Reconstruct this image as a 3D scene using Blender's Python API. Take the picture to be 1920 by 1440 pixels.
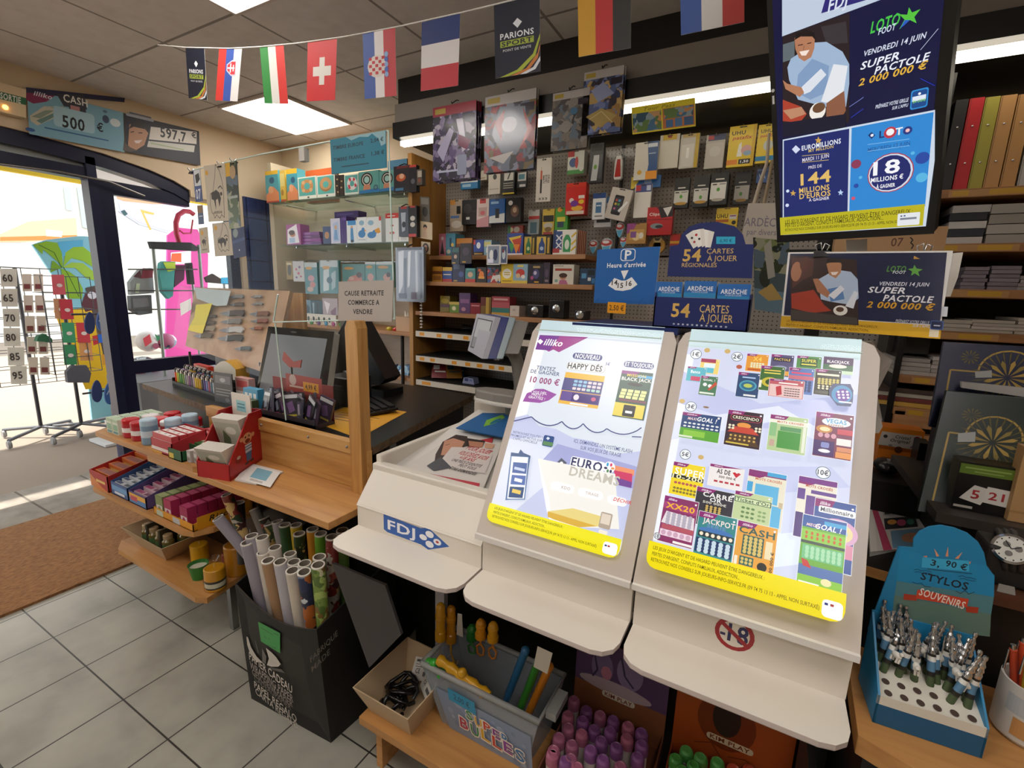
import bpy, math, random
from mathutils import Matrix, Vector
from math import sin, cos, pi, radians
for o in list(bpy.data.objects): bpy.data.objects.remove(o)
S = bpy.context.scene; TRN = Matrix.Translation; ROT = Matrix.Rotation; OBJ = bpy.data.objects
COL = S.collection
# ------------------------------------------------------------------ camera
FPX = 877.16
R3 = Matrix(((.876163,-.466928,-.119652),(.480946,.863377,.152548),(.032076,-.191204,.981026)))
CAMP = Vector((0,0,1.3665))
cd = bpy.data.cameras.new('camera'); cam = bpy.data.objects.new('camera', cd); COL.objects.link(cam)
cd.sensor_width = 36; cd.lens = FPX / 1920 * 36; cd.clip_start = .02; cd.clip_end = 200
cam.matrix_world = TRN(CAMP) @ Matrix(((R3[0][0], R3[0][2], -R3[0][1]),(R3[1][0], R3[1][2], -R3[1][1]),(R3[2][0], R3[2][2], -R3[2][1]))).to_4x4()
S.camera = cam
# ------------------------------------------------------------------ world, sun, exposure
W = bpy.data.worlds.new('world'); S.world = W; W.use_nodes = True
bg = W.node_tree.nodes['Background']; bg.inputs[0].default_value = (.86,.93,1,1); bg.inputs[1].default_value = 3.4
sl = bpy.data.lights.new('sun', 'SUN'); sl.energy = 9; sl.angle = .02; sl.color = (1,.95,.86)
so = bpy.data.objects.new('sun', sl); COL.objects.link(so)
so.rotation_euler = Vector((.30,.32,-.9)).to_track_quat('-Z', 'Y').to_euler()
S.view_settings.view_transform = 'Standard'; S.view_settings.look = 'None'; S.view_settings.exposure = 0; S.view_settings.gamma = 1
S.view_settings.use_curve_mapping = False
ZC = 2.526          # ceiling height
PANEL = 10.5         # ceiling panel strength
STRIP = 5.5         # shelf strip light strength
BOX = .85           # light box strength
# ------------------------------------------------------------------ materials
def lin(c):
    c = c.lstrip('#')
    if len(c) == 3: c = ''.join(x * 2 for x in c)
    f = lambda v: v / 12.92 if v <= .04045 else ((v + .055) / 1.055) ** 2.4
    return tuple(f(int(c[i:i + 2], 16) / 255) for i in (0,2,4)) + (1,)
MC = {}
def mt(c, r=.5, met=0, em=0, sp=.5, coat=0, al=1):
    k = (c, r, met, em, sp, coat, al)
    if k in MC: return MC[k]
    m = bpy.data.materials.new('m%s' % c.lstrip('#')); m.use_nodes = True
    b = m.node_tree.nodes['Principled BSDF']; L = lin(c)
    b.inputs['Base Color'].default_value = L if not em else tuple(x * .25 for x in L[:3]) + (1,)
    b.inputs['Roughness'].default_value = r; b.inputs['Metallic'].default_value = met
    b.inputs['Specular IOR Level'].default_value = sp
    if coat: b.inputs['Coat Weight'].default_value = coat; b.inputs['Coat Roughness'].default_value = .08
    if em: b.inputs['Emission Color'].default_value = L; b.inputs['Emission Strength'].default_value = em
    if al < 1: b.inputs['Alpha'].default_value = al
    m.diffuse_color = L; MC[k] = m
    return m
def nodes(name, rough=.6):
    m = bpy.data.materials.new(name); m.use_nodes = True; n = m.node_tree
    b = n.nodes['Principled BSDF']; b.inputs['Roughness'].default_value = rough
    return m, n, b
def nd(n, t, **kw):
    x = n.nodes.new(t)
    for k, v in kw.items():
        if k.startswith('i_'): x.inputs[k[2:].replace('_', ' ')].default_value = v
        else: setattr(x, k, v)
    return x
def ramp(n, cols, interp='LINEAR'):
    r = n.nodes.new('ShaderNodeValToRGB'); e = r.color_ramp.elements; r.color_ramp.interpolation = interp
    while len(e) < len(cols): e.new(.5)
    for i, c in enumerate(cols):
        p, c = c if isinstance(c, tuple) else (i / (len(cols) - (interp != 'CONSTANT' and 1 or 0)), c)
        e[i].position = p; e[i].color = lin(c)
    return r
def mathn(n, op, a, b=None):
    x = n.nodes.new('ShaderNodeMath'); x.operation = op
    for i, v in enumerate((a, b)):
        if v is None: continue
        if isinstance(v, (int, float)): x.inputs[i].default_value = v
        else: n.links.new(v, x.inputs[i])
    return x.outputs[0]
def mixc(n, fac, a, b):
    x = n.nodes.new('ShaderNodeMix'); x.data_type = 'RGBA'
    for s, v in ((0, fac),(6, a),(7, b)):
        if isinstance(v, (int, float)): x.inputs[s].default_value = v
        elif isinstance(v, str): x.inputs[s].default_value = lin(v)
        else: n.links.new(v, x.inputs[s])
    return x.outputs[2]
def noise(n, co, scale, detail=4, dist=0):
    x = nd(n, 'ShaderNodeTexNoise'); x.inputs['Scale'].default_value = scale; x.inputs['Detail'].default_value = detail
    x.inputs['Distortion'].default_value = dist; n.links.new(co, x.inputs['Vector']); return x.outputs[0]
def wcoord(n, sc=None):
    g = nd(n, 'ShaderNodeNewGeometry').outputs['Position']
    if sc:
        m = nd(n, 'ShaderNodeMapping'); m.inputs['Scale'].default_value = sc; n.links.new(g, m.inputs[0]); return m.outputs[0]
    return g
def gridmask(n, pos, ax, off, s, w):
    sp = nd(n, 'ShaderNodeSeparateXYZ'); n.links.new(pos, sp.inputs[0])
    a = mathn(n, 'DIVIDE', mathn(n, 'SUBTRACT', sp.outputs[ax], off), s)
    fr = mathn(n, 'FRACT', a)
    d = mathn(n, 'MINIMUM', fr, mathn(n, 'SUBTRACT', 1, fr))
    return mathn(n, 'LESS_THAN', d, w / s / 2)
def tiled(name, x0, y0, s, w, base, line, rough, sc=9, mix2=None, bump=0, ax=(0,1), s2=None):
    m, n, b = nodes(name, rough); p = wcoord(n)
    g = mathn(n, 'MAXIMUM', gridmask(n, p, ax[0], x0, s, w), gridmask(n, p, ax[1], y0, s2 or s, w))
    r = ramp(n, base); n.links.new(noise(n, p, sc, 6), r.inputs[0])
    n.links.new(mixc(n, g, r.outputs[0], line), b.inputs['Base Color'])
    bp = nd(n, 'ShaderNodeBump'); bp.inputs['Strength'].default_value = .25; bp.inputs['Distance'].default_value = .004
    n.links.new(mathn(n, 'SUBTRACT', 1, g), bp.inputs['Height']); n.links.new(bp.outputs[0], b.inputs['Normal'])
    return m
def wood(name, cols, sc=(2,30,30), rough=.45, scale=1.5):
    m, n, b = nodes(name, rough); p = wcoord(n, sc)
    r = ramp(n, cols); n.links.new(noise(n, p, scale, 6,.6), r.inputs[0]); n.links.new(r.outputs[0], b.inputs['Base Color'])
    return m
def art(name, cols, sc=40, em=0, rough=.35, dist=.6):
    """busy printed picture: blobs of a small palette"""
    k = ('art', name, tuple(cols), sc, em)
    if k in MC: return MC[k]
    m, n, b = nodes(name, rough); p = wcoord(n)
    v = nd(n, 'ShaderNodeTexVoronoi'); v.inputs['Scale'].default_value = sc
    nz = nd(n, 'ShaderNodeTexNoise'); nz.inputs['Scale'].default_value = sc * .8; nz.inputs['Detail'].default_value = 2
    n.links.new(p, nz.inputs['Vector'])
    ad = nd(n, 'ShaderNodeVectorMath', operation='SCALE'); n.links.new(nz.outputs[1], ad.inputs[0]); ad.inputs[3].default_value = dist / sc * 4
    a2 = nd(n, 'ShaderNodeVectorMath', operation='ADD'); n.links.new(p, a2.inputs[0]); n.links.new(ad.outputs[0], a2.inputs[1])
    n.links.new(a2.outputs[0], v.inputs['Vector'])
    sp = nd(n, 'ShaderNodeSeparateColor'); n.links.new(v.outputs['Color'], sp.inputs[0])
    r = ramp(n, cols, 'CONSTANT'); n.links.new(sp.outputs[0], r.inputs[0])
    n.links.new(r.outputs[0], b.inputs['Base Color'])
    if em: n.links.new(r.outputs[0], b.inputs['Emission Color']); b.inputs['Emission Strength'].default_value = em
    MC[k] = m; return m
def glass(name, tint=(.95,.97,.97,1), refl=.06, rough=.02):
    m = bpy.data.materials.new(name); m.use_nodes = True; n = m.node_tree; n.nodes.clear()
    o = nd(n, 'ShaderNodeOutputMaterial'); mx = nd(n, 'ShaderNodeMixShader'); t = nd(n, 'ShaderNodeBsdfTransparent'); g = nd(n, 'ShaderNodeBsdfGlossy')
    t.inputs[0].default_value = tint; g.inputs['Roughness'].default_value = rough
    lw = nd(n, 'ShaderNodeLayerWeight'); lw.inputs[0].default_value = .5
    f = mathn(n, 'MULTIPLY', mathn(n, 'ADD', .35, mathn(n, 'MULTIPLY', mathn(n, 'POWER', lw.outputs['Facing'], 4),5)), refl)
    n.links.new(f, mx.inputs[0]); n.links.new(t.outputs[0], mx.inputs[1]); n.links.new(g.outputs[0], mx.inputs[2]); n.links.new(mx.outputs[0], o.inputs[0])
    return m
# ------------------------------------------------------------------ pixel of the 1920x1440 photograph -> point in the room
def ray(px, py): return R3 @ Vector(((px - 960) / FPX, 1,(720 - py) / FPX))
def at(px, py, x=None, y=None, z=None):
    d = ray(px, py)
    t = (x - CAMP.x) / d.x if x is not None else (y - CAMP.y) / d.y if y is not None else (z - CAMP.z) / d.z
    return CAMP + d * t
def onp(px, py, o, n):
    d = ray(px, py); return CAMP + d * ((Vector(o) - CAMP).dot(n) / d.dot(n))
# ------------------------------------------------------------------ text
GC = {}
def glyphs(s, bold=0, shear=0, serif=0):
    k = (s, bold, shear)
    if k in GC: return GC[k]
    c = bpy.data.curves.new('f', 'FONT'); c.body = s; c.resolution_u = 2; c.offset = bold; c.shear = shear; c.fill_mode = 'FRONT'; c.space_character = 1 + bold * 4
    ob = bpy.data.objects.new('f', c); me = bpy.data.meshes.new_from_object(ob)
    vs = [(v.co.x, v.co.y) for v in me.vertices]; fs = [tuple(p.vertices) for p in me.polygons]
    bpy.data.objects.remove(ob); bpy.data.curves.remove(c); bpy.data.meshes.remove(me)
    xs = [v[0] for v in vs] or [0,1]
    GC[k] = (vs, fs, min(xs), max(xs)); return GC[k]
_h = glyphs('H', 0,0); CAPH = max(v[1] for v in _h[0]); print('CAPH', CAPH)
# ------------------------------------------------------------------ mesh builder
class MB:
    def __init__(s, M=None): s.v = []; s.f = []; s.fm = []; s.sm = []; s.mats = []; s.M = M
    def add(s, vs, fs, m, sm=False):
        if isinstance(m, str): m = mt(m)
        if m not in s.mats: s.mats.append(m)
        k = s.mats.index(m); b = len(s.v)
        s.v += [(s.M @ Vector(v)) if s.M else Vector(v) for v in vs]
        for f in fs: s.f.append(tuple(i + b for i in f)); s.fm.append(k); s.sm.append(sm)
        return s
    def box(s, x0, x1, y0, y1, z0, z1, m):
        return s.add([(x, y, z) for x in (x0, x1) for y in (y0, y1) for z in (z0, z1)],
                     [(0,1,3,2),(4,6,7,5),(0,4,5,1),(2,3,7,6),(0,2,6,4),(1,5,7,3)], m)
    def poly(s, pts, m): return s.add(pts, [tuple(range(len(pts)))], m)
    def slab(s, pts, d, m, m2=None):
        """a flat outline given thickness d (vector)"""
        n = len(pts); d = Vector(d); a = [Vector(p) for p in pts]; b = [p + d for p in a]
        s.add(a + b, [tuple(range(n))], m)
        s.add(a + b, [tuple(range(2 * n - 1, n - 1,-1))] + [(i, i + n, (i + 1) % n + n, (i + 1) % n) for i in range(n)], m2 or m)
        return s
    def tube(s, path, r, m, n=8, cap=True):
        P = [Vector(p) for p in path]; rs = r if isinstance(r, (list, tuple)) else [r] * len(P); vs = []; up = None
        for i, p in enumerate(P):
            t = (P[min(i + 1, len(P) - 1)] - P[max(i - 1,0)]).normalized()
            if up is None: up = t.orthogonal().normalized()
            a = (up - t * up.dot(t))
            a = a.normalized() if a.length > 1e-6 else t.orthogonal().normalized(); up = a; b = t.cross(a)
            vs += [p + (a * cos(2 * pi * j / n) + b * sin(2 * pi * j / n)) * rs[i] for j in range(n)]
        fs = [(i * n + j, i * n + (j + 1) % n, (i + 1) * n + (j + 1) % n, (i + 1) * n + j) for i in range(len(P) - 1) for j in range(n)]
        s.add(vs, fs, m, True)
        if cap: s.add(vs, [tuple(range(n - 1,-1,-1)), tuple(range(len(vs) - n, len(vs)))], m)
        return s
    def lathe(s, prof, m, o=(0,0,0), n=20, ax=None, sm=True):
        """prof: list of (radius, height) or (radius, height, material for the band below)"""
        o = Vector(o); q = Vector((0,0,1)).rotation_difference(Vector(ax)).to_matrix() if ax else Matrix.Identity(3)
        vs = [o + q @ Vector((p[0] * cos(2 * pi * j / n), p[0] * sin(2 * pi * j / n), p[1])) for p in prof for j in range(n)]
        for i in range(len(prof) - 1):
            mm = prof[i + 1][2] if len(prof[i + 1]) > 2 else m
            s.add(vs[i * n:(i + 2) * n], [(j, (j + 1) % n, n + (j + 1) % n, n + j) for j in range(n)], mm, sm)
        if prof[0][0] > 1e-5: s.add(vs[:n], [tuple(range(n - 1,-1,-1))], m)
        if prof[-1][0] > 1e-5: s.add(vs[-n:], [tuple(range(n))], prof[-1][2] if len(prof[-1]) > 2 else m)
        return s
    def ball(s, c, r, m, n=12, k=7, sc=(1,1,1)):
        c = Vector(c); vs = [c + Vector((r * sc[0] * sin(pi * i / k) * cos(2 * pi * j / n), r * sc[1] * sin(pi * i / k) * sin(2 * pi * j / n), r * sc[2] * cos(pi * i / k))) for i in range(k + 1) for j in range(n)]
        return s.add(vs, [(i * n + j, (i + 1) * n + j, (i + 1) * n + (j + 1) % n, i * n + (j + 1) % n) for i in range(k) for j in range(n)], m, True)
class Face:
    def sub(s, px, x0, y0, x1, y1):
        s.px = px; a = s.uv(x0, y0); b = s.uv(x1, y1); s.px = False
        f = Face(s.mb, s.W(*a) - s.n * s.k, s.u * ((b[0] - a[0]) * s.w), s.v * ((b[1] - a[1]) * s.h), em=s.em, rough=s.rough, lift=s.k); s.k += .0012
        return f
    """a flat printed face: o top left corner, u towards its right end, v downwards; draw() adds the print as thin layers"""
    def __init__(s, mb, o, u, v, w=None, h=None, em=0, rough=.4, lift=.0003):
        s.mb = mb; s.o = Vector(o); s.w = w or Vector(u).length; s.h = h or Vector(v).length
        s.u = Vector(u).normalized(); s.v = Vector(v).normalized(); s.n = s.v.cross(s.u).normalized(); s.k = lift; s.em = em; s.rough = rough; s.px = False
    def m(s, c):
        if not isinstance(c, str): return c
        if c in PAL: return art(c, PAL[c][1], PAL[c][0], s.em)
        return mt(c, s.rough, em=s.em)
    def W(s, x, y): return s.o + s.u * (x * s.w) + s.v * (y * s.h) + s.n * s.k
    def uv(s, x, y):
        if not s.px: return x, y
        if s.px is not True: x = s.px[0] + x / s.px[2]; y = s.px[1] + y / s.px[2]
        p = onp(x, y, s.o, s.n) - s.o; return p.dot(s.u) / s.w, p.dot(s.v) / s.h
    def lu(s, x, y, l):
        if not s.px: return l
        return abs(s.uv(x + l / 2, y)[0] - s.uv(x - l / 2, y)[0])
    def lv(s, x, y, l):
        if not s.px: return l
        return abs(s.uv(x, y + l / 2)[1] - s.uv(x, y - l / 2)[1])
    def up(s): s.k += .00005
    def pol(s, pts, c): s.mb.add([s.W(*p) for p in pts], [tuple(range(len(pts) - 1,-1,-1))], s.m(c)); s.up()
    def rect(s, a, b, c): s.pol([(a[0], a[1]),(b[0], a[1]),(b[0], b[1]),(a[0], b[1])], c)
    def rrect(s, a, b, r, c):
        r = min(r, (b[0] - a[0]) / 2.01,(b[1] - a[1]) * s.h / s.w / 2.01); rx = r; ry = r * s.w / s.h; p = []
        for cx, cy, t0 in ((b[0] - rx, a[1] + ry, -90),(b[0] - rx, b[1] - ry, 0),(a[0] + rx, b[1] - ry, 90),(a[0] + rx, a[1] + ry, 180)):
            p += [(cx + rx * cos(radians(t0 + q)), cy + ry * sin(radians(t0 + q))) for q in (0,30,60,90)]
        s.pol(p, c)
    def disc(s, x, y, rx, ry, c, n=20): s.pol([(x + rx * cos(2 * pi * i / n), y + ry * sin(2 * pi * i / n)) for i in range(n)], c)
    def text(s, x, y, h, w, c, t, bold=.02, shear=0, al='c', rot=0):
        vs, fs, x0, x1 = glyphs(t, bold, shear)
        sy = h * s.h / CAPH; sx = sy if not w else w * s.w / (x1 - x0)
        off = {'c': (x0 + x1) / 2, 'l': x0, 'r': x1}[al]; O = s.W(x, y); cr, sr = cos(rot), sin(rot)
        q = [((p[0] - off) * sx, (p[1] - CAPH / 2) * sy) for p in vs]
        s.mb.add([O + s.u * (a * cr - b * sr) - s.v * (a * sr + b * cr) for a, b in q], fs, s.m(c)); s.up()
    def draw(s, spec, px=False):
        s.px = px
        for cmd in spec.split(';'):
            a = cmd.strip().split(' ')
            k = a[0]
            if not k: continue
            if k == 'r': s.rect(s.uv(float(a[1]), float(a[2])), s.uv(float(a[3]), float(a[4])), a[5])
            elif k == 'o': s.rrect(s.uv(float(a[1]), float(a[2])), s.uv(float(a[3]), float(a[4])), s.lu(float(a[1]), float(a[2]), float(a[5])), a[6])
            elif k in 'kb' and len(k) == 1:   # box or capsule by its centre, width and height
                x, y, ww, hh = map(float, a[1:5]); u = s.uv(x, y); p = s.lu(x, y, ww) / 2; q = s.lv(x, y, hh) / 2
                if k == 'b': s.rect((u[0] - p, u[1] - q),(u[0] + p, u[1] + q), a[5])
                else: s.rrect((u[0] - p, u[1] - q),(u[0] + p, u[1] + q), s.lu(x, y, float(a[5])), a[6])
            elif k == 'c':
                x, y, r = map(float, a[1:4]); u = s.uv(x, y); l = s.lu(x, y, r); s.disc(u[0], u[1], l, l * s.w / s.h, a[4])
            elif k == 'e':
                x, y, r, r2 = map(float, a[1:5]); u = s.uv(x, y); s.disc(u[0], u[1], s.lu(x, y, r), s.lv(x, y, r2), a[5])
            elif k == 'p': s.pol([s.uv(*map(float, q.split(','))) for q in a[1:-1]], a[-1])
            elif k == 'l':   # polyline of a width
                w = float(a[1]); pts = [s.uv(*map(float, q.split(','))) for q in a[2:-1]]
                for p, q in zip(pts, pts[1:]):
                    d = Vector(((q[0] - p[0]) * s.w, (q[1] - p[1]) * s.h))
                    if d.length < 1e-7: continue
                    d.normalize(); ww = s.lu(float(a[2].split(',')[0]), float(a[2].split(',')[1]), w) * s.w / 2; nx, ny = -d.y * ww / s.w, d.x * ww / s.h
                    s.pol([(p[0] + nx, p[1] + ny),(p[0] - nx, p[1] - ny),(q[0] - nx, q[1] - ny),(q[0] + nx, q[1] + ny)][::-1], a[-1]); s.k -= .00005
                s.up()
            elif k[0] in 'tT':
                x, y, h = map(float, a[1:4]); u = s.uv(x, y); i = 4; w = None
                if k[0] == 'T': w = s.lu(x, y, float(a[4])); i = 5
                s.text(u[0], u[1], s.lv(x, y, h), w, a[i], ' '.join(a[i + 1:]).replace('~', ';'),.022 if 'b' in k else .004 if 'n' in k else .012,.25 if 'i' in k else 0, 'l' if 'l' in k else 'c')
            else: raise ValueError(cmd)
        s.px = False
        return s
PAL = {}
# ------------------------------------------------------------------ objects
LOC = {}
def props(o, label=None, cat=None, group=None, kind=None):
    if label: o['label'] = label
    if cat: o['category'] = cat
    if group: o['group'] = group
    if kind: o['kind'] = kind
    return o
def thing(name, label, cat, loc, group=None, kind=None):
    o = bpy.data.objects.new(name, None); COL.objects.link(o); o.location = loc; o.empty_display_size = .05; LOC[o.name] = Vector(loc)
    return props(o, label, cat, group, kind)
def put(mb, name, parent=None, label=None, cat=None, group=None, kind=None, bev=0, org=None, seg=2, sol=0):
    me = bpy.data.meshes.new(name)
    xs = [v.x for v in mb.v]; ys = [v.y for v in mb.v]; zs = [v.z for v in mb.v]
    o0 = Vector(org) if org is not None else Vector(((min(xs) + max(xs)) / 2,(min(ys) + max(ys)) / 2, min(zs)))
    me.from_pydata([v - o0 for v in mb.v], [], mb.f)
    for m in mb.mats: me.materials.append(m)
    me.polygons.foreach_set('material_index', mb.fm); me.polygons.foreach_set('use_smooth', mb.sm); me.update()
    o = bpy.data.objects.new(name, me); COL.objects.link(o)
    if parent is not None: o.parent = parent; o.location = o0 - LOC[parent.name]
    else: o.location = o0
    LOC[o.name] = o0
    if sol: b = o.modifiers.new('s', 'SOLIDIFY'); b.thickness = sol; b.offset = 0
    if bev:
        b = o.modifiers.new('b', 'BEVEL'); b.width = bev; b.segments = seg; b.limit_method = 'ANGLE'; b.angle_limit = radians(40); b.harden_normals = False
    return props(o, label, cat, group, kind)
def dup(root, loc, rz=0, label=None, group=None, scale=None):
    c = root.copy(); COL.objects.link(c); c.location = loc; c.rotation_euler.z = root.rotation_euler.z + rz; LOC[c.name] = Vector(loc)
    if scale: c.scale = (scale,) * 3 if not isinstance(scale, tuple) else scale
    if label: c['label'] = label
    if group: c['group'] = group
    for ch in list(root.children):
        d = ch.copy(); COL.objects.link(d); d.parent = c
        for g in list(ch.children): e = g.copy(); COL.objects.link(e); e.parent = d
    return c
def struct(mb, name, parent=None, **k): return put(mb, name, parent, kind=None if parent else 'structure', org=(0,0,0) if not parent else None, **k)
# ================================================================== palettes for busy prints
PAL.update({
 '@coast': (26, ['#3f6f8f', '#c79a63', '#5f7f3a', '#d08c4a', '#274e63', '#8aa0a8']),
 '@beach': (34, ['#5fc3cf', '#e8c15a', '#e99a5b', '#4aa0bf', '#f0dca0', '#d9733f']),
 '@dark': (34, ['#1b1b26', '#2e3038', '#5a5560', '#8d8a92', '#15151a', '#403a55', '#a99f8a']),
 '@purple': (30, ['#3a2f55', '#62507f', '#1d1a2c', '#8f83a8', '#c4bccb', '#2a2433']),
 '@red': (30, ['#6e7687', '#9c2f34', '#444a58', '#b44a44', '#8f96a6', '#2d2a2c', '#7d6a3a']),
 '@gold': (30, ['#5b6d9b', '#7f8fc0', '#2f3f66', '#b08a4a', '#d0b06a', '#3b3540']),
 '@stone': (30, ['#77726a', '#56524e', '#9a948a', '#3b3a3c', '#8a7f6f', '#6a7a86']),
 '@kids': (46, ['#e05a7a', '#f3d34a', '#4aa6d8', '#f4f0ea', '#7a4fa3', '#5cb85c']),
 '@doll': (46, ['#5f3f86', '#d877b0', '#f2d7e6', '#3d6fb5', '#a884c8', '#fff']),
 '@toy': (46, ['#f5f5f2', '#3f8fd0', '#f0b03a', '#d94b4b', '#8fc1e6', '#2f4f88']),
 '@pool': (40, ['#4aa8a0', '#d9a070', '#c9d8c8', '#2f7f80', '#e0b48a', '#f0efe6']),
 '@comic': (50, ['#222', '#d8d4cc', '#a33', '#555', '#3a5a8a', '#c8a24a']),
 '@wrap': (40, ['#7a2e2a', '#c9a86a', '#2f3b2a', '#b0a89a', '#412a2a', '#98463a']),
 '@xmas': (40, ['#3a4a2a', '#7a2a22', '#c0a060', '#566b33', '#2a2f22']),
 '@green': (40, ['#7f9a4a', '#a9c06a', '#5f7a3a', '#d8d4b0', '#8a6a3a']),
 '@navyw': (40, ['#232a45', '#2c355a', '#b0632f', '#6f7f9a', '#1a1f35', '#d0d4da']),
 '@grass': (60, ['#4f9a2f', '#6fb83f', '#3f8030', '#8fcf5f']),
 '@leaf': (30, ['#4a5a30', '#303a22', '#7a8450', '#9a9a80', '#20261a', '#5a6b7a']),
 '@sea': (30, ['#7fa0b0', '#5a7f98', '#a0b8c0', '#40607a']),
 '@crowd': (60, ['#3a2a26', '#8a5a44', '#5f3a30', '#2a2028', '#b08060', '#7a2f2f']),
 '@clutter': (30, ['#3f4a5a', '#7f8fa0', '#b05a7a', '#cfd8dc', '#2f3540', '#8a4a5a']),
 '@soldes': (20, ['#e8f4f8', '#bfe0e8', '#f7d7c8', '#fff', '#9fd0e0', '#ffe9b0']),
 '@paint': (12, ['#e8a48a', '#9fb8d0', '#c7b8cc', '#8fc0d8', '#e0c8c0', '#b5c4d6']),
 '@lav': (10, ['#cfd3ee', '#c4c8ea', '#dcdff5', '#bfc4e8']),
 '@pat': (70, ['#3a3f4a', '#6a707c', '#9a9a9a', '#2a2c33', '#c8c4bc']),
 '@mag': (70, ['#c2484f', '#e0c060', '#3f5f8f', '#ece8e0', '#555', '#d98a50']),
})
# ================================================================== structure materials
FLOOR = tiled('floor_tiles', -2.5617,.5604,.2772,.005, [(.3, '#8f8d83'),(.5, '#a3a095'),(.7, '#afac9f')], '#33312d', .28,5)
CEIL = tiled('ceiling_tiles', -2.796,1.4295,.6,.014, [(.3, '#cfcac6'),(.6, '#d9d4d0')], '#8d8782', .8,14)
BEIGE = mt('#dcc7a8', .7); NAVY = mt('#131a38', .35); BLACK = mt('#0f0e0e', .4); DARK = mt('#1a1818', .6)
BEECH = wood('beech_board', [(.25, '#a87443'),(.5, '#bd884f'),(.75, '#c9965c')], (2,26,26),.4)
PINE = wood('pine_board', [(.3, '#a9763c'),(.5, '#c2904f'),(.72, '#d2a566')], (1.6,30,14),.4,2)
PINEV = wood('pine_post', [(.3, '#a9763c'),(.5, '#bf8c4d'),(.72, '#cfa063')], (26,26,1.4),.4,2)
PANELW = wood('beech_panel', [(.25, '#a06f33'),(.5, '#b58140'),(.75, '#c08d4b')], (20,20,1.2),.45)
SHELFW = wood('shelf_edge', [(.3, '#a07048'),(.6, '#b78459')], (2,26,26),.5)
WHITE = mt('#e4ddd2', .35); GREYW = mt('#c9beb6', .4); CHROME = mt('#cfd0d2', .18,1); STEEL = mt('#9a9a98', .35,1)
GLASS = glass('acrylic', refl=.012); EDGEG = mt('#cfe6df', .2, sp=.8); PANE = glass('window_glass', (.97,.98,.98,1),.04); FILM = glass('clear_film', (.96,.96,.97,1),.035,.12)
PEG = None
# ================================================================== the room
XL = -3.85; YB = 2.82
b = MB(); b.box(-3.56,2.4,-2.6,2.95,-.06,0, FLOOR); struct(b, 'floor')
b = MB(); b.box(-4.05,2.5,-2.6,2.95, ZC, ZC + .08, CEIL); struct(b, 'ceiling')
def yz(pts, x=XL): return [(x, p[0], p[1]) for p in pts]
arch = [(2.05,2.03),(1.95,2.075),(1.8,2.115),(1.55,2.155),(1.2,2.18),(.75,2.19),(.3,2.19),(-.15,2.18),(-.6,2.15),(-.95,2.1),(-1.45,2.03)]
b = MB(); b.slab(yz([(-2.6,0),(-2.6, ZC),(2.95, ZC),(2.95,0),(2.40,0),(2.40,1.985),(2.05,1.985)] + arch + [(-1.45,0)]),(-.2,0,0), BEIGE); struct(b, 'wall_left')
b = MB(); b.box(-4.05,2.5, YB, YB + .1,0, ZC, BEIGE); struct(b, 'wall_back')
b = MB(); b.box(2.3,2.4,-2.6,2.95,0, ZC, mt('#b9aa98', .8)); struct(b, 'wall_right')
b = MB(); b.box(-4.05,2.5,-2.7,-2.6,0, ZC, mt('#b9aa98', .8)); struct(b, 'wall_front')
TILEB = tiled('navy_tiles', 2.46,1.22,.17,.008, [(.3, '#27335c'),(.6, '#35446f')], '#141a30', .2,12, ax=(1,2))
b = MB(); b.box(XL, XL + .02,2.44,2.81,0,2.06, TILEB); struct(b, 'trim_1')
# door and frame
d = thing('door_1', None, None, (XL - .1,.5,0), kind='structure')
arch2 = [(y, z - .085) for y, z in arch]
b = MB()
for i in range(len(arch) - 1):
    p, q, r, t = arch[i], arch[i + 1], arch2[i + 1], arch2[i]
    b.slab(yz([p, q, r, t], XL - .02),(-.09,0,0), NAVY)
put(b, 'arch_frame', d)
b = MB(); b.box(XL - .11, XL - .03,-1.45,1.5,1.985,2.055, NAVY); put(b, 'transom', d)
b = MB(); b.box(XL - .12, XL - .02,1.455,1.505,0,2.12, mt('#1a2140', .35)); put(b, 'post', d)
L = MB(); L.box(XL - .09, XL - .03,1.508,1.585,0,2.0, NAVY); L.box(XL - .09, XL - .03,1.585,2.05,1.915,2.0, NAVY); L.box(XL - .09, XL - .03,2.325,2.40,0,1.95, NAVY)
L.box(XL - .09, XL - .03,1.585,2.325,.72,.81, NAVY); L.box(XL - .09, XL - .03,1.585,2.325,0,.12, NAVY); put(L, 'leaf_frame', d)
b = MB(); b.box(XL - .063, XL - .057,1.585,2.325,.12,1.95, PANE); put(b, 'glazing', d)
b = MB(); b.box(XL - .07, XL - .062,-1.4,1.46,2.055,2.10, mt('#aeb4b4', .3)); put(b, 'fanlight', d)
b = MB(); b.tube([(XL - .02,1.0,1.975),(XL + .02,1.3,1.99),(XL + .02,1.55,1.985),(XL + .0,1.75,1.935)], .008, STEEL, 6); put(b, 'closer_arm', d)
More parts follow.
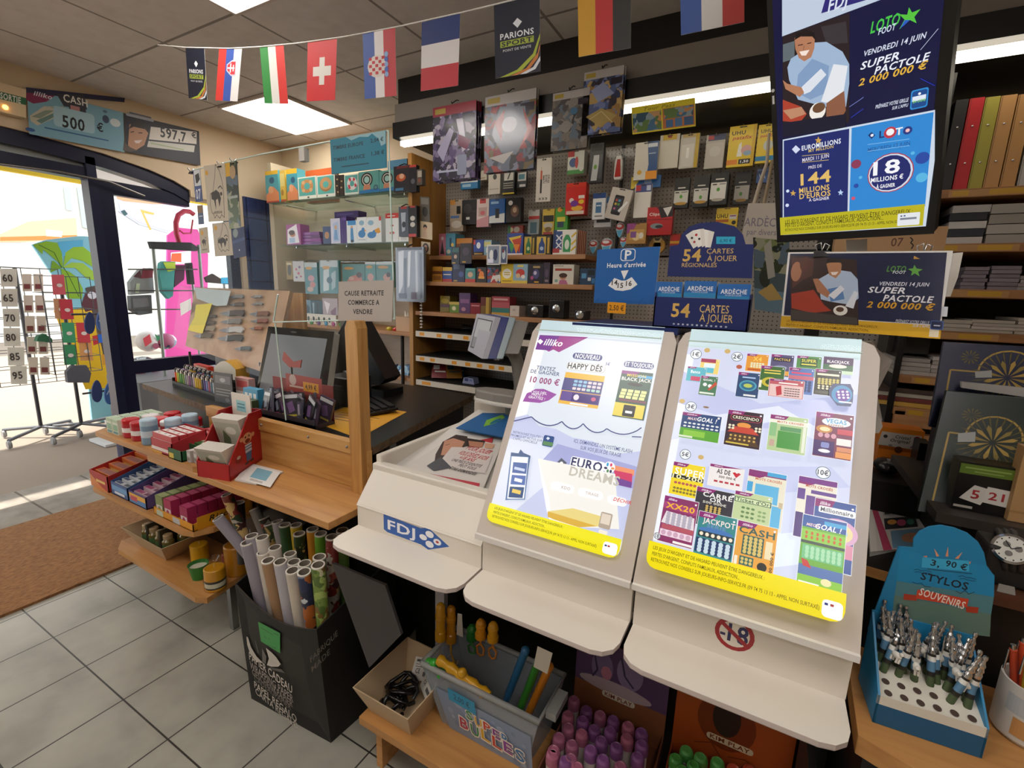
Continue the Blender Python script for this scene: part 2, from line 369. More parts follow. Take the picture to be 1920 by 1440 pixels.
# ceiling panels
def panel(x, y, label):
    t = thing('ceiling_light', label, 'ceiling light', (x + .3, y + .3, ZC - .02), 'square ceiling light panels')
    b = MB(); b.box(x + .015, x + .585, y + .015, y + .585, ZC - .012, ZC - .004, mt('#fff8f0', .5, em=PANEL)); put(b, 'diffuser', t)
    b = MB()
    for q in ((0,.6,0,.015),(0,.6,.585,.6),(0,.015,.015,.585),(.585,.6,.015,.585)): b.box(x + q[0], x + q[1], y + q[2], y + q[3], ZC - .016, ZC, GREYW)
    put(b, 'frame', t)
panel(-3.396,2.03, 'glowing square ceiling panel above the glass shelves, behind the flags')
panel(-2.196,.83, 'glowing square ceiling panel further from the windows, seen only by its corner')
panel(-3.396,-.97, 'unseen square ceiling panel added over the entrance mat'); panel(-.996,-.37, 'unseen square ceiling panel added over the shop floor'); panel(-2.196,-1.57, 'unseen square ceiling panel added behind the viewer near the entrance')  # these and the rear panel are out of view, added to light the shop
panel(.204,-.37, 'unseen square ceiling panel added as fill over the lottery desks'); panel(.204,-1.57, 'unseen square ceiling panel added at the rear of the shop')  # panel over the desks is added fill for the desks and right side
# fascia over the back shelving with its light strip
FY = 2.2
b = MB(); b.box(-2.0,2.3, FY, YB, 2.205,2.29, BLACK); b.box(-2.0,2.3, FY, FY + .06,2.29,2.385, mt('#8c847c', .6)); b.box(-2.0,2.3, FY + .03, FY + .2,2.385, ZC, DARK); b.box(-2.0,2.3, FY - .02, FY, 2.205,2.285, BLACK); struct(b, 'trim_2')  # topmost dark board stands in for the shadowed gap below the ceiling
b = MB(); b.box(-1.98, 2.25, FY + .02, FY + .055, 2.175, 2.2, mt('#fff3dc', .5, em=STRIP))
t = thing('strip_light', 'long white light strip under the black fascia over the peg wall', 'strip light', (0, FY + .05,2.165)); put(b, 'tube', t)
# coir mat, threshold paving, street
m, n, bs = nodes('coir', .95); p = wcoord(n, (40,9,9)); r = ramp(n, [(.3, '#6b482c'),(.5, '#8d623c'),(.7, '#a4764a')]); n.links.new(noise(n, p, 6,8), r.inputs[0]); n.links.new(r.outputs[0], bs.inputs['Base Color'])
b = MB(); b.box(-3.54,-2.6,-1.3,1.5,0,.012, m); put(b, 'doormat', label='wide brown coir doormat on the tiled floor inside the entrance', cat='doormat')
PAV = tiled('paving', -3.55,.3,.33,.012, [(.3, '#7d756c'),(.6, '#968e83')], '#5f584f', .85,8)
b = MB(); b.box(-4.15, -3.56, -2.6, 2.95, -.06, 0, PAV); b.box(-20, -4.15,-9,14,-.08,-.005, mt('#8d7f70', .9)); struct(b, 'ground_street')
# ================================================================== shelving behind the counter
# pegboard unit
m, n, bs = nodes('pegboard', .55); p = wcoord(n); sp = nd(n, 'ShaderNodeSeparateXYZ'); n.links.new(p, sp.inputs[0])
fx = mathn(n, 'SUBTRACT', mathn(n, 'FRACT', mathn(n, 'DIVIDE', sp.outputs[0], .021)),.5); fz = mathn(n, 'SUBTRACT', mathn(n, 'FRACT', mathn(n, 'DIVIDE', sp.outputs[2], .021)),.5)
hole = mathn(n, 'LESS_THAN', mathn(n, 'ADD', mathn(n, 'MULTIPLY', fx, fx), mathn(n, 'MULTIPLY', fz, fz)),.022)
n.links.new(mixc(n, hole, '#a29a92', '#2a2724'), bs.inputs['Base Color']); PEG = m
PY = 2.68
U = thing('display_unit', 'beech display unit with grey pegboard back and wooden shelves under the black fascia', 'shelving unit', (-1.2,2.5,0))
b = MB(); b.box(-2.03,-2.0,2.34, YB, 0,2.17, PANELW); put(b, 'side_panel', U)
b = MB(); b.box(-1.998,-.81, PY, PY + .03,.3,1.79, PEG); b.box(-1.998,-.81, PY, PY + .03,1.80,2.17, PEG); b.box(-.8,.45, PY, PY + .03,0,1.58, PEG); b.box(-.8,.45, PY, PY + .03,1.59,2.17, PEG); put(b, 'pegboard', U)
b = MB(); b.box(-.812,-.8, PY - .02, PY, .3,2.17, BLACK); put(b, 'upright', U)
def shelf(x0, x1, y0, z, th=.025, mat=SHELFW, y1=PY): b = MB(); b.box(x0, x1, y0, y1, z - th, z, mat); return put(b, 'shelf', U, bev=.002)
ZS = {}
for k, (x0, x1, y0, px, py) in dict(a=(-1.95,-.9,2.44,950,478), b=(-1.99,-.82,2.35,960,531), c=(-1.99,-.35,2.35,930,592)).items():
    ZS[k] = at(px, py, y=y0).z; shelf(x0, x1, y0, ZS[k])
for k, (px, py) in dict(d=(846,624), e=(870,675), f=(848,719)).items():
    z = at(px, py, y=2.36).z; ZS[k] = z; shelf(-1.99,-.3,2.36, z, .012, DARK)
    b = MB(); b.box(-1.99,-.3,2.352,2.36, z - .04, z - .005, mt('#e6dccd', .5))
    F = Face(b, (-1.99,2.352, z - .005),(1.69,0,0),(0,0,-.035))
    F.draw(';'.join('r %g .2 %g .8 #f0a020' % (q, q + .022) for q in {'d': (.02,.1,.15,.22,.27,.6), 'e': (.02,.07,.17,.23,.28,.33,.37,.48), 'f': (.03,.05,.31,.42)}[k])); put(b, 'price_rail', U)
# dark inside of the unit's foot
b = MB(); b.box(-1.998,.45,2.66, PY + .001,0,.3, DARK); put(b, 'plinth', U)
# glass shelf unit
G = thing('glass_shelf_unit', 'wall unit with two glass shelves and a beech shelf behind the shield', 'shelving unit', (-2.8,2.65,0))
BACKP = wood('pale_panel', [(.3, '#b9a791'),(.6, '#cbbba6')], (1.5,1.5,18),.6)
b = MB(); b.box(-3.55,-2.04, YB - .03, YB, .2,2.1, BACKP); put(b, 'back_panel', G)
b = MB(); b.box(-3.6,-3.55,2.5, YB, 0,2.3, mt('#bfae94', .6)); put(b, 'side_post', G)
GZ = {}
for k, x0, px, py in (('g1', -3.5,630,367),('g2', -3.4,640,456)):
    GZ[k] = at(px, py, y=2.42).z; b = MB(); b.box(x0,-2.05,2.42, YB - .03, GZ[k] - .008, GZ[k], glass('shelf_glass', (.8,.9,.87,1),.08)); put(b, 'glass_shelf', G)
    b = MB()
    for x in (x0 + .1,-2.75,-2.2): b.tube([(x, YB - .03, GZ[k] - .015),(x, 2.5, GZ[k] - .012)], .006, CHROME, 6)
    put(b, 'shelf_bracket', G)
GZ['w'] = at(690,617, y=2.4).z; GZ['l'] = at(740,705, y=2.45).z; GZ['l2'] = at(740,735, y=2.3).z
b = MB(); b.box(-3.5,-2.045,2.4, YB - .03, GZ['w'] - .025, GZ['w'], SHELFW); put(b, 'wood_shelf', G, bev=.002)
b = MB(); b.box(-3.3,-2.045,2.45, YB - .03, GZ['l'] - .025, GZ['l'], SHELFW); put(b, 'low_shelf', G, bev=.002)
b = MB(); b.box(-3.3,-2.045,2.32, YB - .03,.35,.37, SHELFW); put(b, 'bottom_shelf', G)
b = MB(); b.tube([(-2.18,2.44,.3),(-2.18,2.44, GZ['w'] - .03)], .012, DARK, 8); put(b, 'upright', G)
b = MB(); b.tube([(-3.4, YB - .09,1.565),(-2.1, YB - .09,1.565)], .008, CHROME, 8); put(b, 'hook_rail', G)
# paper shelving to the side
Q = thing('paper_shelving', 'beech shelving full of paper stacks and binders beside the screen', 'shelving unit', (1.1,2.5,0))
RZ = {}
for k, px, py in (('r1', 1840,352),('r2', 1850,456),('r3', 1850,543),('r4', 1850,625),('r5', 1690,703),('r6', 1690,764)):
    RZ[k] = at(px, py, y=2.3).z; b = MB(); b.box(.47,2.28,2.3, YB - .02, RZ[k] - .03, RZ[k], wood('dark_beech', [(.3, '#8f6038'),(.6, '#a9764a')], (2,26,26),.5)); put(b, 'shelf', Q, bev=.002)
    F = MB(); ff = Face(F, (.47,2.3, RZ[k]),(1.8,0,0),(0,0,-.03)); ff.draw('r .02 .15 .14 .9 #b88a58;r .025 .2 .05 .8 #c89a30;r .08 .2 .13 .8 #c89a30'); put(F, 'price_label', Q)
b = MB(); b.box(.45,.47,2.32, YB - .02,0,2.17, BLACK); put(b, 'side_panel', Q)
b = MB(); b.box(.47,2.28, YB - .02, YB, 0,2.17, mt('#2a221c', .7)); put(b, 'back_panel', Q)
# ================================================================== sales counter in beech with its three end shelves
K = thing('sales_counter', 'beech sales counter with three round cornered end shelves and a pine upstand', 'counter', (-1.6,1,0))
CZ = .737; Z1 = .757; Z2 = .49; Z3 = .25
b = MB(); b.box(-1.95,-.985,.80,1.05, CZ - .022, CZ, BEECH); put(b, 'counter_top', K, bev=.0015)
def rshelf(pts, z, th, name='end_shelf'): b = MB(); b.slab([(x, y, z) for x, y in pts], (0,0,-th), BEECH); return put(b, name, K, bev=.0015)
rshelf([(-2.36,.80),(-1.645,.80),(-1.625,.812),(-1.615,.83),(-1.63,1.05),(-2.36,1.05),(-2.38,.86)], Z1,.02)
rshelf([(-2.46,.80),(-1.76,.80),(-1.715,.815),(-1.69,.87),(-1.69,1.05),(-2.46,1.05),(-2.52,.86)], Z2,.02)
rshelf([(-2.30,.80),(-1.70,.79),(-1.66,.81),(-1.69,.95),(-1.72,1.05),(-2.34,1.05),(-2.37,.84)], Z3,.022)
b = MB(); b.box(-2.35,-1.7,1.05,1.07,0, Z1, mt('#5a4632', .6)); put(b, 'back_board', K)
for x, y in ((-1.75,.945),(-2.3,1.02)): b = MB(); b.box(x - .012, x + .012, y - .012, y + .012,0, Z3 - .022, STEEL); put(b, 'leg', K)
b = MB(); b.box(-1.9,-1.04,1.0,1.02, CZ, .87, PINE); put(b, 'upstand', K, bev=.0015)
b = MB(); b.box(-1.9,-1.09,.992,1.02,.853,.893, PINE)
for x in (-1.8,-1.55,-1.3,-1.12): b.ball((x, .991,.874),.005, STEEL, 8,4)
put(b, 'top_rail', K, bev=.0015)
b = MB(); b.slab([(-1.09,.978, CZ),(-1.042,.978, CZ),(-1.046,.978,1.25),(-1.055,.978,1.272),(-1.085,.978,1.272),(-1.095,.978,1.25)], (0,.042,0), PINEV)
put(b, 'pine_post', K, bev=.002)
b = MB(); b.box(-1.9,-1.0,1.06,1.09,0, CZ - .02, BLACK); put(b, 'front_board', K)
# black till counter behind
T = thing('till_counter', 'black topped till counter with raw chipboard edge behind the pine upstand', 'counter', (-1.6,1.4,0))
b = MB(); b.slab([(-2.62,1.09,.88),(-1.95,1.024,.88),(-1.04,1.024,.88),(-1.2,1.83,.88),(-1.45,1.86,.88),(-2.62,1.72,.88)], (0,0,-.026), mt('#171513', .28), wood('chipboard', [(.3, '#4a3a2a'),(.6, '#6b543c')], (30,30,30),.7)); put(b, 'worktop', T)
b = MB(); b.box(-2.55,-1.06,1.12,1.15,0,.854, mt('#4a4845', .5)); b.slab([(-1.08,1.1,0),(-1.22,1.78,0),(-1.25,1.78,0),(-1.11,1.1,0)], (0,0,.854), BLACK); put(b, 'carcass', T)
# ================================================================== lottery desk: three white modules
BZ = .17; SZ = .715; A = Vector((0,.835,.82)); B_ = Vector((0,1.105,1.30)); TV = (A - B_).normalized(); PH = (B_ - A).length
def rshelf2(x0, x1, y0, y1, r):
    p = [(x0 + r, y0), *[(x0 + r - r * sin(radians(q)), y0 + r - r * cos(radians(q))) for q in (30,60,90)], (x0, y1),(x1, y1), *[(x1 - r + r * cos(radians(q)), y0 + r - r * sin(radians(q))) for q in (0,30,60,90)]]
    return p
def module(x0, x1, label, low=False):
    t = thing('lottery_desk', label, 'lottery desk', ((x0 + x1) / 2,.9,.3), 'white lottery desk modules')
    b = MB(); b.slab([(x, y, SZ) for x, y in rshelf2(x0 + .002, x1 - .002,.752,.90,.045)], (0,0,-.012), WHITE, mt('#cdbfba', .4)); put(b, 'writing_shelf', t, bev=.003)
    b = MB(); b.box(x0 + .001, x1 - .001,.865,.885, SZ, .82 if not low else .78, WHITE)
    F = Face(b, (x0,.865,.82 if not low else .78),(x1 - x0,0,0),(0,0, SZ - (.82 if not low else .78)), rough=.35)
    return t, b, F
M1, r1, F1 = module(-.945,-.535, 'low white lottery desk with a sloping tray of newspapers', True)
F1.draw('p .24,.10 .55,.18 .61,.05 .77,.55 .61,.99 .55,.88 .27,.86 .24,.78 #2a5fb0;Tb .39 .50 .40 .23 #f4f6fa FDJ'
        ';e .62 .32 .032 .14 #f4f6fa;e .62 .74 .032 .14 #f4f6fa;e .57 .53 .03 .12 #f4f6fa;e .68 .53 .03 .13 #f4f6fa;e .68 .53 .012 .05 #c03a3a')
put(r1, 'front_panel', M1)
M2, r2, F2 = module(-.533,-.176, 'white lottery desk with a lit poster of a summer phone game, joining the tray desk'); put(r2, 'front_panel', M2)
M3, r3, F3 = module(-.172,.188, 'white lottery desk with a lit board of scratch tickets, bearing the age ban sticker')
F3.px = True
F3.draw('c 1377 1189 39 #a3242c;c 1377 1189 30 #e4ddd2;b 1355 1187 10 5 #25255a;Tb 1384 1190 32 40 #25255a 18;l 9 1354,1166 1400,1212 #a3242c', True); put(r3, 'front_panel', M3)
def tilt(x0, x1, t, spec):
    o = Vector((x0, B_.y, B_.z)); W_ = x1 - x0
    b = MB(); n = TV.cross(Vector((1,0,0)))   # outward normal
    pts = []
    r = .035
    P = lambda u, v: o + Vector((u, 0,0)) + TV * v
    out = [P(0, PH), P(0, r), P(r * .3, r * .3), P(r, 0), P(W_ - r, 0), P(W_ - r * .3, r * .3), P(W_, r), P(W_, PH)]
    b.slab(out, -n * .05, GREYW); put(b, 'sloped_housing', t, bev=.003)
    b = MB(); b.box(x0, x1,.83,.868,.812,.824, mt('#e8e4e0', .2)); put(b, 'bottom_lip', t)
    return o, n, P
# low module: sloping front and tray
t = M1
b = MB(); b.slab([(-.945,.862,.775),(-.535,.862,.775),(-.535,.93,.868),(-.94,.93,.868)][::-1], (0,.02,0), WHITE); put(b, 'sloping_front', t)
b = MB(); b.box(-.945,-.925,.94,1.46,.70,.90, WHITE); b.box(-.945,-.535,.925,.955,.70,.878, WHITE); b.box(-.945,-.535,1.45,1.47,.7,.96, WHITE); put(b, 'tray_rim', t, bev=.004)
b = MB(); b.slab([(-.925,.955,.845),(-.535,.955,.845),(-.535,1.45,.93),(-.925,1.45,.93)], (0,0,-.015), mt('#d8d4ce', .5)); put(b, 'tray_floor', t)
b = MB(); q = [at(622, 1056, y=.79), at(722, 1098, y=.79), at(752, 1190, y=.79), at(692, 1252, y=.79)]; b.slab(q, (0,.008,0), mt('#3a3636', .35)); put(b, 'side_board', t)
b = MB(); b.box(-.99,.19,1.16,1.43,0,.70, BLACK); put(b, 'cabinet', M1)
b = MB(); b.box(-.84,-.805,1.08,1.10,0,.70, mt('#c8c4c4', .5)); put(b, 'support', M1)
TP = {}
for t, x0, x1 in ((M2,-.533,-.176),(M3,-.172,.188)): TP[t.name] = tilt(x0, x1, t, None)
# bench under the desks
N = thing('low_bench', 'low beech bench on the floor under the white desks', 'bench', (-.3,.9,0)); 
b = MB(); b.box(-.89,.195,.795,1.04, BZ - .025, BZ, BEECH); put(b, 'bench_top', N, bev=.0015)
for x in (-.85,.15): b = MB(); b.box(x, x + .022,.82,1.02,0, BZ - .025, BEECH); put(b, 'leg', N)
# pen counter at the side
V = thing('side_counter', 'dark fronted side counter with a beech ledge carrying the souvenir pens', 'counter', (.6,.9,0)); VZ = .70
b = MB(); b.slab([(.20,.815, VZ),(.70,.62, VZ),(1.0,.9, VZ),(.8,1.055,VZ),(.21,1.055,VZ)], (0,0,-.035), BEECH); put(b, 'ledge', V, bev=.002)
b = MB(); b.slab([(.22,.85, VZ - .035),(.7,.66, VZ - .035),(.9,.9, VZ - .035),(.8,1.055,VZ - .035),(.22,1.055,VZ - .035)], (0,0,-VZ + .035), BLACK); put(b, 'body', V)
# ================================================================== lit posters on the two sloped desks
WARN = ('LES JEUX D\'ARGENT ET DE HASARD PEUVENT ÊTRE DANGEREUX :', 'PERTES D\'ARGENT, CONFLITS FAMILIAUX, ADDICTION...', 'RETROUVEZ NOS CONSEILS SUR JOUEURS-INFO-SERVICE.FR (09 74 75 13 13 - APPEL NON SURTAXÉ)')
def lightbox(t, name, w0, w1, v1):
    o, n, P = TP[t.name]
    b = MB(); F = Face(b, o + Vector((w0,0,0)),(w1 - w0,0,0), TV * v1, em=BOX, rough=.25)
    F.k = .001
    return b, F
b, F = lightbox(M2, 'poster', .018,.326,.515)
C1 = (900,590,5.333); C2 = (900,800,5.333)
F.rrect((0,0),(1,1),.07, '#e2e9f3'); F.rect((0,.1),(.09,.96), '#ffffff'); F.rect((0,0),(1,.07), '#cfe0e6')  # white left strip paints in the overexposed edge of the light box
F.draw('p 0,.515 .1,.49 .22,.535 .36,.535 .5,.56 .66,.56 .82,.60 1,.565 1,.93 0,.93 #c9cfee;p 0,.62 .3,.58 .5,.7 .2,.93 0,.93 #e3e8f8;p .4,.6 1,.63 1,.72 .3,.7 #a8addb')
F.draw('p 600,205 1085,228 790,378 735,350 690,372 640,345 590,352 555,350 #a3468f;p 600,205 800,215 700,360 555,350 #7c3f94;Tbi 735 282 62 190 #fff illiko;p 575,270 605,245 635,270 605,300 #fff;'
       'k 1075 424 302 62 31 #4a4f86;Tb 1075 424 44 250 #fff NOUVEAU;k 1588 507 305 62 31 #4a4f86;Tb 1590 507 40 280 #fff ET TOUJOURS;'
       't 662 540 36 #5a5f86 TENTEZ;t 652 582 36 #5a5f86 DE GAGNER;Tb 648 665 58 300 #9c3f78 10 000 €;'
       'p 470,790 560,745 640,745 770,800 690,860 600,885 430,870 #a05aa8;t 585 780 24 #fff À VOS DÉS,;t 575 805 24 #fff PRÊTS ?;t 570 835 24 #fff GRATTEZ !;'
       'k 1060 530 395 80 36 #c8c4b8;k 1060 530 385 72 34 #f7f7f2;Tb 1050 528 56 350 #2e2e34 HAPPY DÉS;c 1280 497 42 #fff;tb 1280 497 28 #4a4f86 3€', C1)
f = F.sub(C1,862,575,1178,945)
f.draw('r 0 0 1 1 #eebc4f;r 0 .18 1 .58 #5c5a8c;r .02 .6 1 .9 #6a559a;r .3 .63 .98 .88 #4c3b7e;e .42 .75 .07 .09 #f2e6f0;e .85 .74 .06 .06 #d06a8a;r .3 .93 .75 .98 #fff')
for i in range(3):
    for j in range(6): f.draw('o %g %g %g %g .02 %s' % (.27 + j * .12,.22 + i * .115,.365 + j * .12,.30 + i * .115,('#9fc8e4' if j < 3 else '#e8d8de') if i != 2 else ('#e8d8de' if j < 3 else '#b8d8d0')))
f = F.sub(C1,1425,560,1640,1065)
f.draw('r 0 0 1 1 #3c5a4e;p 0,0 .6,.0 .45,.09 0,.07 #8c3f86;r .55 .07 1 .13 #4aa6d8;Tb .5 .09 .05 .6 #f0d060 MISSION;Tb .52 .175 .07 .95 #f4f4ec BLACK JACK;e .5 .28 .24 .035 #2a2a30;r .1 .61 .96 .66 #7a4a58;r 0 .7 .95 .98 #e8d35a;o .3 .73 .68 .97 .03 #2b2b30;o .38 .85 .6 .9 .02 #fff')
for i in range(3):
    for j in range(4): f.draw('r %g %g %g %g #ece8a0' % (.12 + j * .21 - i * .015,.40 + i * .07,.29 + j * .21 - i * .015,.46 + i * .07))
F.k += .002
SCP = [(350, 1072), (525, 1030), (828, 1076), (1040, 1098), (1275, 1148), (1620, 1138)]
for p, q in zip(SCP, SCP[1:]): F.draw('l 11 ' + ' '.join('%g,%g' % (p[0] + (q[0] - p[0]) * i / 8, p[1] + (q[1] - p[1]) * i / 8 + (0 if p[0] < 400 else 62) * sin(pi * i / 8) ** .8) for i in range(9)) + ' #4a4f86', C1)
F.draw('l 11 1525,1228 1620,1232 #4a4f86', C1)
F.draw('tn 505 90 22 #5a5f86 RETROUVEZ TOUTES LES;tn 475 118 22 #5a5f86 PROMOS ET ACTUS SUR;tn 462 146 22 #5a5f86 L\'APPLI OFFICIELLE;k 692 152 108 112 14 #2f4f8a;b 690 178 104 40 #5c8a5a;p 690,108 710,125 690,142 672,125 #dfe8f6;'
       'Tn 1230 200 36 600 #4a4f86 ICI, DEMANDEZ UN SYSTÈME FLASH;Tn 1212 254 36 420 #4a4f86 SUR VOS JEUX DE TIRAGE;p 1340,390 1550,440 1545,500 1350,440 #f29a72;p 1345,440 1530,480 1525,590 1360,520 #d4486e;p 1360,510 1525,560 1520,620 1390,590 #7a4f9a;'
       'k 1080 385 350 110 20 #fff;Tb 1075 385 90 320 #3a3d66 EURO;c 1300 415 60 #fff;e 1285 385 12 20 #4aa6d8;e 1320 390 12 18 #e0486e;e 1265 420 18 12 #3a3d66;e 1335 425 18 12 #f0a060;e 1285 450 12 18 #5c8a5a;e 1315 455 12 18 #3a3d66;p 825,320 880,370 825,430 770,375 #5a6070;c 825 375 18 #fff;'
       'p 592,325 1360,480 1400,1030 720,990 #f6f4ee;p 592,325 700,700 725,990 680,850 #fff;Tb 1150 500 90 520 #c9c4b8 DREAMS;k 835 615 245 88 44 #fff;k 1115 680 258 88 44 #fff;k 1380 748 205 88 44 #fff;tb 870 620 30 #c8b8b0 KDO;t 1130 680 28 #c8b8b0 TIRAGE;tbi 1430 748 34 #d8544a DÉCHIR;'
       'p 700,850 940,820 1220,900 1200,1000 1060,1005 850,950 690,900 #ecd98a;p 690,850 720,860 1180,1000 1000,1010 760,935 690,905 #e0b44a;k 1265 945 120 165 14 #b8a898;b 1266 930 95 105 #e6d8c8;k 1240 1058 90 40 10 #f4eee0;'
       'p 325,265 400,275 420,235 450,270 520,300 500,430 465,720 270,740 #3f5a86;p 322,300 505,310 465,735 275,735 #5f7fae;p 332,305 496,315 455,725 288,725 #fff;p 348,362 488,372 476,480 336,468 #3f5fa0;p 334,488 474,498 463,592 320,582 #4a6ab0;p 315,604 458,612 440,720 300,712 #2f4f80;b 410 432 110 28 #c8d4ec;b 398 542 80 34 #fff;b 380 655 90 40 #e8c860', C2)
Y0 = F.k
F.rrect((0,.925),(1,1),.06, '#f2e61e'); F.rect((0,.922),(1,.96), '#f4ea2a'); F.rrect((.89,.945),(.985,.99),.02, '#fff')
F.draw('Tnl .05 .937 .010 .55 #5a5510 %s;Tnl .05 .955 .010 .42 #5a5510 %s;Tnl .05 .973 .010 .80 #5a5510 %s;r .9 .957 .915 .963 #22357a;r .92 .957 .935 .963 #a33' % WARN)
put(b, 'poster', M2, label='lit poster for a phone game with a yellow warning band')
# scratch ticket board
b, F = lightbox(M3, 'poster', .022,.33,.51)
C3 = (1230,610,4.683); C4 = (1200,850,4.364)
F.rrect((0,0),(1,1),.07, '#d4d9f1'); F.rect((0,0),(1,.085), '#d3e6ea'); F.rect((0,.12),(.05,.9), '#f2f6fc')  # pale left strip paints in the overexposed edge of this box
F.draw('p 0,.2 .5,.3 1,.22 1,.35 .5,.4 0,.34 #c3c8ea;p 0,.42 .6,.3 1,.42 1,.46 .6,.36 0,.5 #e2e7f7;p .1,.6 .9,.5 1,.56 .3,.7 #c6cceb;p .3,.85 1,.7 1,.8 .5,.93 #e6eefa')
def tick(c, x0, y0, x1, y1, base, spec, hd=1):
    f = F.sub(c, x0, y0, x1, y1); f.draw('r -.012 -.01 1.012 1.01 #eef0f4;r 0 0 1 1 ' + base)
    if hd: f.draw('p 0,0 %s,0 .42,.1 .3,.13 0,.12 #8e2f74;Tbi .25 .06 .05 .26 #f3e4f0 illiko;c .93 .07 .03 #eee' % ('1' if hd == 2 else '.5'))
    f.draw(spec); return f
def dots(f, n, m, x0, y0, x1, y1, c, rr, sq=False):
    for i in range(n):
        for j in range(m):
            x = x0 + (x1 - x0) * (j + .5) / m; y = y0 + (y1 - y0) * (i + .5) / n
            f.draw('r %g %g %g %g %s' % (x - rr, y - rr * .8, x + rr, y + rr * .8, c) if sq else 'e %g %g %g %g %s' % (x, y, rr, rr * .8, c))
for x, y, s in ((352,255, '1€'),(712,278, '2€'),(308,715, '3€'),(258,1135, '5€')): F.draw('c %d %d 50 #3f5a6a;c %d %d 45 #f0f4f8;tb %d %d 34 #4a4a52 %s' % (x, y, x, y, x, y, s), C3)
F.draw('c 1497 160 62 #3f5a6a;c 1497 160 56 #f0f4f8;Tb 1497 160 40 92 #4a4a52 10€', C4)
for x, y in ((450,222),(628,232),(395,1160),(230,668)): F.draw('e %d %d 26 20 #d0b070' % (x, y), C3)
F.draw('e 730 368 26 18 #b8604a;e 440 722 26 8 #8a6a4a', C3)
tick(C3,400,293,542,437, '#f0d47a', 'r 0 0 .8 .25 #a83a5a;r .2 .3 .8 .6 #e8f2f4;r .3 .6 .75 .95 #5fbfd4')
tick(C3,283,365,425,508, '#5fb8c8', 'Tb .45 .33 .2 .5 #fff Banco;r .25 .65 .75 .95 #d0486a')
tick(C3,400,448,520,630, '#4a7a5a', 'Tb .5 .2 .1 .7 #fff GOAL !;c .3 .45 .12 #f0f0f0;c .6 .5 .12 #f0f0f0;p .5,.7 .9,.25 1,.4 .6,.75 #c8503a;r .05 .85 .9 .94 #e8ece0')
f = tick(C3,803,258,970,425, '#e69a3a', 'Tb .5 .28 .25 .4 #f7d060 X4;r .1 .84 .9 .95 #c05a2a'); dots(f, 3,5,.2,.48,.85,.8, '#e4ecc8', .05, True)
tick(C3,1015,265,1190,470, '#5a5478', 'r .1 .12 .9 .32 #2f2a4a;Tb .5 .22 .1 .7 #e8c860 PACTOLE;e .45 .6 .3 .1 #8a90b0;r .55 .75 1 .95 #e0a040')
tick(C3,1238,280,1432,480, '#4f8a48', 'r .15 .1 .85 .5 #2f5a34;Tb .5 .22 .14 .6 #f0e060 SUPER;b .5 .4 .6 0.055 #f0e060')
tick(C3,1468,290,1715,455, '#3f6a4a', 'r 0 0 1 .45 #4a2f5a;Tb .5 .28 .16 .75 #f4f0f4 BLACKJACK;e .5 .55 .3 .12 #e8e4d8;r 0 .8 1 1 #c8e0c0', 1)
f = tick(C3,728,425,888,660, '#2f4a74', 'b .5 .2 .6 0.055 #b0c8e8;e .5 .53 .4 .22 #4fa0b8;e .5 .53 .32 .17 #2f6a8a;e .5 .53 .2 .08 #b8c860;r .35 .88 .9 .95 #eee')
tick(C3,925,372,1103,605, '#3f6a34', 'b .5 .17 .7 0.044 #f0d060;b .5 .28 .7 0.044 #f0e060;e .45 .65 .36 .2 #c8b83a;e .45 .65 .2 .12 #2f4a24;r 0 .6 .1 .9 #e8e8d8')
f = tick(C3,1168,390,1360,635, '#5a7ab8', 'b .5 .2 .8 0.066 #e04a6a;r 0 .3 1 .45 #c86a7a;'); dots(f, 4,5,.1,.48,.95,.9, '#2f3f70', .07)
f = tick(C3,1395,405,1598,650, '#33332f', 'b .5 .2 .85 0.077 #f2ead0;r .05 .85 .9 .95 #54544a'); dots(f, 3,6,.1,.35,.95,.6, '#c8b868', .06); dots(f, 2,5,.1,.62,.9,.8, '#e8e0c0', .05)
f = tick(C3,997,490,1278,675, '#c05a62', 'r .02 .3 .98 .98 #e8c4c0;b .55 .2 .55 0.077 #f4eee8;p .2,.45 .35,.35 .4,.85 .25,.95 #c0303a'); dots(f, 4,6,.45,.42,.9,.95, '#5a4a4a', .032, True)
F.k += .001
F.draw('p 1540,540 1690,545 1715,600 1710,700 1690,740 1575,730 1505,640 1505,590 #3f4a74;e 1615 635 90 80 #4a90c0;e 1625 640 65 55 #6a3f9a;r 1590 690 1700 715 #eee', C3)
for i in range(3):
    for j in range(3): F.draw('c %d %d 12 #f0e4f4' % (1585 + j * 38 + i * 4,612 + i * 26), C3)
f = tick(C3,245,782,545,1055, '#2f4a7a', 'r 0 .6 1 1 #5fa63a;r .1 .68 .65 .9 #8fc84a;r 0 .9 .35 .97 #dfe8d0;Tbi .65 .2 .16 .5 #fff GOAL !;Tbi .27 .22 .1 .24 #f0d0d0 MAXI'); dots(f, 2,8,.05,.34,.98,.6, '#e4e8e8', .042)
f = tick(C3,640,765,900,1115, '#3a2a38', 'o .08 .1 .97 .28 .1 #b8485a;o .1 .115 .95 .265 .09 #2a2028;Tb .52 .19 .08 .75 #f4ead0 CRESCENDO;e .5 .4 .2 .08 #e89a4a;p .25,.45 .75,.45 .95,.62 .05,.62 #c84a3a;p .2,.65 .8,.65 .98,.95 .02,.95 #57402a;r .05 .9 .7 .94 #d8c050'); dots(f, 2,6,.1,.66,.9,.86, '#d8b060', .035)
dots(f, 2,2,.05,.4,.25,.55, '#f0e8c8', .04); dots(f, 2,2,.8,.4,1,.55, '#f0e8c8', .04)
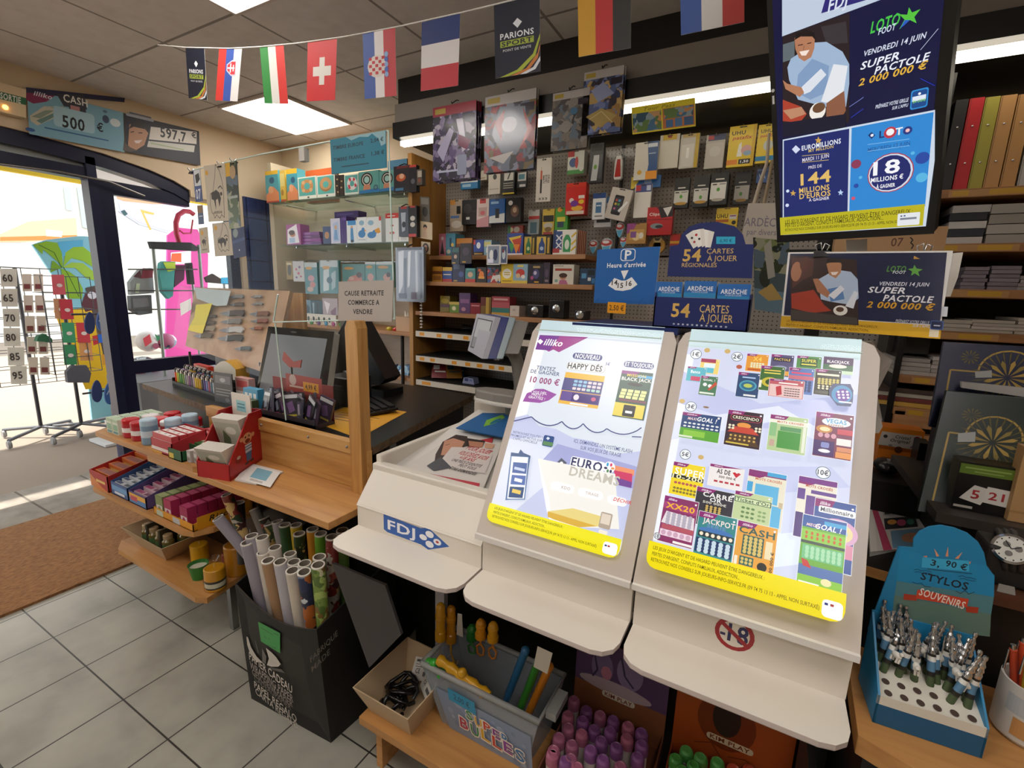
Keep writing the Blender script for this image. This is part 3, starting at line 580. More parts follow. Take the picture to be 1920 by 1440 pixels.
tick(C3,1003,808,1290,1165, '#b8cf98', 'r 0 .12 1 .24 #f0eede;Tb .55 .18 .05 .7 #c8602a MOTS CROISÉS;r .3 .3 .85 .42 #5f9a68;r .02 .22 .2 .6 #8fc088;r .25 .43 .85 .9 #4f9a4a;r .05 .7 .18 .88 #c8a898;r .9 .2 .98 .95 #e8ecd8', 1)
f = tick(C3,1395,787,1685,1215, '#7a3a58', 'e .55 .2 .38 .1 #e8f4fa;Tb .55 .18 .09 .55 #4a9ac8 VEGAS;Tb .55 .27 .04 .4 #b86a3a EXPRESS;e .25 .38 .22 .09 #c88a4a;e .27 .38 .14 .05 #f4e0b0;r .6 .34 1 .46 #c8485a;r .6 .55 .98 .7 #f0eae4;r 0 .64 .55 .98 #4a2f6a;o .2 .68 .42 .8 .04 #8a90c8;e .3 .87 .16 .04 #f0f0f4;r .62 .74 1 .84 #d8906a;r .6 .85 1 .98 #e89a5a')
dots(f, 1,3,.08,.47,.6,.57, '#d8a0b0', .07)
f = tick(C4,290,85,500,395, '#f2d82e', 'Tb .55 .27 .2 .95 #fbfbf5 SUPER;r 0 .38 1 .5 #2e2c2a;Tb .5 .44 .12 .95 #f4f0c0 10-200'); dots(f, 1,7,.1,.58,.95,.68, '#b85a5a', .05); dots(f, 2,8,.1,.75,.95,.95, '#8a7a3a', .045)
f = tick(C4,582,103,828,330, '#f0eae8', 'Tb .42 .28 .2 .4 #2a2628 AS DE;p .68,.25 .74,.2 .8,.25 .86,.2 .92,.25 .8,.45 #c8303a;Tb .55 .52 .1 .5 #5a3a40 300 000 €', 2); dots(f, 1,5,.15,.6,.95,.9, '#b83a48', .055, True)
f = tick(C4,892,148,1138,660, '#e8e2cc', 'r 0 0 1 .09 #8a3a78;r .5 0 1 .07 #4aa6d8;Tb .55 .15 .04 .7 #c8602a MOTS CROISÉS;r 0 .22 .15 .4 #4aa6d8;r .22 .24 .84 .56 #5fb4de;r .3 .58 .95 .97 #5fb4de;r .88 .5 .98 .6 #c8b898')
f = tick(C4,478,288,745,655, '#3c3a42', 'Tb .55 .16 .12 .75 #f2f2ee CARRÉ;Tb .52 .28 .1 .3 #f2f2ee OR;Tb .5 .37 .06 .6 #d8d4c8 500 000€;r .25 .43 .7 .62 #2a2a2e'); dots(f, 3,4,.27,.44,.7,.62, '#c8a860', .04)
f = tick(C4,783,322,1045,620, '#c4d4a0', 'r 0 .18 1 .36 #3f5f44;r .03 .2 .97 .34 #d8e4b8;Tb .5 .27 .11 .9 #3f5f44 Ticket d\'Or'); dots(f, 3,3,.2,.45,.6,.9, '#6a8a58', .05); dots(f, 3,2,.66,.5,.9,.9, '#8aa870', .05)
f = tick(C4,222,360,430,790, '#8c3a68', 'p 0,.12 1,.16 1,.3 0,.27 #a8487a;Tb .5 .2 .12 .85 #f4b83a XX20;p .12,.33 .95,.36 .98,.62 .02,.6 #e8dfe4;r .05 .62 .98 .72 #b85a68;r .03 .73 .97 .87 #f0d8e4;r .45 .93 1 .98 #f4f0f0'); dots(f, 4,5,.12,.35,.92,.6, '#b8b0c0', .06); dots(f, 1,5,.05,.74,.95,.86, '#d0a8c0', .07)
f = tick(C4,497,485,742,940, '#3f8a8c', 'Tb .55 .17 .11 .85 #f2e4e0 JACKPOT;Tb .5 .27 .07 .5 #6a90c0 SÉRIE;e .5 .37 .45 .07 #4a7ab8;r .05 .4 .98 .52 #2f3a40;r .02 .55 .97 .85 #2a3f68;r .35 .92 .95 .97 #f0eee0'); dots(f, 1,6,.06,.41,.98,.51, '#f4e8d0', .05); dots(f, 4,5,.05,.57,.95,.84, '#c8dce8', .06)
f = tick(C4,805,560,1072,1030, '#e8a64a', 'Tb .5 .17 .13 .9 #3a5f5a CASH;r .17 .26 .7 .66 #3a5f5a;r .15 .7 .5 .88 #3a6a62;c .72 .83 .12 #33332f;r .75 .3 .92 .65 #f0e0b8;r .02 .72 .1 .92 #f4ead8;r .15 .92 .6 .96 #f4ead8'); dots(f, 5,4,.19,.28,.68,.64, '#d8c070', .05); dots(f, 2,3,.17,.72,.48,.86, '#d8c070', .04)
f.text(.93,.72,.05,.62, '#4a4030', '500 000 €', .02, rot=pi / 2)
f = tick(C4,1287,210,1545,755, '#ece6d6', 'r 0 0 1 .09 #7a3a8a;Tb .55 .14 .04 .7 #b8502a MOTS CROISÉS;r .35 .2 1 .26 #6a4a94;r 0 .2 .2 .38 #6a4a94;r .24 .3 .9 .75 #6a4a94;r .0 .6 .2 1 #4f3a7a')
f = tick(C4,1415,385,1690,1000, '#3f5a9c', 'o .1 .1 1 .2 .04 #f0f4f4;Tb .55 .15 .06 .8 #5a5a6a Millionnaire;e .6 .45 .5 .2 #d8a8c8;e .6 .45 .38 .15 #e8d8a0;e .6 .45 .25 .1 #9fc8d8;r .7 .6 1 .8 #d890a8')
f = tick(C4,1318,515,1612,1165, '#6fae3f', 'r 0 0 1 .17 #2f5aa0;r .5 .04 1 .1 #4aa6d8;Tbi .6 .13 .07 .6 #fff GOAL !;Tbi .24 .13 .04 .3 #f4d0d0 MEGA;r 0 .2 1 .36 #8fc84a;r 0 .36 1 .4 #3a4a44;r .05 .42 .97 .62 #74c088;r 0 .7 1 .84 #5a78b0;p .05,.62 .2,.64 .3,.74 .1,.72 #c83a3a;r 0 .84 1 .98 #8fc84a;e .65 .88 .12 .05 #f0e8b0;r .03 .93 .5 .96 #f4f4ee')
dots(f, 2,7,.05,.22,.95,.34, '#c8602a', .03); dots(f, 3,7,.1,.44,.95,.6, '#a8dcb0', .045)
F.k += .004
F.rrect((0,.915),(1,1),.06, '#f2de12'); F.rect((0,.908),(1,.955), '#f4e21a'); F.rrect((.9,.94),(.99,.992),.02, '#fff'); F.draw('c .04 .885 .02 #8a8a94;c .04 .885 .016 #f0f2f6;Tb .04 .885 .014 .022 #5a5a64 18')
F.draw('Tnl .03 .928 .012 .6 #5a4a08 %s;Tnl .03 .949 .012 .48 #5a4a08 %s;Tnl .03 .970 .012 .86 #5a4a08 %s;r .91 .95 .925 .957 #22357a;r .935 .95 .95 .957 #a33' % WARN)
put(b, 'poster', M3, label='lit board picturing rows of scratch tickets by price')
# clear acrylic strips along the top of both light boxes
for t, x0, x1 in ((M2,-.515,-.207),(M3,-.15,.158)):
    o, n, P = TP[t.name]; b = MB(); a = o + n * .012; q = Vector((x0 - o.x, 0,0)); e = Vector((x1 - x0,0,0))
    b.slab([a + q - TV * .006, a + q + e - TV * .006, a + q + e + TV * .035, a + q + TV * .035], n * .004, GLASS)
    b.tube([a + q + TV * .035 + n * .004, a + q + e + TV * .035 + n * .004], .0016, EDGEG, 6); put(b, 'acrylic_header', t)
# ================================================================== hanging advertising screen
yw, tl = radians(22), radians(24)
U_ = Vector((cos(yw),-sin(yw),0)); Bk = Vector((sin(yw), cos(yw),0)); V_ = Bk * sin(tl) + Vector((0,0,-cos(tl))); N_ = V_.cross(U_)
o = at(1457,455, y=1.25) - V_ * .62
D = thing('advert_screen', 'tall black framed advertising screen hung in front of the shelves, showing lottery jackpots', 'screen', o + V_ * .31)
b = MB(); Q = [o, o + U_ * .270, o + U_ * .270 + V_ * .62, o + V_ * .62]; b.slab([Q[0], Q[3], Q[2], Q[1]][::-1], -N_ * .03, BLACK); b.slab([o + U_ * .03 - N_ * .03 + V_ * .05, o + U_ * .24 - N_ * .03 + V_ * .05, o + U_ * .24 - N_ * .03 + V_ * .55, o + U_ * .03 - N_ * .03 + V_ * .55], -N_ * .03, BLACK); put(b, 'housing', D, bev=.004)
C5 = (1440,0,3)
b = MB(); F = Face(b, o + U_ * .010 + V_ * .012, U_ * .244, V_ * .590, em=.9, rough=.15); F.k = .0006
F.draw('r 0 0 1 1 #14163c')
F.draw('p 80,-400 980,-400 980,-130 80,205 #bccadd;p 330,-30 590,-60 570,-5 300,75 #2f2a72;Tbi 395 15 66 120 #d4dcec FDJ', C5)
F.draw('p 83,205 460,70 458,690 85,740 #2a2024;p 85,250 150,230 150,330 85,350 #5f6a70;p 300,150 440,120 450,240 330,250 #3a3438;'
       'p 130,330 190,290 250,240 330,235 420,290 458,360 458,470 440,600 320,600 170,560 120,450 110,380 #9db4d0;p 250,330 345,370 330,520 240,560 160,520 170,420 #7f9abf;'
       'p 150,215 175,180 235,175 265,205 262,270 245,320 205,345 175,325 155,275 #b07a5c;p 150,225 160,185 215,165 262,185 268,225 250,205 185,205 #20181a;l 5 170,255 198,250 #3a2420;l 5 222,245 245,240 #3a2420;p 178,290 235,280 215,312 190,312 #f0e0d4;l 5 205,255 200,282 #8f5f48;'
       'p 205,530 190,490 300,385 330,420 240,515 #d8dee8;p 300,570 370,360 450,370 425,530 340,580 #dfe3ea;p 85,450 110,470 190,490 205,520 180,545 100,500 #b07a5c;p 85,560 190,600 220,640 180,690 85,680 #a8402f;p 85,620 190,600 215,640 130,670 #b88668;p 330,580 430,510 440,620 400,690 330,680 #8a5a44;e 280 625 46 48 #ece8e0;e 288 605 36 28 #6a4a34;p 90,690 440,640 440,720 85,770 #1a1a2c', C5)
F.draw('Tbi 660 130 62 165 #46c04a LOTO;Tbi 672 163 34 100 #c8d4e8 FOOT;p 795,40 812,70 860,50 825,95 838,130 800,112 740,165 770,110 740,80 785,82 #54c040;p 745,160 772,112 800,112 770,140 #2a5ac0', C5)
F.px = C5
for sx, sy, h, w, c, s, rr in ((712,250,30,345, '#cfd6e8', 'VENDREDI 14 JUIN', .29),(628,342,40,215, '#e8ecf6', 'SUPER', .24),(752,357,40,310, '#e8ecf6', 'PACTOLE', .24),(698,415,38,385, '#e0b040', '2 000 000 €', .2),(698,580,20,185, '#cfd6e8', 'PRÉPAREZ VOTRE GRILLE', .14),(745,598,17,90, '#cfd6e8', "SUR L'APPLI", .14)):
    u = F.uv(sx, sy); F.text(u[0], u[1], F.lv(sx, sy, h), F.lu(sx, sy, w), c, s, .02,.25); F.px = C5
F.px = False
F.draw('o 808 510 898 598 14 #2f8ad0;o 815 516 892 592 12 #1f4a8a;r 815 545 890 555 #dfe8f6;Tb 853 565 14 70 #7fd060 EN LIGNE;c 855 525 8 #fff;l 3 460,600 520,560 540,545 #7f8ad0;l 3 860,280 960,160 #c8d0e8;l 4 860,440 940,480 #2a3ab0;l 4 470,660 540,610 #2a3ab0', C5)
F.draw('p 86,784 942,616 940,900 890,1270 86,1320 #c9d6e6', C5)
F.draw('p 92,790 460,722 450,1192 92,1222 #1f2a6a;p 474,718 935,628 886,1158 460,1190 #2f86d0;'
       'Tb 300 812 26 220 #e4e8f4 EUROMILLIONS;Tb 300 835 16 140 #c8b070 MY MILLION;p 160,815 185,838 160,862 138,838 #cfd8f0;l 3 195,875 345,860 #c8b070;l 3 195,912 345,897 #c8b070;T 270 886 20 150 #d8d4e0 MARDI 11 JUIN;T 268 935 16 75 #d8d4e0 PRÈS DE;Tb 270 998 62 170 #dcb868 144;Tb 262 1060 28 170 #dcb868 MILLIONS;Tb 266 1093 28 175 #dcb868 D\'EUROS;T 290 1117 16 115 #e4e0ea À GAGNER;'
       'p 287,765 293,780 306,782 296,792 300,806 287,798 274,804 278,790 268,782 282,780 #c8a050;p 145,1065 150,1078 162,1080 152,1088 156,1100 145,1092 134,1100 138,1088 128,1080 140,1078 #c8a050;p 412,1062 417,1074 428,1076 419,1084 422,1096 412,1088 402,1096 405,1084 396,1076 407,1074 #b8d0f0;c 115 1072 9 #cfe0f4;c 112 1152 10 #cfd8f0;'
       'c 690 970 130 #a83a4a;c 690 970 124 #d0d8ea;c 688 970 115 #232a6a;Tb 670 938 72 150 #f2f4fa 18;Tb 672 1000 24 180 #f2f4fa MILLIONS €;Tb 665 1042 20 105 #f2f4fa À GAGNER;c 500 920 28 #8a3a58;c 872 885 40 #2a4aa0;c 868 995 33 #5ab4e0;c 500 1042 14 #2a4aa0;c 818 858 12 #5ab4e0;c 525 995 10 #5ab4e0;c 484 1112 11 #d0506a;'
       'p 587,740 607,758 587,778 567,758 #20306a;c 590 758 9 #dfe8f6;tb 645 752 38 #20306a L;c 692 742 36 #b83a4a;c 692 740 22 #f0f0f4;tb 742 735 38 #e8eef6 T;c 790 730 26 #2a3a80;c 790 730 12 #f0c0c0;T 682 822 22 235 #2a5a9a MERCREDI 12 JUIN;l 3 565,810 800,778 #8ac0ea;l 3 565,848 800,815 #8ac0ea', C5)
F.rect((0,.935),(1,1), '#b8b022')
F.draw('Tnl 102 1245 20 600 #3f3c10 %s;Tnl 102 1265 20 480 #3f3c10 %s;Tnl 102 1290 14 585 #3f3c10 %s;o 735 1198 855 1258 6 #e0e4e8;r 750 1208 760 1214 #22357a;r 768 1206 778 1212 #22357a;r 748 1222 840 1226 #7a8090' % WARN, C5)
put(b, 'display', D)
b = MB(); F = Face(b, o + V_ * .31, U_ * .01, V_ * .03); F.k = .001; F.draw('c .5 .2 .3 #cfcfcf;r .3 .5 .7 1 #cfcfcf'); put(b, 'side_mark', D)
b = MB(); b.tube([o + U_ * .13 - N_ * .06 + V_ * .1, o + U_ * .13 - N_ * .1 - V_ * .1, Vector((o.x + .15, o.y + .12, ZC - .005))], .016, BLACK, 10); put(b, 'hanger_pole', D)
# poster clipped under the screen
b = MB(); C6 = (1440,440,3)
a0, a1, a2, a3 = at(1478,473, y=1.20), at(1787,470, y=1.155), at(1762,622, y=1.125), at(1463,615, y=1.165)
P_ = thing('poster_holder', 'landscape jackpot poster in a clear sleeve standing on the ticket desk under the screen', 'poster', a3)
uu = (a1 - a0); vv = (a3 - a0); b.slab([a0, a3, a2, a1][::-1], Vector((0,.002,0)), mt('#e6e4de', .3)); put(b, 'sleeve_back', P_)
b = MB(); F = Face(b, a0, uu, vv, rough=.2); F.k = .0004
F.draw('r .015 .02 .97 .83 #1c2446;r 0 .84 .98 .985 #d9ab2a;Tnl .04 .9 .03 .6 #6a4a10 %s;Tnl .04 .95 .03 .55 #6a4a10 %s;r .92 .86 .97 .97 #e8dcc0' % WARN[:2])
F.draw('p 122,115 500,115 475,480 95,470 #3a2a28;p 130,130 260,125 240,220 180,250 120,300 #5a3a34;e 150 205 30 55 #b07a5c;e 205 160 30 42 #5f3a30;p 110,330 240,300 290,380 330,410 220,430 105,410 #a8402f;'
       'p 272,240 330,205 385,180 460,185 495,225 490,330 440,370 330,360 275,350 #b4c6dc;p 320,290 400,270 410,340 330,360 #5f86b8;p 325,150 345,122 400,122 412,150 402,195 370,228 335,210 #b8845f;p 322,150 335,118 400,115 414,140 395,138 345,142 #241c1c;p 345,195 390,190 372,210 352,210 #f0e0d4;p 320,325 395,265 415,285 350,345 #e4e6ea;p 240,240 270,235 330,310 315,340 260,310 #b07a5c;p 410,380 470,290 490,300 455,390 #dfe3ea;e 380 405 40 28 #e8e4da;e 378 400 22 14 #5a4030;p 100,420 470,440 470,480 95,480 #4a4440;'
       'Tbi 720 152 30 110 #5fa04a LOTO;Tbi 735 170 16 75 #dfe4ee FOOT;p 825,122 835,142 870,145 842,160 848,185 822,170 800,185 808,160 785,148 815,143 #6ab04a;Tbi 755 234 20 280 #dfe4ee VENDREDI 14 JUIN;Tbi 650 275 32 210 #eef0f6 SUPER;Tbi 768 315 34 285 #eef0f6 PACTOLE;Tbi 718 357 34 385 #e0a830 2 000 000 €;Tni 780 442 18 190 #dfe4ee PRÉPAREZ VOTRE GRILLE;Tni 830 462 14 100 #dfe4ee SUR L\'APPLI;o 886 425 950 475 10 #3a5a9a;o 891 430 945 470 8 #16204a;r 900 450 935 456 #cfd8ea;r 957 345 980 400 #c8ccd4', C6)
put(b, 'print', P_)
b = MB(); b.slab([p + Vector((0,-.006,0)) for p in (a0, a3, a2, a1)][::-1], Vector((0,.001,0)), FILM); put(b, 'clear_sleeve', P_)
def clip(px, py, y, col, nm, label, s=.014):
    p = at(px, py, y=y); b = MB(); b.slab([p + Vector((-s, -.006,-s * .9)), p + Vector((s, -.006,-s * .9)), p + Vector((s, 0,.0)), p + Vector((-s, 0,0))], (0,.012,0), col)
    for q in (-1,1): b.tube([p + Vector((q * s * .6,0,0)), p + Vector((q * s * .9, q * .006, s * .8)), p + Vector((q * s * .3, q * .008, s * 1.1)), p + Vector((0,0,0))], .0012, CHROME, 5)
    put(b, nm, label=label, cat='clip', group='binder clips')
clip(1541,470,1.19, BLACK, 'binder_clip', 'black binder clip on top of the jackpot poster under the screen'); clip(1732,473,1.165, mt('#c8942a', .4), 'binder_clip', 'gold binder clip on top of the jackpot poster under the screen')
b = MB(); b.slab([at(1587,450, y=1.24), at(1587,472, y=1.24), at(1626,470, y=1.24), at(1626,448, y=1.24)], (0,.002,0), mt('#d8d4cc', .6)); put(b, 'paper_slip', label='small blank pale slip between the screen and the poster', cat='paper')
b = MB(); b.slab([at(1783,475, y=1.2), at(1806,473, y=1.2), at(1796,520, y=1.2), at(1782,556, y=1.2), at(1772,556, y=1.2)], (0,.002,0), mt('#dcd8d0', .6)); put(b, 'paper_slip', label='till slip sticking out beside the jackpot poster', cat='paper')
# ================================================================== things standing behind the light boxes
T2 = at(1300,612, y=1.16).z
b = MB(); b.box(-.43,-.178,1.10,1.36,1.285,1.2995, mt('#1f2f6a', .4)); b.box(-.53,-.178,1.12,1.4,1.26,1.284, GREYW); put(b, 'top_board', M2)
b = MB(); b.box(-.17,.186,1.12,1.4,1.26,1.284, GREYW); put(b, 'top_board', M3)
# parking disc stand
H = thing('parking_disc_stand', 'blue cardboard parking disc display on a clear stand behind the lit poster', 'display', (-.31,1.2,1.30))
b = MB(); q = [at(1120,468, y=1.2), at(1113,568, y=1.2), at(1206,571, y=1.2), at(1238,462, y=1.2)]; q[2] = at(1226,571, y=1.2); b.slab(q, (0,.004,0), mt('#1f62ab', .4), WHITE)
F = Face(b, q[0], q[3] - q[0], Vector((0,0,-1)) * (q[0] - q[1]).length, rough=.4); C7 = (1100,220,4)
F.draw('o 258 995 365 1085 22 #e8eef4;o 264 1001 359 1079 18 #1f62ab;Tb 313 1040 66 50 #f2f6fa P;Tb 300 1115 34 290 #f2f6fa Heure d\'arrivée;p 262,1158 320,1155 288,1225 #f0f2f4;p 170,1265 215,1210 270,1232 300,1232 345,1208 390,1265 340,1300 280,1310 225,1302 #f0f2f4;tb 218 1245 36 #333 14;tb 262 1268 36 #333 15;tb 325 1255 36 #333 16', C7)
put(b, 'disc_card', H)
b = MB()
for px in (1122,1205): b.tube([at(px - 12,590, y=1.14), at(px - 5,565, y=1.16), at(px, 560, y=1.19)], .0025, GLASS, 6)
b.slab([at(1118,562, y=1.19), at(1210,565, y=1.19), at(1215,592, y=1.15), at(1108,590, y=1.15)], (0,.003,0), GLASS); put(b, 'clear_stand', H)
b = MB(); F = Face(b, at(1140,566, y=1.155), at(1174,568, y=1.155) - at(1140,566, y=1.155), Vector((0,0,-.027))); F.draw('r 0 0 1 1 #e39a1c;Tb .5 .5 .45 .8 #5a3a10 2,50 €'); put(b, 'price_tag', H)
# card deck display
J = thing('card_display', 'navy cardboard display of regional playing cards with a round top', 'display', (-.14,1.2,1.30))
C7 = (1100,220,4); yb = 1.215
b = MB(); pts = [at(*p, y=yb) for p in ((1251,518),(1256,461),(1272,459),(1278,440),(1292,425),(1312,418),(1345,416),(1378,424),(1393,440),(1398,458),(1413,458),(1410,522))]
b.slab(pts[::-1], (0,.003,0), mt('#1d2a66', .4)); F = Face(b, at(1251,416, y=yb),(.2,0,0),(0,0,-.13)); C9 = C7
F.draw('Tb 790 1035 86 135 #d8b060 54;Tn 1000 1003 36 200 #d8b878 CARTES;Tn 1015 1058 40 225 #d8b878 À JOUER;Tn 843 1108 30 262 #d8b878 RÉGIONALES;'
       'p 742,885 795,850 850,955 800,985 #e8e6e0;p 795,850 850,838 870,960 835,978 #f2f0ea;p 850,838 880,835 895,960 865,975 #e6e2da;p 880,840 925,850 915,970 890,978 #f2f0ea;p 915,848 958,860 930,978 905,975 #e8e4dc;c 822 882 10 #b83030;c 790 905 9 #222;c 808 935 9 #b83030;c 845 912 9 #222;p 972,895 1115,895 1115,950 972,950 #2fb0d8;Tn 1045 925 24 90 #22507a 6,90 €', C7)
put(b, 'header_card', J)
b = MB(); f0, f1 = at(1228,556, y=1.12), at(1408,562, y=1.12); zb = 1.30
b.slab([f0, Vector((f0.x, 1.12, zb)), Vector((f1.x, 1.12, zb)), f1][::-1], (0,.003,0), mt('#1d2a66', .4)); b.box(f0.x, f0.x + .003,1.12,1.215, zb, f0.z + .01, mt('#1d2a66', .4)); b.box(f1.x - .003, f1.x, 1.12,1.215, zb, f1.z + .01, mt('#1d2a66', .4)); b.box(f0.x, f1.x, 1.12,1.215, zb, zb + .003, mt('#1d2a66', .4))
F = Face(b, f0, f1 - f0, Vector((0,0,-(f0.z - zb)))); F.draw('Tb .30 .42 .42 .2 #d8b060 54;Tn .65 .33 .24 .3 #d8b878 CARTES;Tn .68 .62 .24 .34 #d8b878 À JOUER'); F.draw(';'.join('e %g .87 .012 .03 #c8ccdc' % (.24 + i * .05) for i in range(12)))
put(b, 'tray_front', J)
ci = 0
for k, (pa, pb) in enumerate((((1230,528),(1278,558)),((1283,530),(1342,560)),((1346,532),(1406,562)))):
    a, c = at(*pa, y=1.125), at(*pb, y=1.125)
    for j in range(6):
        yy = 1.126 + j * .0125; b = MB(); zt = a.z + (.004 if k == 1 else 0); b.box(a.x + .001, c.x - .001, yy, yy + .0115, zb + .004, zt, mt('#cfd4dc', .3))
        if j == 0: F = Face(b, (a.x + .001, yy, zt),(c.x - a.x - .002,0,0),(0,0,-.036)); F.draw('r 0 0 1 1 #2a6ab4;r 0 .7 1 1 #2f8ac4;Tb .5 .45 .25 .8 #e8eef6 ARDÈCHE;Tn .5 .66 .1 .5 #cfdcf0 54 CARTES À JOUER')
        put(b, 'card_deck', label='playing card deck, %s one in the %s column of the navy display' % (['front', 'second', 'third', 'fourth', 'fifth', 'rearmost'][j], ['parking disc side', 'middle', 'poster side'][k]), cat='card deck', group='playing card decks')
# ================================================================== goods on the pegboard and shelves
CA = (780,220,4.235); CB = (1100,220,4.0); CD = (480,240,3.6); C0 = (0,0,1)
def q4(c, x0, y0, x1, y1, y, tl=0):
    X0, Y0, X1, Y1 = c[0] + x0 / c[2], c[1] + y0 / c[2], c[0] + x1 / c[2], c[1] + y1 / c[2]
    xm, ym = (X0 + X1) / 2,(Y0 + Y1) / 2
    return at(X0, ym, y=y).x, at(X1, ym, y=y).x, at(xm, Y0, y=y).z, at(xm, Y1, y=y).z
HOOK = None
def hook(x, z, y0):
    global HOOK
    if HOOK is None:
        b = MB(); b.tube([(0,0,0),(0,-.1,0),(0,-.105,.008)], .0022, CHROME, 6); HOOK = put(b, 'peg_hook', label='thin chrome peg hook carrying a hanging pack', cat='peg hook', group='chrome peg hooks', org=(0,0,0)); o = HOOK
    else: o = HOOK.copy(); COL.objects.link(o)
    o.location = (x, PY, z); o.scale = (1, max(.25,(PY - y0 + .012) / .105),1)
def pack(name, label, cat, c, box, y, dep, base, spec, group=None, floor=None, hk=False, rot=0, rough=.35, film=False, side=None, hole=True, lab2=None):
    x0, x1, zt, zb = q4(c, *box, y)
    if floor is not None: zb = floor + .0005
    b = MB(); w, h = x1 - x0, zt - zb
    if rot:
        ct = Vector(((x0 + x1) / 2,0, zt)); b.M = TRN(ct) @ ROT(radians(rot),4, 'Y') @ TRN(-ct)
    b.box(x0, x1, y, y + dep, zb, zt, mt(side or base, rough) if not (side or base).startswith('@') else art(side or base, PAL[side or base][1], PAL[side or base][0]))
    F = Face(b, (x0, y, zt),(w, 0,0),(0,0,-h), rough=rough)
    if rot: F.o = Vector((x0, y, zt))
    F.draw('r 0 0 1 1 %s;' % base + spec)
    if hk: F.draw('o .36 .02 .64 .05 .04 #2a2624')
    if film: b.box(x0 - .002, x1 + .002, y - .004, y - .003, zb - .002, zt, FILM)
    o = put(b, name, label=label, cat=cat, group=group)
    if hk: hook((x0 + x1) / 2, zt - h * .035, y)
    return o
HP = []
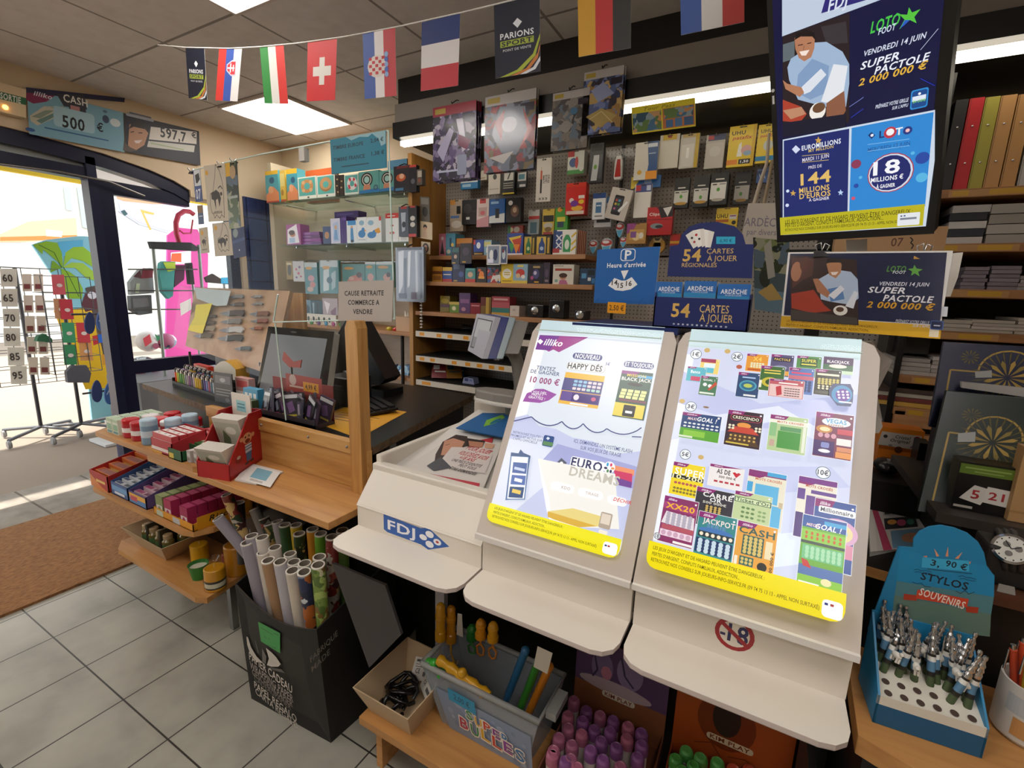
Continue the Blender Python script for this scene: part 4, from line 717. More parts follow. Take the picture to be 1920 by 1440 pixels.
# --- hanging packs, first bay
for a in (
 ('blister_pack', 'blue boxed cable pack peeping out under the purple binder sleeves', (355,490,490,568),2.58,.03, '#2f7fb8', 'r 0 0 1 .35 #e6ecef;r .1 .5 .6 .8 #a8d0e8'),
 ('blister_pack', 'small cream pack half hidden under the purple binder sleeves', (455,425,562,500),2.60,.02, '#e0d8c8', 'r .1 .7 .9 .9 #b8a48a'),
 ('earphone_pack', 'white earphone box hanging below the red binder sleeve, next to a yellow edged pack', (575,428,668,610),2.58,.03, '#ddd5c9', 'e .55 .25 .16 .12 #2a2a2a;r .1 .75 .9 .8 #b8b0a4'),
 ('stylus_pack', 'black and white stylus pack with a yellow lower edge on the pegs', (685,428,782,610),2.58,.03, '#23211f', 'r .15 0 .9 .4 #d8d4cc;p .4,.35 .5,.35 .7,.05 .6,.05 #222;r .1 .5 .9 .54 #a8a49a;r .1 .6 .9 .64 #a8a49a;r .1 .7 .9 .74 #a8a49a;r .05 .93 1 1 #d8c030'),
 ('memory_card_pack', 'small memory card pack at the end of the top row by the banknote tester', (800,425,878,558),2.6,.012, '#3a3d40', 'r .1 .1 .95 .6 #d4d4d0;r .2 .2 .8 .5 #4f8a9a;r .3 .8 .9 .95 #ddd'),
 ('banknote_tester_pack', 'tall white banknote tester pen card hanging alone on the bare pegboard', (955,325,1072,670),2.57,.015, '#e4dcd3', 'r .28 .28 .4 .8 #2a2524;r .28 .28 .4 .48 #d05a34;r .33 .2 .35 .3 #b04030'),
 ('toy_car_pack', 'white and green toy pack with red lid hanging by the bay upright', (1205,265,1335,450),2.6,.05, '#dfe2d8', 'r 0 0 .4 .25 #c03a3a;e .35 .5 .25 .2 #3a5a9a;e .55 .5 .1 .25 #c03a3a;r 0 .82 1 1 #4a9a4a;e .85 .8 .12 .1 #e8e8e0'),
 ('colouring_pack', 'red toy box with yellow spots hanging beside the bay upright', (1190,520,1345,772),2.56,.05, '#d8322a', 'r .05 .88 .95 .99 #e0d0c0;r 0 .0 1 .12 #e2402c;e .8 .6 .14 .07 #f2c83a;e .6 .8 .3 .08 #f0b83a;r .65 .4 .95 .5 #f0e8e0;e .3 .55 .12 .08 #f0e0d0;e .45 .65 .2 .1 #7a3a9a'),
 ('charger_pack', 'tan backed charger blister with black plug next to the wooden side panel', (270,655,375,905),2.56,.03, '#b8a690', 'r .5 .2 .8 .45 #1f1c1a;r .05 .5 .7 .58 #5a7ab0;e .5 .78 .4 .12 #d8d0c4;r 0 0 .4 .15 #d89a4a'),
 ('earphone_pack', 'black earphone blister next to the tan charger blister', (365,655,478,850),2.54,.03, '#1f1c1c', 'e .4 .35 .28 .2 #3a3636;r .3 .7 .55 .8 #d8d8d4;r 0 .45 1 .5 #3a3030'),
 ('earphone_pack', 'pink and white earphone box with red top on the second peg row', (482,648,578,870),2.54,.03, '#e8d4d0', 'r .25 0 .75 .16 #d04a4a;r .15 .3 .85 .62 #c8a8a4;e .5 .5 .2 .08 #d06a70;p 0,.75 1,.6 1,1 0,1 #d89aa0'),
 ('usb_charger_pack', 'blue and white charger box tilted on the second peg row', (582,648,705,838),2.54,.04, '#2a62a8', 'p 0,.72 1,.6 1,1 0,1 #e8ecec;r .4 .4 .65 .8 #1d2026;r .1 .1 .6 .2 #9ac0e4'),
 ('controller_pack', 'black boxed gadget at the end of the second peg row', (715,640,832,830),2.54,.04, '#1a1717', 'e .6 .55 .28 .25 #6a4a3a;e .6 .5 .14 .12 #b89a80;e .3 .2 .15 .1 #d8d4d0'),
 ('glue_card', 'small grey and red glue card under the banknote tester', (890,735,978,930),2.6,.02, '#9aa0a0', 'r 0 0 1 .3 #c8c4bc;r .05 .25 1 .38 #c03a34;r .2 .5 .8 .95 #4a6a74'),
 ('playing_card_pack', 'yellow and black joke card pack under the pegboard seam', (1005,728,1097,930),2.6,.02, '#d8b848', 'r .05 .25 .95 .5 #26221e;e .5 .65 .4 .12 #d0c8b8;e .5 .8 .3 .1 #8a6a3a;r .1 .9 .9 1 #b04040'),
 ('correction_pack', 'green correction pen pack hanging over the quiz books', (1105,718,1205,900),2.58,.04, '#4aa03a', 'r .15 .4 .8 .6 #e8d84a;r .2 .6 .7 .85 #2f4a5a;e .35 .08 .2 .1 #e89a2a'),
 ('sticker_card', 'red and gold card pack standing over the rainbow box', (728,858,848,925),2.62,.02, '#b84a3a', 'e .25 .5 .12 .3 #e8d8a0;e .6 .5 .2 .35 #d8c8b0;r .0 .0 .2 1 #4a8a4a'),
): pack(*a[:2], 'hanging pack', CA, *a[2:], group='hanging packs on the pegboard', hk=True)
F_ = MB(); F = Face(F_, *(lambda q: (Vector((q[0], 2.5695, q[2])),(q[1] - q[0], 0,0),(0,0, q[3] - q[2])))(q4(CA, 955,325,1072,670,2.57)))
F.text(.68,.48,.17,.48, '#3a3634', 'CASHTESTER', .01, rot=pi / 2); F.draw('Tb .5 .93 .05 .6 #5a5450 333')
put(F_, 'print', OBJ['banknote_tester_pack'])
# --- second bay
for a in (
 ('tool_blister', 'narrow black tool blister just past the bay upright', (22,195,122,488),2.56,.03, '#34343a', 'r .1 .05 .9 .2 #16151a;p .3,.3 .75,.3 .6,.95 .15,.95 #c4c8cc;e .45 .6 .12 .06 #6a9a3a;r .7 .3 .95 .9 #4a4a50'),
 ('envelope_pack', 'white and blue envelope pack with an orange corner on the top row', (360,185,532,465),2.54,.015, '#d8d4cc', 'p .52,0 1,0 1,1 .55,1 .62,.6 #2f5590;r .55 .05 .95 .15 #cfd8e4;r .52 .78 1 1 #e89a2a;c .25 .8 .1 #d8a83a;r .6 .3 .9 .33 #9ab4d8'),
 ('envelope_pack', 'blue and yellow envelope pack behind the white and blue one', (335,440,555,530),2.57,.012, '#2a66a8', 'p 0,0 .35,0 .1,1 0,1 #d8c040;r .45 0 .7 .7 #8fa4c8'),
 ('label_pack', 'white label sheets with yellow header, nearest to the blue envelope pack', (545,130,690,382),2.56,.02, '#d4cec6', 'r .15 0 .85 .16 #d8b848;r .4 .04 .6 .1 #b04a3a;r .02 .2 .98 .98 #dcd6ce'),
 ('label_pack', 'glossy label sheets with yellow edge, third from the blue envelope pack', (700,125,838,380),2.56,.02, '#c8c4be', 'r .8 0 1 1 #c8a83a;r .1 0 .8 .1 #c8b078;r .08 .3 .75 .95 #d8d6d2;r .35 .4 .5 .7 #f4f4f4'),
 ('label_pack', 'clear bagged label pack with a red and navy header on the top row', (890,128,1032,382),2.56,.02, '#b9b3ac', 'r .1 0 1 .18 #2f3a66;r .1 .03 .4 .15 #b03a40;r .05 .25 .95 .98 #c6c0ba;e .5 .5 .3 .15 #d0ccc8'),
 ('glue_pack', 'yellow adhesive putty pack at the top row, the fully visible one', (1062,62,1262,368),2.54,.03, '#e8c832', 'Tb .35 .17 .09 .5 #1f1c14 UHU;Tbi .5 .29 .08 .75 #c03a20 patafix;p .35,.75 .4,.45 .5,.4 .55,.75 #f0ece0;e .7 .6 .2 .12 #d8a8a0;e .75 .68 .16 .06 #8fb0c8;r .0 .82 .4 .94 #e88a2a;r .45 .82 .9 .94 #26221c;Tb .67 .88 .06 .3 #fff 1,50;r .88 0 1 1 #d8b024'),
 ('glue_pack', 'yellow and blue adhesive pack half hidden by the black screen', (1277,52,1420,340),2.54,.03, '#e8c832', 'Tb .45 .17 .09 .6 #1f1c14 UHU;Tbi .5 .29 .07 .75 #c03a20 patafix;e .6 .55 .25 .14 #c8ccc4;r 0 .82 1 .94 #2f86b8'),
 ('phone_case_pack', 'blue and white phone accessory pack in front of a black one', (45,568,140,765),2.55,.02, '#e8eaea', 'r 0 0 1 .2 #274a8a;r .25 .35 .7 .75 #4a7aa8;r .3 .45 .65 .5 #d8e8f0;r .2 .85 .8 .9 #888'),
 ('phone_case_pack', 'black and white phone accessory pack behind the blue and white one', (60,600,188,822),2.57,.02, '#d0d2d2', 'r .55 0 1 .2 #3a7ab8;r .15 .3 .95 .85 #24262c;r .2 .35 .6 .7 #9aa0a8'),
 ('envelope_pack', 'tall white envelope pack with red and blue header on the middle row', (357,500,480,752),2.55,.02, '#e4e0d8', 'r .05 0 1 .24 #4a5490;r .05 .03 .35 .2 #c03a40;r .7 .05 .95 .2 #c8d0e4;r .04 .26 .96 .98 #eae6de'),
 ('pin_pack', 'red box of office clips and pins hanging above the blue displays', (452,672,642,882),2.54,.04, '#c4262a', 'p .4,0 1,0 1,.35 .55,.4 #2a2426;p .6,.05 .95,.0 .8,.35 #e8e4e0;Tb .28 .25 .1 .4 #f0e8e0 Clips;e .4 .68 .25 .1 #8a9498;e .5 .7 .15 .06 #3a3a40;r .02 .43 .98 .46 #8a1c20'),
 ('ink_pack', 'black and white ink cartridge pack, nearest the red office box', (655,455,766,680),2.55,.04, '#1c1b1a', 'r .03 .42 .97 .83 #d8d6ce;e .5 .62 .1 .06 #5aa03a;e .5 .85 .4 .05 #c8983a;b .5 .33 .5 0.0385 #e4e0d8;r .1 .46 .35 .5 #333;r .5 .46 .9 .49 #888'),
 ('ink_pack', 'black and white ink cartridge pack, second from the red office box', (802,432,916,670),2.55,.04, '#1c1b1a', 'r .03 .42 .97 .83 #d8d6ce;e .5 .7 .1 .06 #5aa03a;e .5 .85 .4 .05 #c8983a;b .5 .33 .5 0.0385 #e4e0d8;r .1 .46 .35 .5 #333;r .5 .46 .9 .49 #888'),
 ('ink_pack', 'black and white ink cartridge pack, third and thickest of the row', (930,415,1058,655),2.52,.08, '#1c1b1a', 'r .0 .3 .9 .82 #e4e2da;e .45 .52 .1 .06 #5aa03a;e .45 .84 .35 .05 #b8b0a0;b .5 .2 .5 0.0385 #e4e0d8;r .1 .34 .35 .38 #333;r .5 .34 .85 .37 #888'),
 ('ink_pack', 'dusky ink cartridge pack, the last one before the tote bag', (1108,410,1226,650),2.58,.04, '#1c1b1a', 'r .03 .42 .95 .86 #b4b0a8;e .45 .68 .1 .06 #4f8a3a;e .5 .88 .35 .05 #a07a34;b .5 .32 .5 0.0385 #c4c0b8;r .1 .46 .35 .5 #333'),
 ('glue_pack', 'yellow glue pack just over the round top of the card display', (968,680,1130,850),2.55,.03, '#e4c22c', 'Tb .3 .35 .18 .5 #1f1c14 UHU;r .62 .3 .95 .5 #d8d4d0;r .65 .33 .92 .38 #8a3a6a;r 0 .5 .6 .62 #b8641e;c .85 .65 .1 #333'),
 ('battery_pack', 'small navy pack partly hidden by the tote bag strap', (1275,380,1360,490),2.6,.02, '#3f5f9a', 'Tb .5 .55 .3 .6 #cfd8e8 VA;r 0 0 1 .2 #7a90b8'),
 ('sweet_bag', 'purple and gold bag of rubber bands hanging low on the pegs', (300,795,446,948),2.53,.04, '#b88a4a', 'p 0,0 .5,0 .3,.4 0,.5 #a04a8a;r .15 .3 .9 .8 #d8a85a;e .5 .65 .2 .2 #f0d8a0;r .2 .4 .5 .7 #8a5a9a;e .75 .6 .12 .15 #f0e8d8'),
 ('toy_bag', 'red and yellow toy pack behind the card display edge', (625,875,700,970),2.56,.02, '#b03a2a', 'e .5 .3 .3 .25 #c8302a;r 0 .55 1 .75 #d8a030'),
): pack(*a[:2], 'hanging pack', CB, *a[2:], group='hanging packs on the pegboard', hk=True)
pack('phone_case_pack', 'grey boxed phone stylus set hanging crooked on its peg', 'hanging pack', CB, (185,535,345,770),2.52,.025, '#cfc6bd', 'o .25 .22 .7 .85 .06 #1d1c20;r .3 .3 .65 .75 #3a3a44;r .32 .35 .42 .42 #c8503a;r .46 .35 .56 .42 #4aa0c8;r .32 .47 .42 .54 #e0c04a;r .46 .47 .56 .54 #5aa04a;r .32 .62 .42 .69 #c86a9a;p .55,.7 .85,.35 .92,.4 .65,.75 #f0f0ee', 'hanging packs on the pegboard', hk=True, rot=14)
# torch in its bag, tape roll, little capsule packs
x0, x1, zt, zb = q4(CB, 145,240,340,490,2.54); cx = (x0 + x1) / 2 - .003
t = thing('torch_pack', 'white torch with a red wedge in a clear bag on the top peg row', 'hanging pack', (cx, 2.54, zb), 'hanging packs on the pegboard')
b = MB(); w = .021; prof = [(-w, .03),(-w * .75,.02),(w * .75,.02),(w, .03),(w * .95,.12),(w * .6,.155),(-w * .6,.155),(-w * .95,.12)]
b.slab([(cx + p, 2.54, zb + q * .85) for p, q in prof], (0,.03,0), mt('#e4e0da', .3)); put(b, 'body', t, bev=.004)
b = MB(); b.slab([(cx - .016,2.538, zb + .03),(cx + .016,2.538, zb + .03),(cx + .009,2.538, zb + .115),(cx - .007,2.538, zb + .115)], (0,.002,0), mt('#c03a34', .2)); put(b, 'reflector', t)
b = MB(); b.box(x0, x1,2.533,2.534, zb, zt, FILM); b.box(x0, x1,2.575,2.576, zb, zt, FILM); put(b, 'bag', t); hook(cx, zt - .006,2.54)
x0, x1, zt, zb = q4(CB, 470,890,590,1035,2.58); r = (x1 - x0) / 2
b = MB(); b.lathe([(r * .5,0),(r, 0),(r, .03),(r * .5,.03),(r * .5,0)], mt('#b88a40', .2),((x0 + x1) / 2,2.6,(zt + zb) / 2),24,(0,-1,0)); F = Face(b, (x0,2.569, zt),(x1 - x0,0,0),(0,0, zb - zt)); F.draw('p .2,.1 .8,.1 .7,.35 .3,.35 #c8b070;p .3,.12 .7,.12 .6,.25 .4,.25 #3a3024'); put(b, 'tape_roll', label='round amber parcel tape roll hanging beside the card display top', cat='tape roll'); hook((x0 + x1) / 2, zt - .01,2.58)
for k, (bx, lb) in enumerate((((12,918,86,1022), 'nearest the bay upright'),((96,906,200,1022), 'second from the bay upright'),((210,785,286,902), 'uppermost of the four'),((243,895,306,975), 'tucked under the uppermost one'))):
    x0, x1, zt, zb = q4(CB, *bx, 2.56); b = MB(); cx, cz, rx, rz = (x0 + x1) / 2,(zt + zb) / 2,(x1 - x0) / 2,(zt - zb) / 2
    b.slab([(cx + rx * cos(a * pi / 8) * (.7 + .3 * sin(a * pi / 8)),2.56, cz + rz * sin(a * pi / 8)) for a in range(16)], (0,.03,0), mt('#cfe0ea', .3))
    F = Face(b, (x0,2.56, zt),(x1 - x0,0,0),(0,0, zb - zt)); F.draw('e .5 .3 .4 .2 #c03a3a;e .45 .25 .25 .1 #f0e8e8;p .2,.55 .8,.5 .6,.95 .4,.95 #5ab0d8'); put(b, 'sharpener_pack', label='little red, white and blue capsule pack, %s' % lb, cat='hanging pack', group='capsule packs'); hook(cx, zt - .004,2.56)
# --- goods standing on the pegboard shelves
def row(c, y, dep, fl, items, group, cat='box'):
    for name, label, box, base, spec in items: pack(name, label, cat, c, box, y, dep, base, spec, group, floor=fl)
row(CA, 2.49,.10, ZS['a'], (
 ('toy_box', 'pink boxed game at the panel end of the upper shelf', (183,925,236,1098), '#d8829a', 'p .2,.9 .5,.3 .8,.9 #2a2226;e .5 .2 .2 .08 #f0d8e0'),
 ('toy_box', 'pale blue boxed game beside the pink one on the upper shelf', (237,922,312,1098), '#5a9ab4', 'r .4 .2 .6 .6 #2f4a6a;e .3 .8 .2 .1 #d8e0d0;e .7 .5 .15 .08 #f0d060'),
 ('toy_box', 'brown and orange game box on the upper shelf', (318,960,450,1090), '#7a4a24', 'r .05 0 .95 .3 #c8822a;r .3 .4 .9 .8 #33241c;e .7 .6 .12 .14 #d8b06a'),
 ('toy_box', 'blue and gold quiz box in the middle of the upper shelf', (456,972,537,1092), '#27479a', 'e .5 .35 .2 .2 #e8e8f0;r 0 .75 1 1 #3a2a24;b .5 .87 .8 0.055 #d8b04a;r 0 0 .2 .3 #c03a3a'),
 ('toy_box', 'pale yellow and blue box next to the blue and gold quiz box', (540,975,600,1092), '#8fb4c8', 'r 0 .1 .9 .4 #d8d08a;r .3 .5 1 .8 #e8eef0'),
 ('toy_box', 'rainbow coloured box on the upper shelf', (722,920,850,1088), '#2f4a9a', 'p .1,.2 .9,.1 .5,.6 #e0c03a;p .3,.3 .9,.2 .8,.9 #c8402a;p .1,.4 .5,.5 .3,.9 #3f9a4a;p .4,.5 .8,.5 .6,.95 #e88a2a;r 0 .9 1 1 #e8e8ec'),
 ('quiz_box', 'black and yellow quiz box with a green bottle shape', (856,942,948,1090), '#3f3a22', 'r .06 .05 .66 .95 #c8a83a;p .2,.9 .2,.45 .32,.25 .34,.1 .46,.1 .48,.25 .6,.45 .6,.9 #2f7a4a;e .4 .65 .12 .1 #c8d8a0;r .7 .05 .95 .95 #2a2618;r .76 .1 .9 .9 #b89a34'),
 ('quiz_box', 'black and yellow quiz box with a blue bottle shape', (951,940,1072,1088), '#33301f', 'r .06 .05 .66 .95 #d8b44a;p .2,.9 .2,.45 .32,.25 .34,.1 .46,.1 .48,.25 .6,.45 .6,.9 #2a4a8a;e .4 .65 .12 .1 #b0c4e0;r .7 .05 .95 .95 #2a2618;r .76 .1 .9 .9 #c8a43a'),
), 'boxes on the upper pegboard shelf')
for i in range(6):
    x0 = 1085 + i * 0; pack('quiz_book', 'green and white striped quiz book, %s of the row on the upper shelf' % ['frontmost', 'second', 'third', 'fourth', 'fifth', 'rearmost'][i], 'book', CA, (1088 + i * 30,893 + i * 3,1270 + i * 14,1088),2.455 + i * .022,.018, '#f0ece4' if i == 0 else '#c05a3a',
        'r 0 0 .16 .9 #2a3a6a;l .08 .2,.1 .4,.3 #c03a4a;l .05 .2,.35 .4,.2 #fff;r .12 .05 .4 .8 #2f4f86;l .05 .14,.2 .38,.45 #e8e8f0;l .05 .38,.2 .14,.45 #e8e8f0;l .05 .14,.5 .38,.75 #e8e8f0;l .05 .38,.5 .14,.75 #e8e8f0;r .0 .75 .3 .93 #b03a3a;p .45,.9 .45,.4 .55,.2 .68,.2 .78,.4 .78,.9 #3a9a5a;e .62 .6 .1 .2 #e8f0e0;l .07 .8,.3 1,.12 #e0b83a;l .07 .8,.6 1,.42 #e0b83a;l .07 .8,.85 1,.68 #e0b83a' if i == 0 else 'r .0 0 1 .1 #e8c060;r .9 0 1 1 #e8dcc0', 'quiz books on the upper shelf', floor=ZS['a'])
row(CA, 2.39,.08, ZS['b'], (
 ('card_box', 'yellow and brown card box at the panel end of the long shelf', (130,1185,207,1312), '#b8822f', 'r 0 .3 1 .5 #6a3a24;r .1 .6 .9 .9 #8a5a2a'),
 ('card_box', 'blue card box with yellow and red bands on the long shelf', (211,1190,286,1312), '#2a4a94', 'r 0 0 1 .25 #d8b03a;r 0 .8 1 1 #b03030;b .5 .5 .8 0.066 #f0e8d0'),
 ('card_box', 'dark navy card box, third from the panel on the long shelf', (290,1150,387,1312), '#262c50', 'r .1 .1 .6 .35 #5a6a8a;e .7 .6 .2 .15 #4a5a9a;r .1 .9 .4 .96 #c8a030'),
 ('card_box', 'teal and red card box on the long shelf', (391,1198,472,1315), '#4a8f8a', 'r 0 .75 1 1 #c03a30;e .5 .45 .25 .2 #d8b090;r .1 0 .9 .15 #6ac0c0'),
 ('card_box', 'black card box with an orange figure on the long shelf', (480,1190,560,1312), '#241c1a', 'e .5 .5 .25 .25 #e8822a;r .2 .6 .8 .75 #e8a03a;e .3 .2 .15 .1 #d8602a'),
 ('card_box', 'black and white sticker box on the long shelf, under the framed cards', (566,1180,672,1327), '@comic', 'r 0 0 1 .12 #222'),
 ('card_box', 'bright yellow card box with a white disc on the long shelf', (676,1165,770,1327), '#e4c51f', 'e .5 .5 .38 .26 #f0ecdc;b .5 .45 .5 0.0495 #c8a41a;b .5 .55 .5 0.0495 #c8a41a;r .1 .85 .9 .92 #a88a10'),
 ('card_box', 'pale blue comic card box beside the bright yellow one', (771,1165,886,1327), '#8fb0c4', 'e .5 .45 .3 .2 #c83a34;e .35 .6 .15 .12 #d8b890;e .7 .65 .14 .1 #f0e8e0;r 0 .85 1 1 #d8c04a;r .3 .05 .7 .15 #e8d060'),
 ('card_box', 'black and violet game box on the long shelf', (892,1165,1014,1327), '#231c2a', 'r .3 .1 .75 .2 #b89a60;e .5 .5 .22 .25 #4a4a7a;e .45 .45 .1 .1 #c8c0d8;r .4 .88 .7 .94 #d8a82a;e .25 .7 .1 .1 #b04a7a'),
 ('card_box', 'narrow dark game box turned sideways beside the violet one', (1016,1152,1062,1322), '#3a3040', 'e .5 .5 .3 .2 #5a4a60;r .2 .8 .8 .9 #8a7a80'),
 ('card_box', 'cream game box with a child picture at the far part of the long shelf', (1087,1168,1252,1337), '#dcd6c8', 'r .1 .2 .9 .32 #b0442e;e .5 .62 .16 .16 #c89070;e .5 .55 .2 .12 #4a2f24;p .3,1 .35,.78 .65,.78 .75,1 #b86a90;r .1 .75 .25 .9 #8ab0a0;r .05 .05 .5 .1 #a8a090'),
 ('card_box', 'dark blue toy box on the long shelf behind the parking disc', (1302,1200,1428,1332), '#27415e', 'r .1 .3 .4 .6 #5a9ac8;r .5 .1 .9 .4 #16202a;r .5 .55 .7 .75 #d8dcdc;r .75 .6 .95 .9 #3a78b0'),
), 'card boxes on the long shelf')
CF = (480,440,3)
row(CF, 2.40,.08, ZS['c'], (
 ('sweet_box', 'yellow tin at the panel end of the lower wooden shelf', (1036,345,1090,445), '#7a6a24', 'e .5 .3 .4 .15 #a8943a;r 0 .5 1 .7 #5a3a44'),
 ('sweet_box', 'green sweet box on the lower wooden shelf', (1086,378,1142,445), '#6a8a34', 'r 0 0 1 .25 #c8b050;e .5 .6 .2 .2 #e0d8b0'),
 ('sweet_box', 'purple sweet box on the lower wooden shelf', (1143,328,1205,446), '#5a3a6a', 'r .1 .3 .9 .5 #8a5a8a;e .4 .8 .2 .1 #b07a90'),
 ('sweet_box', 'dark red box next to the purple sweet box', (1206,384,1262,447), '#8a2430', 'r .1 .2 .9 .3 #c88a90'),
 ('sweet_box', 'yellow and brown upright box on the lower wooden shelf', (1264,352,1322,448), '#7a5f2a', 'r .5 0 .8 1 #b8983a;r 0 0 .5 .5 #6a2a24'),
 ('sweet_box', 'red and teal picture box on the lower wooden shelf', (1326,348,1426,460), '#a03a44', 'r 0 .3 1 .6 #b85a60;r .0 .6 1 .85 #3a7a74;r .0 .85 1 1 #c89a4a;r .1 .1 .9 .2 #d0a0a0'),
 ('carton', 'plain white carton on the lower wooden shelf', (1428,400,1480,466), '#cfc4ba', 'r .3 .3 .6 .5 #b0a49a'),
), 'boxes on the lower wooden shelf')
# dark things further along that shelf and on the price railed shelves
for px, w, h, col, lab in ((1000,.10,.07, '#1b1a1c', 'black camera box in the shade of the lower wooden shelf'),(1040,.09,.10, '#151416', 'tall black speaker box on the lower wooden shelf'),(1085,.06,.05, '#2a2a2e', 'dark grey adapter box on the lower wooden shelf')):
    p = at(px, 596, y=2.40); b = MB(); b.box(p.x - w / 2, p.x + w / 2,2.42,2.5, ZS['c'] + .002, ZS['c'] + h, mt(col, .3)); b.lathe([(.02,0),(.022,.006),(.01,.008)], CHROME, (p.x, 2.42, ZS['c'] + h * .55),16,(0,-1,0)); put(b, 'gadget_box', label=lab, cat='box', bev=.003)
p = at(872,620, y=2.45); b = MB(); b.tube([(p.x + .05 * cos(a / 4),2.5 + .03 * sin(a / 4), ZS['d'] + .006 + a * .0009) for a in range(40)], .006, BLACK, 6); put(b, 'cable_coil', label='coil of black cable on the uppermost price railed shelf', cat='cable')
p = at(868,676, y=2.45); b = MB(); b.lathe([(.03,0),(.034,.008),(.03,.02),(.01,.024)], mt('#4a4644', .2),(p.x + .25,2.47, ZS['e'] + .001),18); put(b, 'tape_dispenser', label='small dark tape dispenser on the middle price railed shelf', cat='dispenser')
for k, (px, rz, col, c2, lab) in enumerate(((823,.5, '#8a2028', '#e4e0dc', 'red and white pen blister lying on the lowest price railed shelf'),(843,.8, '#b07a2a', '#4a6a7a', 'amber booklet leaning on the lowest price railed shelf'),(838,.2, '#37546a', '#c8d0d4', 'blue booklet leaning behind the amber one'))):
    p = at(px, 716, y=2.42); b = MB(); b.M = TRN((p.x, 2.42 + k * .055, ZS['f'] + .008)) @ ROT(rz, 4, 'Z') @ ROT(-.5,4, 'X'); b.box(-.05,.05,-.004,.004,0,.10, mt(col, .4)); F = Face(b, (-.05,-.004,.1),(.1,0,0),(0,0,-.1)); F.draw('r .1 .1 .5 .4 %s;r .2 .5 .9 .6 %s' % (c2, c2)); put(b, 'booklet', label=lab, cat='booklet')
p = at(880,722, y=2.42); b = MB(); b.slab([(p.x - .04,2.4, ZS['f'] + .002),(p.x + .05,2.4, ZS['f'] + .002),(p.x + .04,2.4, ZS['f'] + .04),(p.x - .03,2.4, ZS['f'] + .04)], (0,.06,0), mt('#8a90b4', .4)); F = Face(b, (p.x - .03,2.4, ZS['f'] + .04),(.07,0,0),(0,0,-.035)); F.draw('o .1 .1 .5 .6 .05 #2a3a6a;r .6 .2 .9 .5 #5a68a0'); put(b, 'label_printer', label='small lilac and navy gadget on the lowest price railed shelf', cat='gadget', bev=.003)
# framed sticker cards clipped to the shelf edge
for bx, base, spec, lab in (((282,1030,345,1168), '#2c3444', 'r .1 .05 .9 .3 #3f6a6a;e .5 .55 .2 .12 #c8a890;r .1 .88 .5 .95 #d8a82a', 'dark portrait trading card hanging over the shelf edge'),((350,1000,442,1162), '#2a2430', 'e .5 .4 .3 .2 #4a3f50;r .2 .88 .5 .95 #c8982a', 'dusky trading card beside the dark portrait card'),((562,1012,668,1172), '#e2e0de', 'r .08 .06 .92 .94 #8a94a8;e .35 .5 .15 .25 #f0f0f2;e .65 .5 .16 .28 #2a2f5a;r .1 .7 .5 .9 #eef', 'white framed football card on the shelf edge'),((670,1015,725,1165), '#d8d6d4', 'r .1 .06 .9 .94 #4a5a7a;e .5 .5 .25 .25 #c8d0d8;e .4 .3 .15 .1 #7a2f3a', 'narrow framed football card on the shelf edge')):
    pack('trading_card', lab, 'card', CA, bx, 2.3455,.004, base, spec, 'cards on the shelf edge')
# --- big zip sleeves hanging from the fascia
def sleeve(px, pal, n, head, lab, y=2.14):
    x0, x1, zt, zb = q4(C0, *px, y)
    for i in range(n):
        yy = y + i * .014; dx = .006 * i; b = MB(); t = 'frontmost of the set' if i == 0 else ('second' if i == 1 else 'third') + ' of the set'
        b.box(x0 + dx, x1 + dx, yy, yy + .006, zb - .004 * i, zt, mt('#1c1a20', .3)); F = Face(b, (x0 + dx, yy, zt),(x1 - x0,0,0),(0,0, zb - zt - .004 * i), rough=.2)
        F.draw('r 0 0 1 1 %s;r 0 0 1 .13 %s;r .05 .03 .3 .1 #c8b050;r .7 .16 .97 .26 #3a3440' % (pal, head)); 
        if i == 0: F.draw({'@purple': 'p .1,.6 .4,.3 .5,.35 .25,.75 #c8c4e0;p .55,.2 .7,.2 .8,.6 .7,.65 #d8d4e4;p .6,.4 .9,.5 .8,.62 .6,.55 #8a3a5a;o .58 .68 .8 .95 .03 #a8b0c8;b .35 .88 .5 0.0275 #cfd4e8', '@red': 'p .15,.5 .3,.15 .8,.2 .85,.6 .65,.8 .35,.75 #8a929e;p .2,.35 .4,.2 .35,.6 #b03a34;p .75,.2 .95,.5 .7,.75 .85,.5 #c04a3a;p .1,.8 .6,.75 .4,.9 #d8d4cc;e .5 .4 .15 .1 #c8ccd4', '@stone': 'e .6 .35 .1 .06 #5a8ab0;e .4 .6 .14 .1 #a8a49a', '@gold': 'p .1,.7 .5,.6 .9,.75 .5,.9 #c8b06a;p .2,.3 .5,.2 .8,.4 .4,.5 #a8b4d8;l .02 .2,.75 .5,.65 .8,.85 #e8d89a'}[pal])
        b.box(x0 + dx - .003, x1 + dx + .003, yy - .003, yy - .002, zb - .006, zt, FILM)
        put(b, 'binder_sleeve', label='%s, %s' % (lab, t), cat='zip sleeve', group='hanging zip sleeves')
    b = MB(); cx = (x0 + x1) / 2; b.tube([(cx, FY - .021, zt + .03),(cx, y + .02, zt + .025),(cx, y - .02, zt - .004),(cx, y - .025, zt + .004)], .0025, BLACK, 6); put(b, 'hook', label='black wire hook on the fascia holding the %s' % lab.replace('hanging ', ''), cat='hook', group='fascia hooks')
sleeve((812,195,892,336), '@purple', 3, '#b03a4a', 'purple and black zip sleeve'); sleeve((909,174,1003,320), '@red', 2, '#cfcac4', 'red and grey zip sleeve'); sleeve((1035,170,1103,280), '@stone', 2, '#cfcac4', 'stone grey zip sleeve'); sleeve((1093,130,1166,250), '@gold', 2, '#cfcac4', 'blue and gold zip sleeve')
